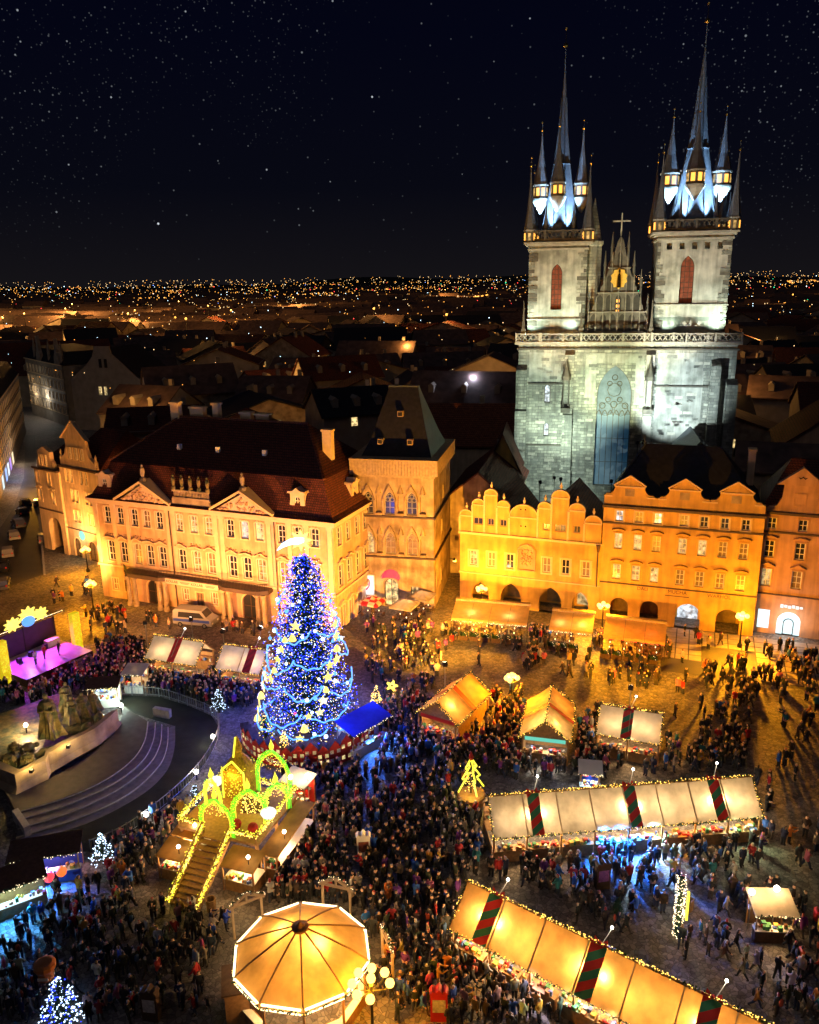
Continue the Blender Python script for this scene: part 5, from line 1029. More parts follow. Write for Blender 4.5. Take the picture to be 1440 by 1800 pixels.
def tent(label, a, bb, W, ze, zr, ribbons, canv='canvasw', ribm=None, panels=None, light=900, lcol=WARM, spill=None, front='wooden', lampn=1, group='ribboned market tents', front_gable=False, counters=True, ribw=.9, hot=None):
    """ridge runs a->b (ground points), open selling side faces local -y"""
    t = fr('market_tent', label, 'market stall', a, bb, group); L = math.hypot(bb[0]-a[0], bb[1]-a[1]); hw = W/2; panels = panels or max(1, round(L/3)); sd = int(abs(a[0]*7+a[1]))
    for s in (-1, 1):
        for k in range(panels):
            x0, x1 = L*k/panels+.01, L*(k+1)/panels-.01
            slope_panel(x0, x1, 0, zr, s*(hw+.35), ze-.25, 10, 8, .13, sd+k*2+s).ob('canopy_panel', M[canv], t, smooth=True)
    for k in range(1, panels):
        x0 = L*k/panels; b = B(); b.bar((x0,-.02,zr+.02),(x0,-hw-.36,ze-.23), .07, .02); b.ob('seam', M['wood'], t)
    b = B(); b.cyl((-.1,0,zr+.03),(L+.1,0,zr+.03), .07, .07, 6)
    for x in [L*k/panels for k in range(panels+1)]:
        for s in (-1, 1): b.bar((x, s*(hw+.32), ze-.3), (x, 0, zr-.06), .06)
    b.ob('roof_frame', M['wooden'], t)
    for x in [L*k/panels for k in range(panels+1)]:
        for s in (-1, 1): b = B(); b.box(x-.06+(.1 if x == 0 else -.1 if x == L else 0), x+.06+(.1 if x == 0 else -.1 if x == L else 0), s*hw-.06, s*hw+.06, 0, ze-.1); b.ob('post', M['wooden'], t)
    for x in ribbons:
        for s in (-1, 1):
            b = slope_panel(x-ribw/2, x+ribw/2, 0, zr+.05, s*(hw+.38), ze-.2, 2, 6, .04, 1); b.ob('ribbon', ribm or rib, t)
        b = B()
        for q in (-1, 1): b.a([(x,-.05,zr+.1),(x+q*.55,-.2,zr+.35),(x+q*.6,-.1,zr+.05)], [(0,1,2)]); b.a([(x,.05,zr+.1),(x+q*.4,.25,zr+.3),(x+q*.45,.2,zr)], [(0,1,2)])
        b.ball((x,0,zr+.15), .12, 6, 4); b.ob('bow', M['redf'], t)
        # lamp on a short arm above the ridge
        b = B(); b.bar((x+.1,0,zr),(x+.5,.5,zr+1.0), .03); o = b.ob('lamp_arm', M['white'], t); b = B(); b.ball((x+.5,.5,zr+1.08), .09, 8, 5); b.ob('ridge_lamp', G['bulb'], t); lamp('lamp_light', 'POINT', (x+.5,.35,zr+1.35), 60, WHITE_L, t, radius=.2)
    if counters:
        nseg = max(1, round(L/2.6))
        for k in range(nseg):
            x0, x1 = L*k/nseg+.12, L*(k+1)/nseg-.12
            b = B(); b.box(x0, x1, -hw-.05, -hw+.55, 0, .95); b.c = 1; b.box(x0-.05, x1+.05, -hw-.15, -hw+.6, .95, 1.02); b.ob('counter', [M[front], M['wooden']], t)
            goods(t, x0+.1, x1-.1, -hw+.2, 1.02, 26, sd+k); goods(t, x0+.1, x1-.1, hw-.4, 1.3, 18, sd+k+9, .15)
        b = B(); b.box(.1, L-.1, hw-.12, hw-.06, 0, ze-.35); b.ob('back_wall', M['wooden'], t); b = B(); b.box(.15, L-.15, hw-.55, hw-.14, 1.2, 1.28); b.box(.15, L-.15, hw-.5, hw-.14, 1.75, 1.82); b.ob('shelf', M['wooden'], t)
        for x in (.06, L-.06): b = B(); b.box(x-.03, x+.03, -hw+.6, hw-.13, 0, 1.0); b.ob('side_wall', M['wooden'], t)
    fringe([(0,-hw-.36,ze-.28),(L,-hw-.36,ze-.28)], t, 8); fringe([(0,-hw-.36,ze-.28),(0,0,zr+.05)], t, 7); fringe([(L,-hw-.36,ze-.28),(L,0,zr+.05)], t, 7); fringe([(0,0,zr+.12),(L,0,zr+.12)], t, 16, .04)
    for i in range(lampn): lamp('stall_light', 'POINT', (L*(i+.5)/lampn, -hw*.2, ze-.5), light/lampn, lcol, t, radius=.25)
    for x in (hot if hot is not None else ribbons): lamp('canopy_light', 'POINT', (x, -hw*.45, ze+.55), 150 if canv == 'canvas' else 300 if canv == 'canvas2' else 70, (1, .74, .4), t, radius=.15)
    for x, e, c in (spill or ()): lamp('stall_glow', 'SPOT', (x, -hw+.3, ze-.45), e, c, t, (x, -hw-3.0, 0), 120, .7, .3)
    mid = ((a[0]+bb[0])/2, (a[1]+bb[1])/2); block(mid[0], mid[1], L/2+.3, hw+.25, math.atan2(bb[1]-a[1], bb[0]-a[0])); return t
tent('white tent with one red ribbon beside the parked van', (-28.7, 84.2), (-22.6, 82.1), 3.4, 2.6, 4.2, [3.3], 'canvasw', rib2, 2, 700, lampn=2)
tent('white tent with one red ribbon partly behind the lit fir tree', (-20.4, 81.5), (-15.3, 79.8), 3.4, 2.6, 4.2, [3.7], 'canvasw', rib2, 2, 600, lampn=2)
tent('white tent with a red and green ribbon alone at the right of three', (17.2, 67.4), (22.4, 65.4), 3.6, 2.6, 4.2, [2.6], 'canvasw', rib, 2, 600, spill=[(3, 500, WARM)], lampn=2)
# gabled huts seen end on
def gable_tent(label, apex, back, W, ze, zr, face, spillc, mixc):
    a = Vector((apex.x, apex.y, 0)); d = Vector((back.x-apex.x, back.y-apex.y, 0)); L = d.length; t = thing('market_hut', label, 'market stall', a, math.atan2(d.y, d.x)-R_(90), 'gabled market huts'); hw = W/2
    for s in (-1, 1):
        for k in range(2):
            b = slope_panel(-.0, 1, 0, 0, 1, 0, 6, 5, .0); b.v = []
            for j in range(6):
                for i in range(7):
                    u, v = i/6, j/5; yy_ = L*(k+u*.99)/2; b.v.append((s*(hw+.3)*v, yy_, zr-(zr-ze+.2)*v-.06*math.sin(math.pi*v)*(1+.3*math.sin(u*7+k))))
            b.ob('canopy_panel', M['canvas2'], t, smooth=True)
        b = B(); b.a([(0,L*.45,zr+.04),(0,L*.45+.6,zr+.04),(s*(hw+.34),L*.45+.6,ze-.15),(s*(hw+.34),L*.45,ze-.15)], [(0,1,2,3)]); b.ob('ribbon', rib2, t)
    for x in (-hw, hw):
        for yy_ in (.2, L-.2): b = B(); b.cb(x, yy_, 0, .12, .12, ze); b.ob('post', M['wooden'], t)
    b = B(); b.a([(-hw,.35,ze-.1),(hw,.35,ze-.1),(0,.35,zr-.1)], [(0,1,2)]); b.box(-hw, hw, .3, .4, ze-.55, ze-.1); b.ob('gable_board', M['wooden'], t)
    b = B(); b.box(-hw+.1, hw-.1, .1, .6, 0, .95); b.c = 1; b.box(-hw, hw, 0, .65, .95, 1.02); b.ob('counter', [M['wooden'], M['wooden']], t)
    b = B(); b.box(-hw+.1, hw-.1, L*.45, L*.45+.06, 0, ze-.1); b.ob('back_wall', M['wooden'], t)
    b = B(); b.box(hw-.06, hw, .7, L-.2, 0, ze-.3); b.ob('side_wall', M['wooden'], t); b = B(); b.box(-hw, -hw+.06, .7, L-.2, 0, ze-.3); b.ob('side_wall', M['wooden'], t)
    goods(t, -hw+.2, hw-.2, .35, 1.02, 30, int(L*9)); goods(t, -hw+.2, hw-.2, L*.45-.2, 1.4, 30, int(L*11), .12)
    b = B(); b.box(-hw+.2, hw-.2, .26, .3, ze-.5, ze-.15); b.ob('sign_board', face, t)
    fringe([(-hw-.3,0,ze-.2),(0,0,zr+.05),(hw+.3,0,ze-.2)], t, 10); fringe([(hw+.3,0,ze-.2),(hw+.3,L,ze-.2)], t, 8); fringe([(-hw-.3,0,ze-.2),(-hw-.3,L,ze-.2)], t, 8); fringe([(0,0,zr+.08),(0,L,zr+.08)], t, 10); fringe([(hw+.3,L,ze-.2),(0,L,zr+.08)], t, 8)
    lamp('stall_light', 'POINT', (0, .9, ze-.25), 420, mixc, t, radius=.2); lamp('canopy_light', 'POINT', (hw*.35, 1.4, ze+.6), 150, (1, .7, .32), t, radius=.15); lamp('canopy_light', 'POINT', (0, L*.75, ze), 200, (1, .5, .15), t, radius=.15)
    lamp('stall_glow', 'SPOT', (0, .2, ze-.3), 500, spillc, t, (0, -3, 0), 120, .7, .3)
    m = a+d/2; block(m.x, m.y, hw+.3, L/2+.3, math.atan2(d.y, d.x)-R_(90))
gable_tent('honey canvas hut turned sideways with goods hung in its gable', Z(766,1234,4.2), Z(828,1181,4.2), 4.0, 2.6, 4.2, M['red'], WARM, WARM)
gable_tent('honey canvas hut facing us with teal sign under its gable', Z(959,1270,4.2), Z(970,1205,4.2), 4.0, 2.6, 4.2, glow('teal_lit_sign', (.15, .8, .6), .8), (1, .95, .8), (1, .95, .8))
a1, a2 = Z(858,1400,4.4), Z(1322,1365,4.4)
BLUE = (.08, .3, 1)
tent('long pale tent with three striped ribbons across the middle right', a1, a2, 3.8, 2.6, 4.4, [3.4, 10.9, 17.6], 'canvas', rib, 8, 2600, (1, .75, .45), [(2.2, 300, WARM), (5, 500, WARM), (8.4, 7000, (.01, .24, 1)), (9.6, 9000, (.005, .18, 1)), (10.8, 11000, (.005, .12, 1)), (12.2, 4000, (.5, .8, 1)), (15, 500, AMBER), (18.5, 400, (.7, 1, .6)), (20, 300, (.7, 1, .5))], lampn=7, hot=[2.9, 3.9, 10.4, 11.4, 17.1, 18.1])
a1, a2 = Z(822,1549,4.4), Z(1400,1826,4.4)
tent('long honey-coloured tent with striped ribbons at the lower right corner', a1, a2, 3.8, 2.6, 4.4, [2.2, 9.1, 15.6], 'canvas2', rib, 7, 3600, WARM, [(2, 400, AMBER), (4, 500, WARM), (6, 500, (.8, .7, 1)), (8.5, 600, (.2, .8, .9)), (11, 700, WHITE_L)], lampn=6, hot=[1.7, 2.9, 8.6, 9.8, 15.2], ribw=1.0)
# ------------------------------------------------------------------ small stalls
def stall(label, c, rz, L, W, h, roofm, wallm, e, col, name='market_stall', lit=None, spill=None, garland='led_w', slope=.35):
    t = thing(name, label, 'market stall', (c.x, c.y, 0), rz, 'small market stalls'); hx, hy = L/2, W/2
    b = B(); b.a([(-hx-.2,-hy-.3,h),(hx+.2,-hy-.3,h),(hx+.2,hy+.1,h+slope),(-hx-.2,hy+.1,h+slope),(-hx-.2,-hy-.3,h+.08),(hx+.2,-hy-.3,h+.08),(hx+.2,hy+.1,h+slope+.08),(-hx-.2,hy+.1,h+slope+.08)], [(0,3,2,1),(4,5,6,7),(0,1,5,4),(1,2,6,5),(2,3,7,6),(3,0,4,7)]); b.ob('roof', M[roofm], t)
    for x in (-hx+.05, hx-.05):
        for y_ in (-hy+.05, hy-.05): b = B(); b.cb(x, y_, 0, .08, .08, h+.1); b.ob('post', M['wooden'], t)
    b = B(); b.box(-hx, hx, -hy, -hy+.45, 0, .95); b.ob('counter', M[wallm], t); b = B(); b.box(-hx-.05, hx+.05, -hy-.1, -hy+.5, .95, 1.0); b.ob('counter_top', lit or M['white'], t)
    b = B(); b.box(-hx, hx, hy-.06, hy, 0, h-.05); b.ob('back_wall', M[wallm], t); goods(t, -hx+.1, hx-.1, -hy+.2, 1.0, 20, int(c.x*13)); goods(t, -hx+.1, hx-.1, hy-.25, 1.3, 16, int(c.x*17), .1)
    fringe([(-hx-.2,-hy-.32,h+.04),(hx+.2,-hy-.32,h+.04)], t, 9, .035, garland); lamp('stall_light', 'POINT', (0,-hy*.2,h-.3), e, col, t, radius=.2)
    if spill: lamp('stall_glow', 'SPOT', (0,-hy,h-.1), spill[0], spill[1], t, (0,-hy-2.6,0), 120, .7, .3)
    block(c.x, c.y, hx+.3, hy+.35, rz); return t
stall('long stall with a deep blue canvas roof right of the lit fir tree', Z(640,1312), R_(47), 4.6, 2.2, 2.6, 'bluecan', 'white', 420, (.85, .92, 1), spill=(5000, (.05, .2, 1)), slope=.6)
stall('stall with an icy white lit counter behind the bronze monument', Z(186,1238), R_(8), 3.0, 1.6, 2.3, 'darkwood', 'white', 300, (.75, 1, .95), lit=G['ice_box'])
stall('small white canopy stall in the audience before the first tent', Z(242,1212), R_(-5), 2.0, 1.8, 2.2, 'canvasw', 'white', 160, WARM)
stall('turquoise lit stall at the left picture edge', Z(14,1600), R_(32), 5.0, 1.8, 2.4, 'darkwood', 'wooden', 500, (.5, 1, 1), lit=G['ice_box'], spill=(3500, (.03, .3, .9)))
stall('dark-roofed stall with red lanterns beside the monument fence', Z(88,1540), R_(14), 4.6, 1.8, 2.4, 'darkwood', 'blue', 380, (1, .5, .6), spill=(8000, (.02, .16, 1)))
stall('small white booth with two bright lamps right of the light column', Z(1350,1640), R_(-4), 2.4, 1.8, 2.3, 'canvas', 'darkwood', 160, WARM, spill=(300, WARM))
stall('tiny kiosk with blue and pink sides behind the long pale tent', Z(1036,1392), R_(-10), 1.6, 1.3, 2.2, 'white', 'blue', 200, (.7, .8, 1), lit=G['ice_box'], spill=(300, (.2, .3, 1)))
stall('small red counter stall at the far end of the viewing platform', Z(528,1412), R_(-30), 2.2, 1.5, 2.3, 'canvasw', 'red', 240, WARM)
for px, py in ((1322,1568),(1366,1562),(510,1366),(541,1364)):
    c = Z(px, py, 3.0); t = thing('pole_lamp', {1322:'bright pole lamp at the left corner of the white booth', 1366:'bright pole lamp at the right corner of the white booth', 510:'bright pole lamp left over the red counter stall', 541:'bright pole lamp right over the red counter stall'}[px], 'lamp', (c.x, c.y, 0), group='bright pole lamps')
    b = B(); b.cyl((0,0,0),(0,0,2.85), .04, .04, 5); b.ob('post', M['steel'], t); b = B(); b.ball((0,0,3.0), .2, 8, 5); b.ob('bulb', G['bulb'], t); lamp('lamp_light', 'POINT', (0,0,3.3), 320, WARM, t, radius=.2)
# red lanterns on the fence-side stall
for k, (px, py, cc) in enumerate(((86,1542,'red'),(108,1532,'red'))):
    c = Z(px, py, 1.7); t = thing('paper_lantern', ('crimson ball lantern hanging in the fence-side stall','orange ball lantern hanging in the fence-side stall')[k], 'lantern', (c.x, c.y, 1.7), group='ball lanterns'); b = B(); b.ball((0,0,0), .38, 10, 6); b.ob('shade', glow('lantern_%d' % k, ((1,.05,.08),(1,.18,.03))[k], 1.2), t); b = B(); b.cyl((0,0,.38),(0,0,.75), .02, .02, 4); b.ob('cord', M['iron'], t)
# ------------------------------------------------------------------ awnings, terraces, parasols
AWN = {'long ochre awning along the left arches of the domed house': 'long ochre awning', 'short ochre awning at the fourth arch of the domed house': 'short ochre awning', 'ochre awning with red lights under it at the golden house': 'red-lit awning'}
def awning(label, pa, pb, depth, under, name='awning'):
    t = fr(name, label, 'awning', pa, pb, 'restaurant awnings'); L = (Vector(pb)-Vector(pa)).length; n = max(2, round(L/2.4))
    for k in range(n):
        slope_panel(L*k/n+.02, L*(k+1)/n-.02, 0, 2.45, depth, 3.35, 3, 4, .04, k).ob('canopy_panel', M['awn'], t, smooth=True); b = B(); b.box(L*k/n+.02, L*(k+1)/n-.02, -.03, 0, 2.12, 2.45); b.ob('valance', M['awn'], t)
    b = B(); b.box(0, L, depth+.02, depth+.6, 3.3, 3.62); b.ob('cassette', M['wood'], t)
    for x in [L*k/n for k in range(n+1)]: b = B(); b.cyl((x,.1,0),(x,.1,2.45), .04, .04, 6); b.ob('post', M['iron'], t)
    bulbs('string_lights', [(random.uniform(0, L), -.05+random.gauss(0,.05), 2.1+random.gauss(0,.04)) for _ in range(int(L*9))], .04, G['led_w' if under[1] > .3 else 'led_r'], t)
    for x in (L*.25, L*.75): lamp('terrace_light', 'POINT', (x, depth*.4, 2.2), 120, under, t, radius=.2)
    # terrace furniture
    rr = random.Random(int(L*31))
    for i in range(int(L/1.7)):
        for j in range(2):
            tb = copy_tree(TABLE) if TABLE_USED[0] else TABLE; TABLE_USED[0] = 1
            p = Matrix.Rotation(t.rotation_euler[2], 4, 'Z') @ Vector((.8+i*1.7, .5+j*1.5, 0)); tb.location = (t.location.x+p.x, t.location.y+p.y, 0); tb.rotation_euler[2] = rr.uniform(0, 3); tb['label'] = 'cafe table under the %s, %s from left in the %s row' % (AWN[label], ORDW[i], ('front', 'back')[j]); tb['group'] = 'cafe tables under ' + label.split(' under')[0]
    for i in range(int(L/1.3)):
        pl_ = copy_tree(PLANT) if PLANT_USED[0] else PLANT; PLANT_USED[0] = 1
        p = Matrix.Rotation(t.rotation_euler[2], 4, 'Z') @ Vector((.4+i*1.3, -.7, 0)); pl_.location = (t.location.x+p.x, t.location.y+p.y, 0); pl_.rotation_euler[2] = t.rotation_euler[2]+rr.uniform(-.1,.1); pl_['label'] = 'planter box before the %s, %s from the left' % (AWN[label], ORDW[i]); pl_['group'] = 'planters before ' + label.split(' under')[0]
    c = Matrix.Rotation(t.rotation_euler[2], 4, 'Z') @ Vector((L/2, depth*.4, 0)); block(t.location.x+c.x, t.location.y+c.y, L/2, depth*.5+.9, t.rotation_euler[2])
TABLE = thing('cafe_table', 'cafe table', 'table'); TABLE_USED = [0]
b = B(); b.lathe([(.45,.72),(.45,.76)], 10); b.ob('table_top', M['darkwood'], TABLE); b = B(); b.cyl((0,0,.03),(0,0,.72), .04, .04, 6); b.lathe([(.25,0),(.22,.03)], 8); b.ob('leg', M['iron'], TABLE)
b = B(); b.cyl((.1,.05,.76),(.1,.05,.9), .05, .05, 6); b.ob('candle', G['led_w'], TABLE)
for s in (-1, 1): b = B(); b.cb(0, s*.75, .42, .42, .42, .06); b.cb(0, s*.95, .48, .42, .05, .45); [b.cb(dx, s*.75+dy, 0, .04, .04, .42) for dx in (-.18,.18) for dy in (-.18,.18)]; b.ob('chair', M['darkwood'], TABLE)
PLANT = thing('planter', 'planter', 'planter'); PLANT_USED = [0]
b = B(); b.cb(0, 0, 0, 1.1, .45, .55); b.ob('box', M['darkwood'], PLANT); b = B()
for k in range(110): c = Vector((random.uniform(-.5,.5), random.uniform(-.2,.2), .55+random.random()*.45)); d = Vector((random.gauss(0,1),random.gauss(0,1),random.gauss(0,1))).normalized()*.12; e_ = d.cross(Vector((.3,.5,.8))).normalized()*.07; b.quad(c-d-e_, c+d-e_, c+d+e_, c-d+e_)
b.ob('foliage', M['leaf2'], PLANT, kind='stuff'); bulbs('fairy_lights', [(random.uniform(-.5,.5), random.uniform(-.25,.2), .6+random.random()*.4) for _ in range(7)], .045, G['led_w'], PLANT)
awning('long ochre awning along the left arches of the domed house', Z(793,1086,2.4), Z(927,1097,2.4), 3.2, (.95, 1, .7))
awning('short ochre awning at the fourth arch of the domed house', Z(965,1104,2.4), Z(1042,1112,2.4), 3.0, (1, .9, .6))
awning('ochre awning with red lights under it at the golden house', Z(1060,1117,2.4), Z(1170,1130,2.4), 3.0, (1, .05, .04))
for k, (px, py, sz, lab) in enumerate(((712,1092,2.6,'square beige parasol nearer the crowd before the stone tower house'),(742,1076,2.6,'square beige parasol against the stone tower house corner'),(655,1086,2.4,'red and white checked parasol below the numeral lightbox'))):
    c = Z(px, py); t = thing('parasol', lab, 'parasol', (c.x, c.y, 0), R_(-25), 'cafe parasols'); h = 2.3
    b = B(); b.cyl((0,0,0),(0,0,h+.7), .05, .04, 6); b.cb(0,0,0,.6,.6,.12); b.ob('pole', M['darkwood'], t); s_ = sz/2*1.15
    for q in range(4):
        b = B(); b.T = Matrix.Rotation(R_(90*q), 4, 'Z'); b.a([(-s_,-s_,h),(s_,-s_,h),(0,0,h+.75),(-s_,-s_,h-.22),(s_,-s_,h-.22)], [(0,1,2),(3,4,1,0)]); b.ob('canopy_panel', checker if k == 2 else M['canvas'], t)
    for dx, dy in ((.8,.3),(-.7,.5),(.1,-.8)): tb = copy_tree(TABLE); tb.location = (c.x+dx, c.y+dy, 0); tb.rotation_euler[2] = dx; tb['label'] = 'cafe table %s under the %s' % ('right' if dx > .5 else 'left' if dx < 0 else 'front', ('front beige parasol', 'rear beige parasol', 'checked parasol')[k]); tb['group'] = 'cafe tables under parasols'
    lamp('parasol_light', 'POINT', (0,0,h-.2), 90, (1,.6,.4), t, radius=.2); block(c.x, c.y, 1.2, 1.2)
# ------------------------------------------------------------------ vehicles
def car(label, loc, rz, paint, van=False, name='parked_car'):
    t = thing(name, label, 'van' if van else 'car', (loc.x, loc.y, 0), rz, 'parked vehicles'); L, Wd, H = (5.4, 2.0, 2.3) if van else (4.2, 1.75, 1.45)
    pf = [(-L/2,.35),(-L/2,1.0),(-L/2+.1,H-.15),(-L/2+.3,H),(L*.22,H),(L*.36,H*.62),(L/2-.05,H*.46),(L/2,.35)] if van else [(-L/2,.3),(-L/2,.75),(-L*.44,.88),(-L*.33,H-.08),(-L*.2,H),(L*.1,H),(L*.24,.92),(L*.45,.78),(L/2,.6),(L/2,.3)]
    b = B(); n = len(pf); ins = lambda z: Wd/2-(.14*max(0, (z-.8))/(H-.8)); b.a([(x,-ins(z),z) for x, z in pf]+[(x,ins(z),z) for x, z in pf], [tuple(range(n)), tuple(range(2*n-1,n-1,-1))]+[(i,n+i,n+(i+1)%n,(i+1)%n) for i in range(n)]); body = b.ob('body', M[paint], t)
    for s in (-1, 1):
        b = B(); ww = [(-L*.36,1.3),(-L*.34,H-.3),(L*.2,H-.3),(L*.31,1.35)] if van else [(-L*.34,.92),(-L*.28,H-.12),(L*.08,H-.1),(L*.19,.92)]
        b.a([(x, s*(ins(z)+.012), z) for x, z in ww], [(0,1,2,3)]); b.ob('side_window', M['pane'], t)
        if van: b = B(); b.a([(x, s*(ins(z)+.012), z) for x, z in ((-L/2+.1,.75),(L/2-.3,.75),(L/2-.3,1.1),(-L/2+.1,1.1))], [(0,1,2,3)]); b.ob('stripe', M['blue'], t)
    zz = ((L*.225,H-.06),(L*.355,H*.64)) if van else ((L*.11,H-.04),(L*.235,.95))
    b = B(); b.a([(zz[0][0]+.02,-Wd*.38,zz[0][1]),(zz[0][0]+.02,Wd*.38,zz[0][1]),(zz[1][0]+.02,Wd*.42,zz[1][1]),(zz[1][0]+.02,-Wd*.42,zz[1][1])], [(0,1,2,3)]); b.ob('windscreen', M['pane'], t)
    for x in (-L*.31, L*.31):
        for s in (-1, 1):
            b = B(); b.cyl((x,s*(Wd/2-.2),.32),(x,s*(Wd/2+.02),.32), .32, .32, 14); w_ = b.ob('wheel', M['rubber'], t); b = B(); b.cyl((x,s*(Wd/2+.02),.32),(x,s*(Wd/2+.03),.32), .19, .19, 10); b.ob('rim', M['steel'], w_)
    for s in (-1, 1): b = B(); b.cb(L/2-.03, s*Wd*.36, .6, .1, .3, .16); b.ob('headlight', M['white'], t); b = B(); b.cb(-L/2+.01, s*Wd*.38, .7, .08, .2, .25); b.ob('tail_light', M['red'], t)
    block(loc.x, loc.y, L/2, Wd/2, rz); return t
car('white van with dark blue stripe parked in front of the palace portal', Z(345,1098), R_(-14), 'car_w', True, 'parked_van')
for px, py, rz, pt, lab in ((77,952,118,'car_w','white car parked beside the corner house arcade'),(33,925,128,'car_w','white hatchback third from the far end of the street row'),(25,946,120,'car_w','white car in mid row across from the arcade'),(14,976,116,'car_w','white car nearest the dark car in the street row'),(5,1001,112,'car_d','dark car second from the near end of the street row'),(6,1032,110,'car_s','silver car at the near end of the street row'),(40,905,126,'car_d','dark car second from the far end of the street row'),(45,889,124,'car_d','dark car at the far end of the street row'),(68,890,118,'car_d','dark car driving up the side street')):
    car(lab, Z(px, py), R_(rz), pt)
# ------------------------------------------------------------------ fir trees with lights
def needles(b, base, tip, w, n, droop=.15, rnd=random):
    base, tip = Vector(base), Vector(tip); d = tip-base; L = d.length; u = d.cross(Vector((0,0,1)))
    if u.length < 1e-3: u = Vector((1,0,0))
    u.normalize()
    for i in range(n):
        t = (i+rnd.random())/n; c = base+d*t+Vector((0,0,-droop*L*t*t)); ww = w*(1-.75*t)*rnd.uniform(.6, 1.2)
        sd = rnd.choice((-1, 1)); q = (d.normalized()*.55+u*sd*rnd.uniform(.5, 1.2)+Vector((0,0,rnd.uniform(-.55,.35)))).normalized(); e = q.cross(Vector((rnd.random()-.5, rnd.random()-.5, 1))).normalized()*ww*.2
        b.a([c-e, c+q*ww-e*.3, c+q*ww+e*.3, c+e], [(0,1,2,3)])
def fir(label, loc, H, R, tiers, per, group, lights, name='christmas_tree', prof=.75, z0=.4, nn=9, leafm='leaf', trunk=.12):
    t = thing(name, label, 'christmas tree', (loc.x, loc.y, 0), 0, group); rr = random.Random(int(loc.x*31+loc.y*7)); b = B(); b.cyl((0,0,0),(0,0,H*.97), trunk, .03, 8); b.ob('trunk', M['bark'], t)
    b = B(); tips = []
    for k in range(tiers):
        f = k/tiers; z = z0+(H-z0)*f; r = R*(1-f)**prof*rr.uniform(.9, 1.08); n = max(5, int(per*(1-f*.65)))
        for i in range(n):
            a = 2*math.pi*(i+rr.random()*.8)/n; q = r*rr.choice((rr.uniform(.55,.9), rr.uniform(.85,1.0), rr.uniform(.95,1.16))); tip = (q*math.cos(a), q*math.sin(a), z+q*.12+rr.uniform(-.2,.2)*H/20)
            needles(b, (0,0,z+q*.22), tip, .55*H/12+.12, int(nn*(1-f*.4)), .12, rr); tips.append(((0,0,z+q*.22), tip))
    b.ob('crown', M[leafm], t, kind='stuff')
    def surf(f, a, k=1.02):
        z = z0+(H-z0)*f; r = R*max(.0, 1-f)**prof*k; return (r*math.cos(a), r*math.sin(a), z-.02*H*.2)
    for g, n, r in lights:
        pts = []
        for i in range(n):
            p0, p1 = rr.choice(tips); u = 1-rr.random()**1.6*.55; p = Vector(p0).lerp(Vector(p1), u); p.z -= .12*(Vector(p1)-Vector(p0)).length*u*u; s_ = .012*H; pts.append(tuple(p+Vector((rr.gauss(0,s_), rr.gauss(0,s_), rr.gauss(0,s_)+.05))))
        bulbs('tree_lights', pts, r, G[g], t)
    block(loc.x, loc.y, R*.75, R*.75); return t, surf, rr
TL_ = Z(547,1284)
tree, surf, rr = fir('towering Christmas fir covered in blue and white lights with a comet star', TL_, 18.0, 4.6, 30, 36, None, [('led_b', 3800, .07), ('led_c', 900, .05), ('led_w', 1300, .048), ('led_sb', 900, .06), ('led_y', 500, .05)], prof=.5, z0=1.2, nn=15, trunk=.35)
# swagged garlands of ice-blue light
for row, (f, n, dip) in enumerate(((.03,6,1.1),(.13,6,1.4),(.27,6,1.5),(.42,5,1.5),(.57,5,1.1),(.72,4,.9))):
    for i in range(n):
        a0 = 2*math.pi*(i+.5*row+rr.uniform(-.12,.12))/n; a1 = 2*math.pi*(i+1+.5*row+rr.uniform(-.12,.12))/n; pts = []; dip_ = dip*rr.uniform(.5,1.35)
        if rr.random() < .16: continue
        for k in range(15):
            u = k/14; p = Vector(surf(f+.055, a0+(a1-a0)*u, 1.09)); p.z -= dip_*4*u*(1-u)*.8+.12*math.sin(u*23); rr_ = 1+.06*4*u*(1-u); pts.append((p.x*rr_, p.y*rr_, p.z))
        b = B(); b.tube(pts, .075, 5); b.ob('light_garland', G['led_sb'], tree)
starp = [( (1 if i % 2 == 0 else .42)*math.cos(math.pi*i/5+math.pi/2), (1 if i % 2 == 0 else .42)*math.sin(math.pi*i/5+math.pi/2)) for i in range(10)]
for i in range(26):
    f = .04+.66*((i*.618) % 1); a = R_(-175+ (i*137) % 170); p = surf(f, a, 1.12); b = B(); s_ = rr.uniform(.38, .6); b.T = Matrix.Translation(p) @ Matrix.Rotation(a+R_(90), 4, 'Z')
    if i % 3: b.pxz([(x*s_, z*s_) for x, z in starp], -.06, .06); b.ob('star_ornament', G['led_star'], tree)
    else:
        b.lathe([(s_*.75,-s_*.6),(s_*.62,-s_*.3),(s_*.45,s_*.2),(s_*.2,s_*.5),(.03,s_*.62)], 9); b.ob('bell_ornament', G['led_star'], tree)
for i in range(40):
    f = rr.random()*.8; a = R_(rr.uniform(-175, -5)); b = B(); b.ball(surf(f, a, 1.08), rr.uniform(.13,.2), 8, 5); b.ob('bauble', G[('led_c','led_sb','led_p','led_r')[i % 4 if i % 9 == 0 else i % 2]], tree)
b = B(); b.T = Matrix.Translation((0,-.1,19.4)); b.pxz([((1.0 if i % 2 == 0 else .5)*1.05*math.cos(math.pi*i/8), (1.0 if i % 2 == 0 else .5)*1.05*math.sin(math.pi*i/8)) for i in range(16)], -.12, .12); st_ = b.ob('star', glow('bright_star', (1, .74, .16), 2.2), tree)
b = B(); b.T = Matrix.Translation((0,-.25,19.4)); b.pxz([(-.35,.3),(-1.0,.15),(-1.7,-.25),(-2.2,-.9),(-1.5,-.55),(-.9,-.35),(-.2,-.3),(.3,-.1),(.3,.25)], -.08, .08); b.ob('comet_tail', G['led_c'], st_)
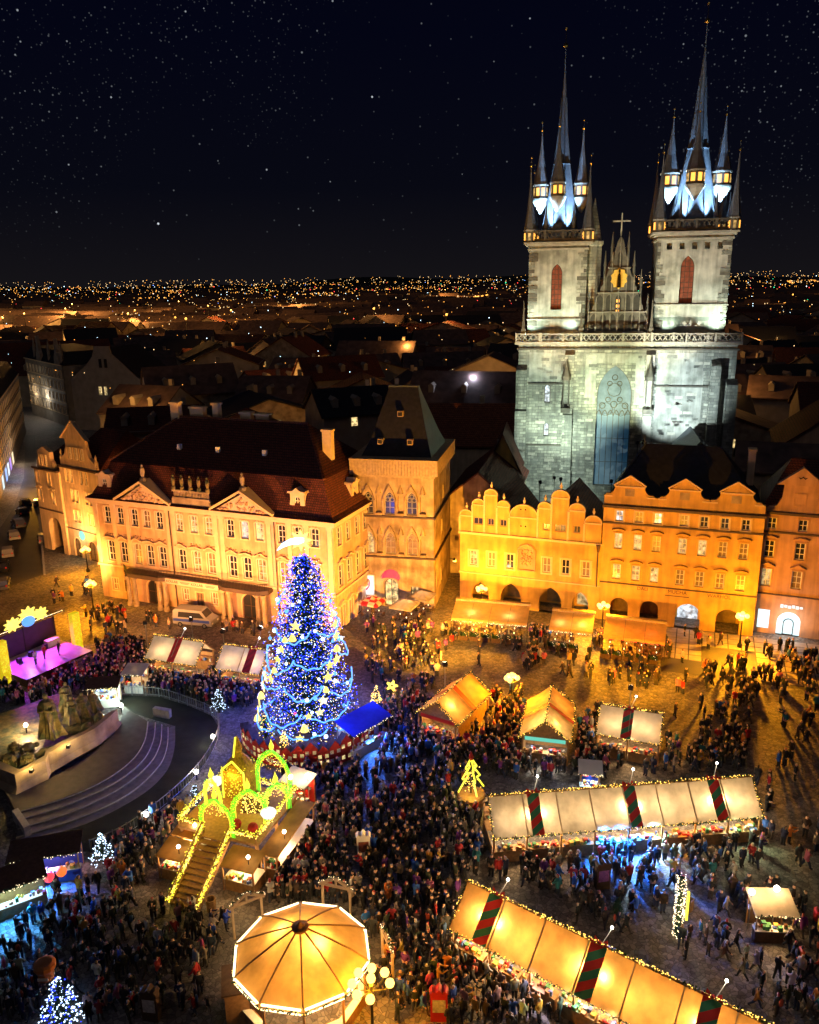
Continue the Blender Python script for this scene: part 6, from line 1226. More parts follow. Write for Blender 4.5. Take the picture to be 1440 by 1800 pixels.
for a in range(0, 360, 60): lamp('tree_glow', 'POINT', (6.2*math.cos(R_(a)), 6.2*math.sin(R_(a)), 4.5), 700, (.02, .08, 1), tree, radius=.6)
for z, r in ((9, 4.6), (13.5, 3.4)):
    for a in (200, 270, 340): lamp('tree_glow', 'POINT', (r*math.cos(R_(a)), r*math.sin(R_(a)), z), 420, (.03, .1, 1), tree, radius=.6)
for k, (px, py, H, R, lg, lab) in enumerate(((662,1252,3.0,.95,[('led_y',150,.055),('led_w',60,.05)],'small conical fir with golden lights right of the big tree'),(183,1518,2.7,1.0,[('led_c',190,.05)],'white-lit fir standing by the monument railing'),(386,1252,2.6,1.0,[('led_c',110,.045)],'sparsely lit fir at the corner of the monument fence'),(502,1345,3.4,1.1,[('led_y',220,.055),('led_w',80,.05)],'fir with golden lights at the foot of the big tree'),(468,1300,2.6,1.0,[('led_y',60,.06),('led_g',30,.06)],'bushy fir with coloured lights left under the big tree'),(112,1800,3.4,1.5,[('led_c',240,.055),('led_b',120,.055)],'leaning blue and white lit fir with a figure on top at the lower left'),(345,1415,2.0,.8,[('led_c',50,.045)],'little lit fir between platform and railing'),(1085,1612,1.6,.7,[],'unlit potted fir left of the light column'))):
    fir(lab, Z(px, py), H, R, 14, 16, 'small decorated firs', lg, 'small_fir_tree', .8, .3, 8)
# figure box on the corner tree
c = Z(96,1800); t = thing('drum_figure', 'orange drum-shaped nutcracker head on top of the leaning lit fir', 'decoration', (c.x, c.y, 3.4)); b = B(); b.lathe([(.42,0),(.45,.5),(.62,.75),(.62,1.0),(.45,1.1)], 10); b.ob('head', mat('orange_paint', (.5,.2,.07)), t); b = B(); b.box(-.3,.3,-.47,-.42,.2,.35); b.ob('mouth', M['white'], t)
# column of lights
c = Z(1190,1645); t = thing('light_column', 'tall slim column wrapped in white lights on the right', 'decoration', (c.x, c.y, 0)); b = B(); b.cyl((0,0,0),(0,0,4.6), .2, .16, 10); b.ob('core', M['leaf'], t); bulbs('column_lights', [((.3+random.uniform(-.05,.06))*math.cos(a), (.3+random.uniform(-.05,.06))*math.sin(a), random.uniform(.05,4.7)) for a in [random.uniform(0,6.28) for _ in range(330)]], .04, G['led_w'], t); b = B(); b.cb(.5,-.05,1.3,.14,.14,2.2); b.ob('neon_bar', G['led_yel'], t); lamp('column_glow','POINT',(0,-1.2,2.4),110,WARM,t,radius=.5); block(c.x,c.y,.6,.6)
# outlined tree sculpture
c = Z(828,1412); t = thing('light_sculpture', 'tree-shaped light sculpture with yellow neon outline on a basket base', 'decoration', (c.x, c.y, 0)); b = B(); b.lathe([(1.0,0),(1.15,.5),(1.2,.9),(1.05,1.0)], 12); b.ob('basket', M['wooden'], t); b = B(); b.cyl((0,0,1),(0,0,4.2), .06, .04, 6); b.ob('mast', M['iron'], t)
for k in range(4):
    a = R_(20+90*k); b = B(); pts = [(r*math.cos(a), r*math.sin(a), z) for r, z in ((.05,4.2),(.5,3.4),(.28,3.3),(.8,2.5),(.5,2.4),(1.15,1.35))]; b.tube(pts, .075, 5); b.ob('neon_outline', G['led_yel'], t)
bulbs('sparkle_lights', [(random.gauss(0,.35), random.gauss(0,.35), random.uniform(1.1,3.8)) for _ in range(70)], .05, G['led_y'], t); b = B(); b.lathe([(.16,4.1),(.2,4.4),(.02,4.9)], 6); b.ob('tip', M['redf'], t); lamp('sculpture_glow','POINT',(0,-1.2,2),220,(1,.7,.15),t,radius=.5); block(c.x,c.y,1.2,1.2)
c = Z(690,1238); t = thing('light_cube', 'small glowing yellow star frame on a post amid the crowd', 'decoration', (c.x,c.y,0)); b = B(); b.cyl((0,0,0),(0,0,1.7), .05,.05,5); b.ob('post', M['iron'], t); b = B()
for i in range(5): a = 2*math.pi*i/5; a2 = a+4*math.pi/5; b.tube([(.6*math.cos(a),0,2.1+.6*math.sin(a)),(.6*math.cos(a2),0,2.1+.6*math.sin(a2))], .08, 5)
b.ob('star_frame', G['led_yel'], t); lamp('star_glow','POINT',(0,-.6,2.1),260,(1,.6,.1),t,radius=.3)
# miniature half-timbered houses around the fir
for i in range(15):
    a = R_(-160+ 9.6*i*1.0); p = Vector((TL_.x+6.3*math.cos(a), TL_.y+6.3*math.sin(a), 0)); t = thing('toy_house', f'red half-timbered toy house below the big fir, {ORDW[i]} from the left', 'toy house', p, a+R_(90), 'toy houses fencing the big fir'); h = 1.5+.25*(i%3)
    b = B(); b.box(-.62,.62,-.3,.3,0,h); b.a([(-.62,-.3,h),(.62,-.3,h),(0,-.3,h+.7)], [(0,1,2)]); b.ob('wall', M['redf'], t)
    b = B(); b.a([(-.75,-.38,h-.12),(0,-.38,h+.75),(0,.38,h+.75),(-.75,.38,h-.12)], [(0,1,2,3)]); b.a([(.75,-.38,h-.12),(0,-.38,h+.75),(0,.38,h+.75),(.75,.38,h-.12)], [(0,1,2,3)]); b.ob('roof', M['darkwood'], t)
    for x in (-.32,.32):
        for z in (.35, h-.55): b = B(); b.box(x-.16,x+.16,-.33,-.305,z,z+.36); b.ob('window', M['pane_w'] if (i+int(x*9)) % 2 else M['white'], t)
block(TL_.x, TL_.y, 6.6, 6.6)
# ------------------------------------------------------------------ bronze monument
mo = thing('bronze_monument', 'large bronze figure group on a curved sandstone base ringed by granite steps', 'monument', (0,0,0))
L5 = [[(29,1428),(117,1402),(187,1370),(233,1335),(254,1302),(260,1268)],[(29,1442),(122,1413),(198,1378),(248,1340),(268,1305),(273,1270)],[(31,1457),(131,1425),(213,1384),(262,1343),(281,1308),(284,1273)],[(28,1472),(140,1437),(225,1396),(277,1349),(293,1314),(295,1278)],[(50,1477),(152,1448),(242,1402),(289,1361),(306,1320),(308,1276)]]
def smooth(pts, n=5):
    o = []
    P = [pts[0]]+pts+[pts[-1]]
    for i in range(1, len(P)-2):
        for k in range(n):
            t = k/n; o.append(tuple(.5*((2*P[i][j])+(-P[i-1][j]+P[i+1][j])*t+(2*P[i-1][j]-5*P[i][j]+4*P[i+1][j]-P[i+2][j])*t*t+(-P[i-1][j]+3*P[i][j]-3*P[i+1][j]+P[i+2][j])*t**3) for j in range(2)))
    o.append(pts[-1]); return o
inner = [Z(x, y, .72) for x, y in smooth([(5,1385),(60,1378),(130,1345),(185,1305),(212,1265),(215,1240)])]
prev = [Z(x, y, .72) for x, y in smooth(L5[0])]
def strip(A, Bb, z0, z1):
    b = B(); n = len(A); vs = []
    for z in (z0, z1): vs += [(p.x,p.y,z) for p in A]+[(p.x,p.y,z) for p in Bb]
    fs = []
    for i in range(n-1): fs += [(2*n+i,2*n+i+1,3*n+i+1,3*n+i), (i,n+i,n+i+1,i+1), (n+i,3*n+i,3*n+i+1,n+i+1), (i,i+1,2*n+i+1,2*n+i)]
    fs += [(0,2*n,3*n,n),(n-1,2*n-1,4*n-1,3*n-1)]
    b.a(vs, fs); return b
strip(inner, prev, 0, .70).ob('terrace', mat('dark_terrace_stone', (.1,.085,.075), var=.3), mo)
for k in range(4):
    z = .72-.18*k; A = [Z(x, y, z) for x, y in smooth(L5[k])]; Bb = [Z(x, y, z-.18 if k < 3 else .0) for x, y in smooth(L5[k+1])]
    strip(A, Bb, 0, z-.18+.01).ob('step', mat('step_granite_%d' % k, (.2,.18,.17), var=.35, scale=2), mo); ns = B(); ns.tube([p+Vector((0,0,-.02)) for p in A], .06, 4); ns.ob('nosing', M['granite'], mo)
b = B()
for e_ in (0, -1):
    p = Z(*[(29,1440),(272,1258)][e_]); q = Z(*[(50,1470),(300,1262)][e_]); b.bar(p+Vector((0,0,.5)), q+Vector((0,0,.45)), .5, .9)
b.ob('end_block', M['granite'], mo)
wt = [(-30,1340),(0,1352),(26,1362),(80,1336),(84,1325),(125,1302),(166,1281),(196,1257),(206,1246)]
wtop = [Z(x, y, 2.4) for x, y in wt]; wbot = [p+Vector((0,0,0)) for p in wtop]
b = B(); n = len(wtop); cen = Z(70,1300,2.4)
def inw(p, k): d = (cen-p); d.z = 0; return p+d.normalized()*k
vs = [(inw(p,-.35).x, inw(p,-.35).y, .7) for p in wtop]+[(p.x,p.y,1.2) for p in wtop]+[(p.x,p.y,2.4) for p in wtop]+[(inw(p,.8).x,inw(p,.8).y,2.4) for p in wtop]+[(inw(p,.9).x,inw(p,.9).y,.6) for p in wtop]
fs = []
for j in range(4):
    for i in range(n-1): fs.append((j*n+i, j*n+i+1, (j+1)*n+i+1, (j+1)*n+i))
b.a(vs, fs); b.ob('parapet_wall', M['sand'], mo)
b = B(); pl_ = [inw(p, .7) for p in wtop]+[Z(175,1232,2.0), Z(100,1215,2.0), Z(0,1250,2.0), Z(-40,1290,2.0)]; b.pxy([(p.x,p.y) for p in pl_], 0, 1.7); b.ob('plinth', M['bronze'], mo)
def robed(name, px, py, z0, h, r, lean=0., m='bronze', seed=0, sy=.8):
    rr_ = random.Random(seed); c = Z(px, py, z0); vs = []; fs = []; prof = [(1.35,0),(1.2,.08),(1.0,.25),(.85,.45),(.78,.62),(.8,.74),(.62,.82),(.25,.86),(.2,.88),(.27,.91),(.28,.95),(.2,.99),(.04,1.0)]; n = 28
    for q, f in prof:
        for i in range(n):
            a = 2*math.pi*i/n; fold = 1+(.2*math.sin(a*5+seed+f*3)+.13*math.sin(a*11+seed*2+f*5))*(1 if f < .7 else .15); vs.append((c.x+r*q*fold*math.cos(a)+lean*h*f*f, c.y+r*q*sy*fold*math.sin(a), z0+h*f))
    for j in range(len(prof)-1):
        for i in range(n): fs.append((j*n+i, j*n+(i+1)%n, (j+1)*n+(i+1)%n, (j+1)*n+i))
    b = B(); b.a(vs, fs)
    s = Vector((c.x+lean*h*.5, c.y, z0+h*.76))   # arms folded in the cloak
    for q in (-1, 1): b.cyl(s+Vector((q*r*.7,0,0)), s+Vector((q*r*.75,-r*.55,-h*.14)), r*.2, r*.16, 7); b.cyl(s+Vector((q*r*.75,-r*.55,-h*.14)), s+Vector((q*r*.1,-r*.85,-h*.1)), r*.16, r*.1, 7)
    b.ob(name, M[m], mo)
robed('standing_figure', 92, 1292, 2.0, 4.3, .85, -.04, 'bronze', 1)
for k, (px, py, h) in enumerate(((128,1268,2.7),(148,1258,2.5),(166,1250,2.1),(118,1246,2.9),(30,1330,1.5),(52,1345,1.3),(14,1345,1.2))): robed('crowd_figure', px, py, 1.8, h, .62, random.uniform(-.1,.12), 'bronze', k+3)
for k, (px, py) in enumerate(((40,1318),(66,1330),(20,1336),(150,1286),(175,1268))):   # reclining masses
    c = Z(px, py, 1.9); b = B(); b.T = Matrix.Translation(c) @ Matrix.Rotation(R_(30+20*k), 4, 'Z')
    b.lathe([(.05,-1.3),(.4,-1.0),(.5,-.4),(.42,.1),(.55,.5),(.4,.85),(.2,.95),(.28,1.15),(.2,1.35),(.03,1.42)], 10); b.v = [tuple(Matrix.Translation(c) @ Matrix.Rotation(R_(30+20*k),4,'Z') @ Matrix.Rotation(R_(80),4,'Y') @ (Matrix.Translation(c) @ Matrix.Rotation(R_(30+20*k),4,'Z')).inverted() @ Vector(v)) for v in b.v]; b.ob('reclining_figure', M['bronze'], mo, smooth=True)
for k, (px, py, col, e, lab) in enumerate(((45,1275,(1,.75,.4),900,'monument spotlight at the left behind the bronze figures'),(213,1240,(.75,1,.85),420,'monument spotlight at the tip of the sandstone wall'),(374,1295,(1,.85,.6),110,'railing spotlight on the east bend of the monument fence'),(345,1357,(1,.85,.6),110,'railing spotlight beside the green arches'),(257,1432,(1,.85,.6),90,'railing spotlight on the lower monument fence'))):
    zb_ = 1.7 if k == 0 else 0; c = Z(px, py, zb_+.8); t = thing('spotlight', lab, 'spotlight', (c.x,c.y,zb_), 0, 'monument spotlights'); b = B(); b.cyl((0,0,0),(0,0,.7), .06,.06,6); b.ob('stake', M['iron'], t); b = B(); b.ball((0,0,.82), .2, 8, 5); b.ob('lamp_head', G['bulb'], t); lamp('spot_light','POINT',(0,0,1.25),e,col,t,radius=.15)
for px, py in ((120,1312),(55,1355)):  # small floods added on the parapet to brighten the bronze figures
    q = Z(px, py, 2.55); b = B(); b.cb(q.x, q.y, 2.4, .3, .3, .3); b.ob('added_floodlight', M['iron'], mo); lamp('figure_fill', 'POINT', (q.x, q.y, 2.95), 330, (1,.66,.2), mo, radius=.1)
# railing round the monument lawn
fl = [(160,1497),(225,1467),(300,1410),(350,1360),(378,1315),(386,1280),(372,1258),(330,1240),(280,1225),(215,1222)]
fp = [Z(x, y) for x, y in smooth(fl, 6)]; t = thing('railing', 'low metal railing curving round the dark monument lawn', 'railing', (0,0,0)); b = B()
b.tube([p+Vector((0,0,1.0)) for p in fp], .04, 5); b.ob('rail', M['steel'], t); b = B(); b.tube([p+Vector((0,0,.2)) for p in fp], .03, 4); b.ob('rail', M['steel'], t)
b = B()
for p, q in zip(fp[:-1], fp[1:]):
    n = max(1, int((q-p).length/.3))
    for i in range(n): c = p.lerp(q, i/n); b.bar(c+Vector((0,0,.2)), c+Vector((0,0,1.0)), .03)
b.ob('baluster', M['steel'], t, kind='stuff')
for k in range(0, len(fp), 2): b = B(); b.cyl(fp[k], fp[k]+Vector((0,0,1.1)), .05, .05, 6); b.ob('post', M['steel'], t)
lw = B(); lawn = [Z(x, y, .004) for x, y in ([(40,1500)]+fl+[(150,1225),(260,1262),(306,1276),(306,1320),(289,1361),(242,1402),(152,1448),(50,1477)])]; lw.quad(*lawn); lw.ob('lawn', mat('dark_lawn', (.022,.026,.018), var=.5, scale=.8, bump=.5, bscale=8), kind='structure')
MONO = [(0,1235),(160,1240),(215,1222),(280,1225),(330,1240),(372,1258),(386,1280),(378,1315),(350,1360),(300,1410),(225,1467),(160,1497),(0,1500)]
# ------------------------------------------------------------------ concert stage
sg = thing('concert_stage', 'small open-air stage with purple lit floor and yellow lit side towers', 'stage', Z(12,1200), R_(58))
b = B(); b.box(.4, 8.8, -3.2, 3.4, 0, .95); b.ob('platform', M['darkwood'], sg); b = B(); b.box(.4, 8.8, -3.2, 3.4, .955, .99); b.ob('floor', M['purple'], sg)
for k in range(4): b = B(); b.box(5.6, 8.4, -3.2-.35*(k+1), -3.2-.35*k-.01, 0, .95-.22*(k+1)+.02); b.ob('step', M['purple'], sg)
for x in (0, 9.2):
    b = B(); b.cb(x, 0, 0, 1.0, .7, 4.9); o = b.ob('light_tower', mat('yellow_backlit_panel_%d' % int(x), (.6,.5,.05), var=.3, scale=5, emit=(1,.7,.01), es=.6), sg); bulbs('tower_lights', [(x+random.uniform(-.5,.5), -.37, random.uniform(.1,4.85)) for _ in range(110)], .05, G['led_yel'], sg)
b = B(); 
for i in range(7): a = math.pi*i/6; 
b.a([(-.6,3.4,4.0),(10,3.4,4.0),(10,8.5,3.0),(-.6,8.5,3.0),(-.6,3.4,4.15),(10,3.4,4.15),(10,8.5,3.15),(-.6,8.5,3.15)], [(0,3,2,1),(4,5,6,7),(0,1,5,4),(1,2,6,5),(2,3,7,6),(3,0,4,7)]); b.ob('roof', M['darkwood'], sg)
for x in (.5, 4.7, 8.7): b = B(); b.cyl((x,3.3,.99),(x,3.3,4.0), .09,.09,6); b.ob('truss_post', M['iron'], sg)
b = B(); b.box(.5, 8.7, 3.25, 3.32, 1, 3.9); b.ob('backdrop', mat('dark_backdrop', (.06,.03,.08)), sg)
for x, z, s_ in ((3.4,4.9,1.0),(5.4,5.4,1.15),(7.0,5.0,.9)):
    b = B(); b.T = Matrix.Translation((x,3.0,z)); b.pxz([((1 if i%2==0 else .62)*s_*1.1*math.cos(math.pi*i/9), (1 if i%2==0 else .62)*s_*.9*math.sin(math.pi*i/9)) for i in range(18)], -.1, .1); b.ob('sun_ornament', G['led_star'], sg)
b = B(); b.lathe([(.8,0),(.85,.1)], 14, (0,0,0), 0, .7); o = b.ob('oval_sign', glow('blue_oval_sign', (.08,.35,1), 1.4), sg, loc=(5.2,2.8,4.7)); o.rotation_euler = (R_(75),0,0)
bulbs('roof_lights', [(-.6+10.6*i/60, 3.35, 4.2) for i in range(61)]+[(-.6, 3.4+5*i/25, 4.2-i*.04) for i in range(25)], .06, G['led_w'], sg)
for x, c in ((2.2,(.7,.05,1)),(4.6,(.25,.1,1)),(7.0,(1,.05,.7))): lamp('stage_light','SPOT',(x,2.6,3.8),2400,c,sg,(x,-1,1),100,.6,.2)
for k, x in enumerate((2.5, 4.2, 6.3)):
    b = B(); b.cb(x, 1.2+.4*k, 1.0, .5,.4,.6); b.ob('speaker', M['iron'], sg)
b = B(); b.cb(7.4, 2.2, 1.0, 1.6,.8,.8); b.ob('keyboard_riser', M['white'], sg)
sgm = Matrix.Translation(Z(12,1200)) @ Matrix.Rotation(R_(58),4,'Z'); c = sgm @ Vector((4.6,2,0)); block(c.x, c.y, 5.3, 6.6, R_(58))
# ------------------------------------------------------------------ viewing platform with glowing arches
vp = thing('viewing_platform', 'timber viewing platform with garlanded stairs and glowing green neon arches', 'platform', (-16.1,47.4,0), R_(-20))
NS = 12
for k in range(NS):
    b = B(); y0 = 4.4*k/NS; z = 2.8*(k+1)/NS; b.box(-1.0,1.0,y0,y0+4.4/NS+.06,z-.1,z); b.ob('stair_tread', M['wooden'], vp)
for s in (-1, 1):
    b = B(); b.bar((s*1.08,0,.1),(s*1.08,4.4,2.7), .1,.4); b.ob('stringer', M['wooden'], vp); b = B(); b.bar((s*1.12,-.1,1.0),(s*1.12,4.4,3.75), .09,.09); [b.bar((s*1.12,4.4*i/6,.1+2.7*i/6),(s*1.12,4.4*i/6,1.0+2.72*i/6), .07) for i in range(7)]; b.ob('handrail', M['wooden'], vp)
    for off in (0,.12,-.12): fringe([(s*1.14+off,-.3,.55),(s*1.14+off,4.4,3.5)], vp, 26, .05, 'led_yel' if off else 'led_y', off == 0)
b = B(); b.box(-3.4,3.4,4.45,10.8,2.6,2.8); b.ob('deck', M['wooden'], vp)
for x in (-3.2,0,3.2):
    for y_ in (4.7,7.6,10.6): b = B(); b.cb(x,y_,0,.2,.2,2.6); b.ob('post', M['wooden'], vp)
edge = [(-1.1,4.5,3.6),(-3.3,4.5,3.6),(-3.3,10.7,3.6),(3.3,10.7,3.6),(3.3,4.5,3.6),(1.1,4.5,3.6)]
b = B(); b.tube(edge, .06, 5); [b.bar(p, (p[0],p[1],2.8), .08) for p in edge]; b.ob('handrail', M['wooden'], vp); fringe(edge, vp, 34, .055, 'led_yel'); fringe([(p[0],p[1],3.35) for p in edge], vp, 22, .05, 'led_y', False)
def neon_arch(x, y, w, h, rz=0., m='led_g', z=2.8):
    for k, (dw, rad) in enumerate(((0,.035),(.1,.032),(.22,.03),(-.12,.028))):
        W2 = w/2+dw; pts = [(-W2,0,z),(-W2,0,z+h*.45)]+[(-W2*math.cos(math.pi*i/10), 0, z+h*.45+(h*.5+dw)*math.sin(math.pi*i/10)+(.28 if i == 5 else .08 if i in (4,6) else 0)) for i in range(1,10)]+[(W2,0,z+h*.45),(W2,0,z)]
        b = B(); b.T = Matrix.Translation((x,y,0)) @ Matrix.Rotation(rz,4,'Z'); b.tube(pts, rad, 5); b.ob('neon_arch', G[m if k < 3 else 'led_yel'], vp)
    T2 = Matrix.Translation((x,y,0)) @ Matrix.Rotation(rz,4,'Z'); pts = []
    for i in range(150): a = random.uniform(-.15, math.pi+.15); q = w/2+random.uniform(-.1,.3); pts.append(tuple(T2 @ Vector((-q*math.cos(a), random.uniform(-.12,.12), z+h*.45+(h*.5+q-w/2)*max(-.6, math.sin(a))))))
    bulbs('arch_lights', pts, .04, G['led_yel'], vp); bulbs('arch_lights', [tuple(Vector(p)+Vector((random.gauss(0,.08), 0, random.gauss(0,.08)))) for p in pts[:70]], .045, G['led_g'], vp)
    b = B(); b.T = T2; b.lathe([(.16,z+h*.95+.55),(.22,z+h*.95+.75),(.05,z+h*.95+1.2),(.01,z+h*.95+1.4)], 6); b.ob('arch_finial', G['led_yel'], vp); bulbs('lattice_lights', [tuple(T2 @ Vector((random.uniform(-w*.42,w*.42), .1, z+h*random.uniform(.55,.9)))) for _ in range(60)], .035, G['led_y'], vp)
neon_arch(0,4.6,2.5,2.7); neon_arch(1.7,6.4,2.3,2.7,R_(20)); neon_arch(2.9,8.4,1.7,2.2,R_(40)); neon_arch(1.6,10.3,2.7,3.7,0); neon_arch(-2.0,7.2,1.6,2.3,R_(-15),'led_yel')
b = B(); b.cb(-1.0,9.6,2.8,1.9,1.9,2.4); b.lathe([(1.15,5.2),(.9,5.7),(.45,6.2),(.3,6.6),(.4,6.8),(.05,7.9)], 8, (-1.0,9.6,0), R_(22.5)); tw_ = b.ob('turret', mat('amber_lattice', (.4,.24,.04), var=.6, scale=6), vp)
bulbs('turret_lights', [(-1.0+random.uniform(-1,1), 9.6+random.choice((-1,1))*.98 if random.random() < .5 else 9.6+random.uniform(-1,1), random.uniform(2.9,5.6)) for _ in range(420)], .055, G['led_yel'], vp)
b = B(); 
for p, q in (((-1.98,8.62,2.8),(-1.98,8.62,5.3)),((-.02,8.62,2.8),(-.02,8.62,5.3)),((-1.98,8.62,5.3),(-1.0,8.62,6.2)),((-1.0,8.62,6.2),(-.02,8.62,5.3)),((-1,8.9,6.4),(-1,9.4,7.9))): b.tube([p,q], .08, 5)
b.ob('neon_outline', G['led_yel'], vp)
b = B(); b.a([(.4,7.2,2.9),(2.4,7.9,2.9),(2.4,8.4,4.4),(.4,7.7,4.4)], [(0,1,2,3)]); b.ob('lattice_panel', M['darkwood'], vp); bulbs('lattice_lights', [(.4+2*u, 7.15+.7*u+.5*v-.03, 2.9+1.5*v) for u, v in [(random.random(), random.random()) for _ in range(150)]], .05, G['led_y'], vp)
for x, y_ in ((-2.8,8.8),(3.2,6.6)): b = B(); b.lathe([(.05,3.6),(.5,3.75),(.62,4.0),(.5,4.15)], 10, (x,y_,0)); b.ob('lamp_bowl', G['white_box'], vp)
for s_, x in ((1,1.0),(1,2.4)): b = B(); b.ball((x,5.6,3.2), .4, 10, 6); b.ob('red_ball', M['redf'], vp)
# huts under and beside it
for k, (x0,x1,y0,y1,z,lab) in enumerate(((1.5,4.2,2.4,4.3,2.3,'honey-roofed hut at the right of the platform stairs'),(3.5,5.0,4.4,10.6,2.3,'long honey-roofed counter along the right side of the platform'),(-3.6,-1.35,1.9,3.7,2.2,'honey-roofed hut left of the stairs, lower one'),(-3.9,-1.5,4.2,6.2,2.3,'honey-roofed hut left of the stairs, upper one'))):
    m4 = Matrix.Translation((-16.1,47.4,0)) @ Matrix.Rotation(R_(-20),4,'Z'); c = m4 @ Vector(((x0+x1)/2,(y0+y1)/2,0)); t = thing('platform_hut', lab, 'market stall', c, R_(-20), 'huts around the viewing platform'); hx, hy = (x1-x0)/2, (y1-y0)/2
    b = B(); b.a([(-hx,-hy,z-.25),(hx,-hy,z-.25),(hx,hy,z+.12),(-hx,hy,z+.12),(-hx,-hy,z-.15),(hx,-hy,z-.15),(hx,hy,z+.22),(-hx,hy,z+.22)], [(0,3,2,1),(4,5,6,7),(0,1,5,4),(1,2,6,5),(2,3,7,6),(3,0,4,7)]); b.ob('roof', M['canvas2'], t); b = B(); b.box(-hx+.2,hx-.2,-hy+.2,hy-.1,0,.95); b.ob('counter', M['wooden'], t); b = B(); b.box(-hx+.1,hx-.1,-hy+.1,hy-.05,.95,1.0); b.ob('counter_top', M['white'], t)
    for x in (-hx+.12,hx-.12):
        for y_ in (-hy+.12,hy-.12): b = B(); b.cb(x,y_,0,.1,.1,z-.2); b.ob('post', M['wooden'], t)
    goods(t,-hx+.3,hx-.3,-hy+.4,1.0,22,k+40); lamp('hut_light','POINT',(0,-hy*.3,z-.6),300,WARM,t,radius=.2); lamp('hut_lamp','POINT',(hx*.5,-hy*.4,z+.7),70,WARM,t,radius=.15); b = B(); b.bar((hx*.5,-hy*.4,z),(hx*.5,-hy*.4,z+.6), .04); b.ob('lamp_arm', M['iron'], t); b = B(); b.ball((hx*.5,-hy*.4,z+.62), .14, 7,4); b.ob('bulb', G['bulb'], t)
for x, y_, z, e, c in ((0,3.5,5.2,110,(1,.55,.06)),(2,7.5,4.6,170,(.8,.9,.1)),(-2,6.5,4.4,150,(1,.6,.06)),(0,1.2,2.8,45,(1,.5,.06)),(-1,8.2,5,140,(1,.6,.05))): lamp('platform_glow','POINT',(x,y_,z),e,c,vp,radius=.4)
c = Matrix.Translation((-16.1,47.4,0)) @ Matrix.Rotation(R_(-20),4,'Z') @ Vector((.4,5.4,0)); block(c.x,c.y,4.6,5.7,R_(-20))
# ------------------------------------------------------------------ round kiosk
kc = Vector((-6.85,39.9,0)); kk = thing('round_kiosk', 'ten-sided kiosk with glowing honey canvas roof at the bottom edge', 'kiosk', kc, R_(8)); NK = 10
def kp(r, i, z): a = 2*math.pi*(i-.5)/NK; return (r*math.cos(a), r*math.sin(a), z)
for i in range(NK):
    b = B(); rows = [(4.05,3.05),(4.0,3.45),(3.2,3.95),(1.8,4.62),(.45,5.2)]
    vs = []
    for r, z in rows: vs += [lerp(kp(r,i,z),kp(r,i+1,z),t) if True else 0 for t in (0,.25,.5,.75,1)]
    vs = [(x,y,z-(.05*math.sin(math.pi*((k%5)/4)) if 0 < k//5 < 4 else 0)) for k,(x,y,z) in enumerate(vs)]
    b.a(vs, [(j*5+q,j*5+q+1,(j+1)*5+q+1,(j+1)*5+q) for j in range(4) for q in range(4)]); b.ob('roof_segment', M['canvas2'], kk, smooth=True)
    b = B(); b.tube([kp(4.06,i,3.46),kp(3.22,i,3.98),kp(1.8,i,4.66),kp(.45,i,5.22)], .05, 5); b.ob('roof_rib', M['wooden'], kk)
    b = B(); p, q = kp(4.12,i,3.4), kp(4.12,i+1,3.4); b.tube([lerp(p,q,.05),lerp(p,q,.95)], .07, 5); b.ob('rim_light', G['led_yel' if False else 'led_w'], kk); b = B(); p, q = kp(4.16,i,3.12), kp(4.16,i+1,3.12); b.tube([lerp(p,q,.05),lerp(p,q,.95)], .05, 5); b.ob('rim_light', G['led_w'], kk)
    fringe([kp(4.2,i,3.25),kp(4.2,i+1,3.25)], kk, 3, .04, 'led_y')
    b = B(); b.cyl(kp(3.8,i,0),kp(3.8,i,3.1), .08,.08,6); b.ob('post', M['wooden'], kk)
    b = B(); p0,p1,q0,q1 = kp(3.75,i,0),kp(3.75,i+1,0),kp(3.3,i,0),kp(3.3,i+1,0); b.pxy([(x[0],x[1]) for x in (p0,p1,q1,q0)], 0, .98); b.ob('counter', M['wooden'], kk); b = B(); b.pxy([(x[0]*1.03,x[1]*1.03) for x in (p0,p1,q1,q0)], .98, 1.04); b.ob('counter_top', M['white'], kk)
    lamp('kiosk_light','POINT',kp(2.9,i+.5,2.3),55,WARM,kk,radius=.2)
b = B(); b.lathe([(.5,5.18),(.52,5.3),(.3,5.36),(.05,5.6)], 14); b.ob('roof_cap', M['wooden'], kk)
lamp('canopy_light','POINT',(.9,-.7,4.35),640,(1,.66,.25),kk,radius=.12); lamp('canopy_light','POINT',(-1.0,.5,4.35),460,(1,.66,.25),kk,radius=.12); lamp('canopy_light','POINT',(0,-2,3.1),260,(1,.45,.1),kk,radius=.3)
block(kc.x,kc.y,4.3,4.3)
for k, (px,py,rz,lab) in enumerate(((438,1640,30,'white timber porch frame at the upper left of the round kiosk'),(593,1612,-18,'white timber porch frame behind the round kiosk'),(682,1712,-70,'white timber porch frame at the right of the round kiosk'))):
    c = Z(px,py); t = thing('timber_porch', lab, 'porch', c, R_(rz), 'porches of the round kiosk')
    for s in (-1,1): b = B(); b.cb(s*1.0,0,0,.14,.14,2.5); b.ob('post', M['pcream'], t)
    b = B(); b.bar((-1.25,0,2.45),(0,0,3.15), .14,.2); b.bar((1.25,0,2.45),(0,0,3.15), .14,.2); b.bar((-1.1,0,2.5),(1.1,0,2.5), .12,.16); b.bar((0,0,2.5),(0,0,3.1), .12); b.ob('gable_frame', M['pcream'], t); fringe([(-1.25,0,2.6),(0,0,3.3),(1.25,0,2.6)], t, 9, .035, 'led_w'); lamp('porch_light','POINT',(0,.6,2.6),60,WARM,t,radius=.2)
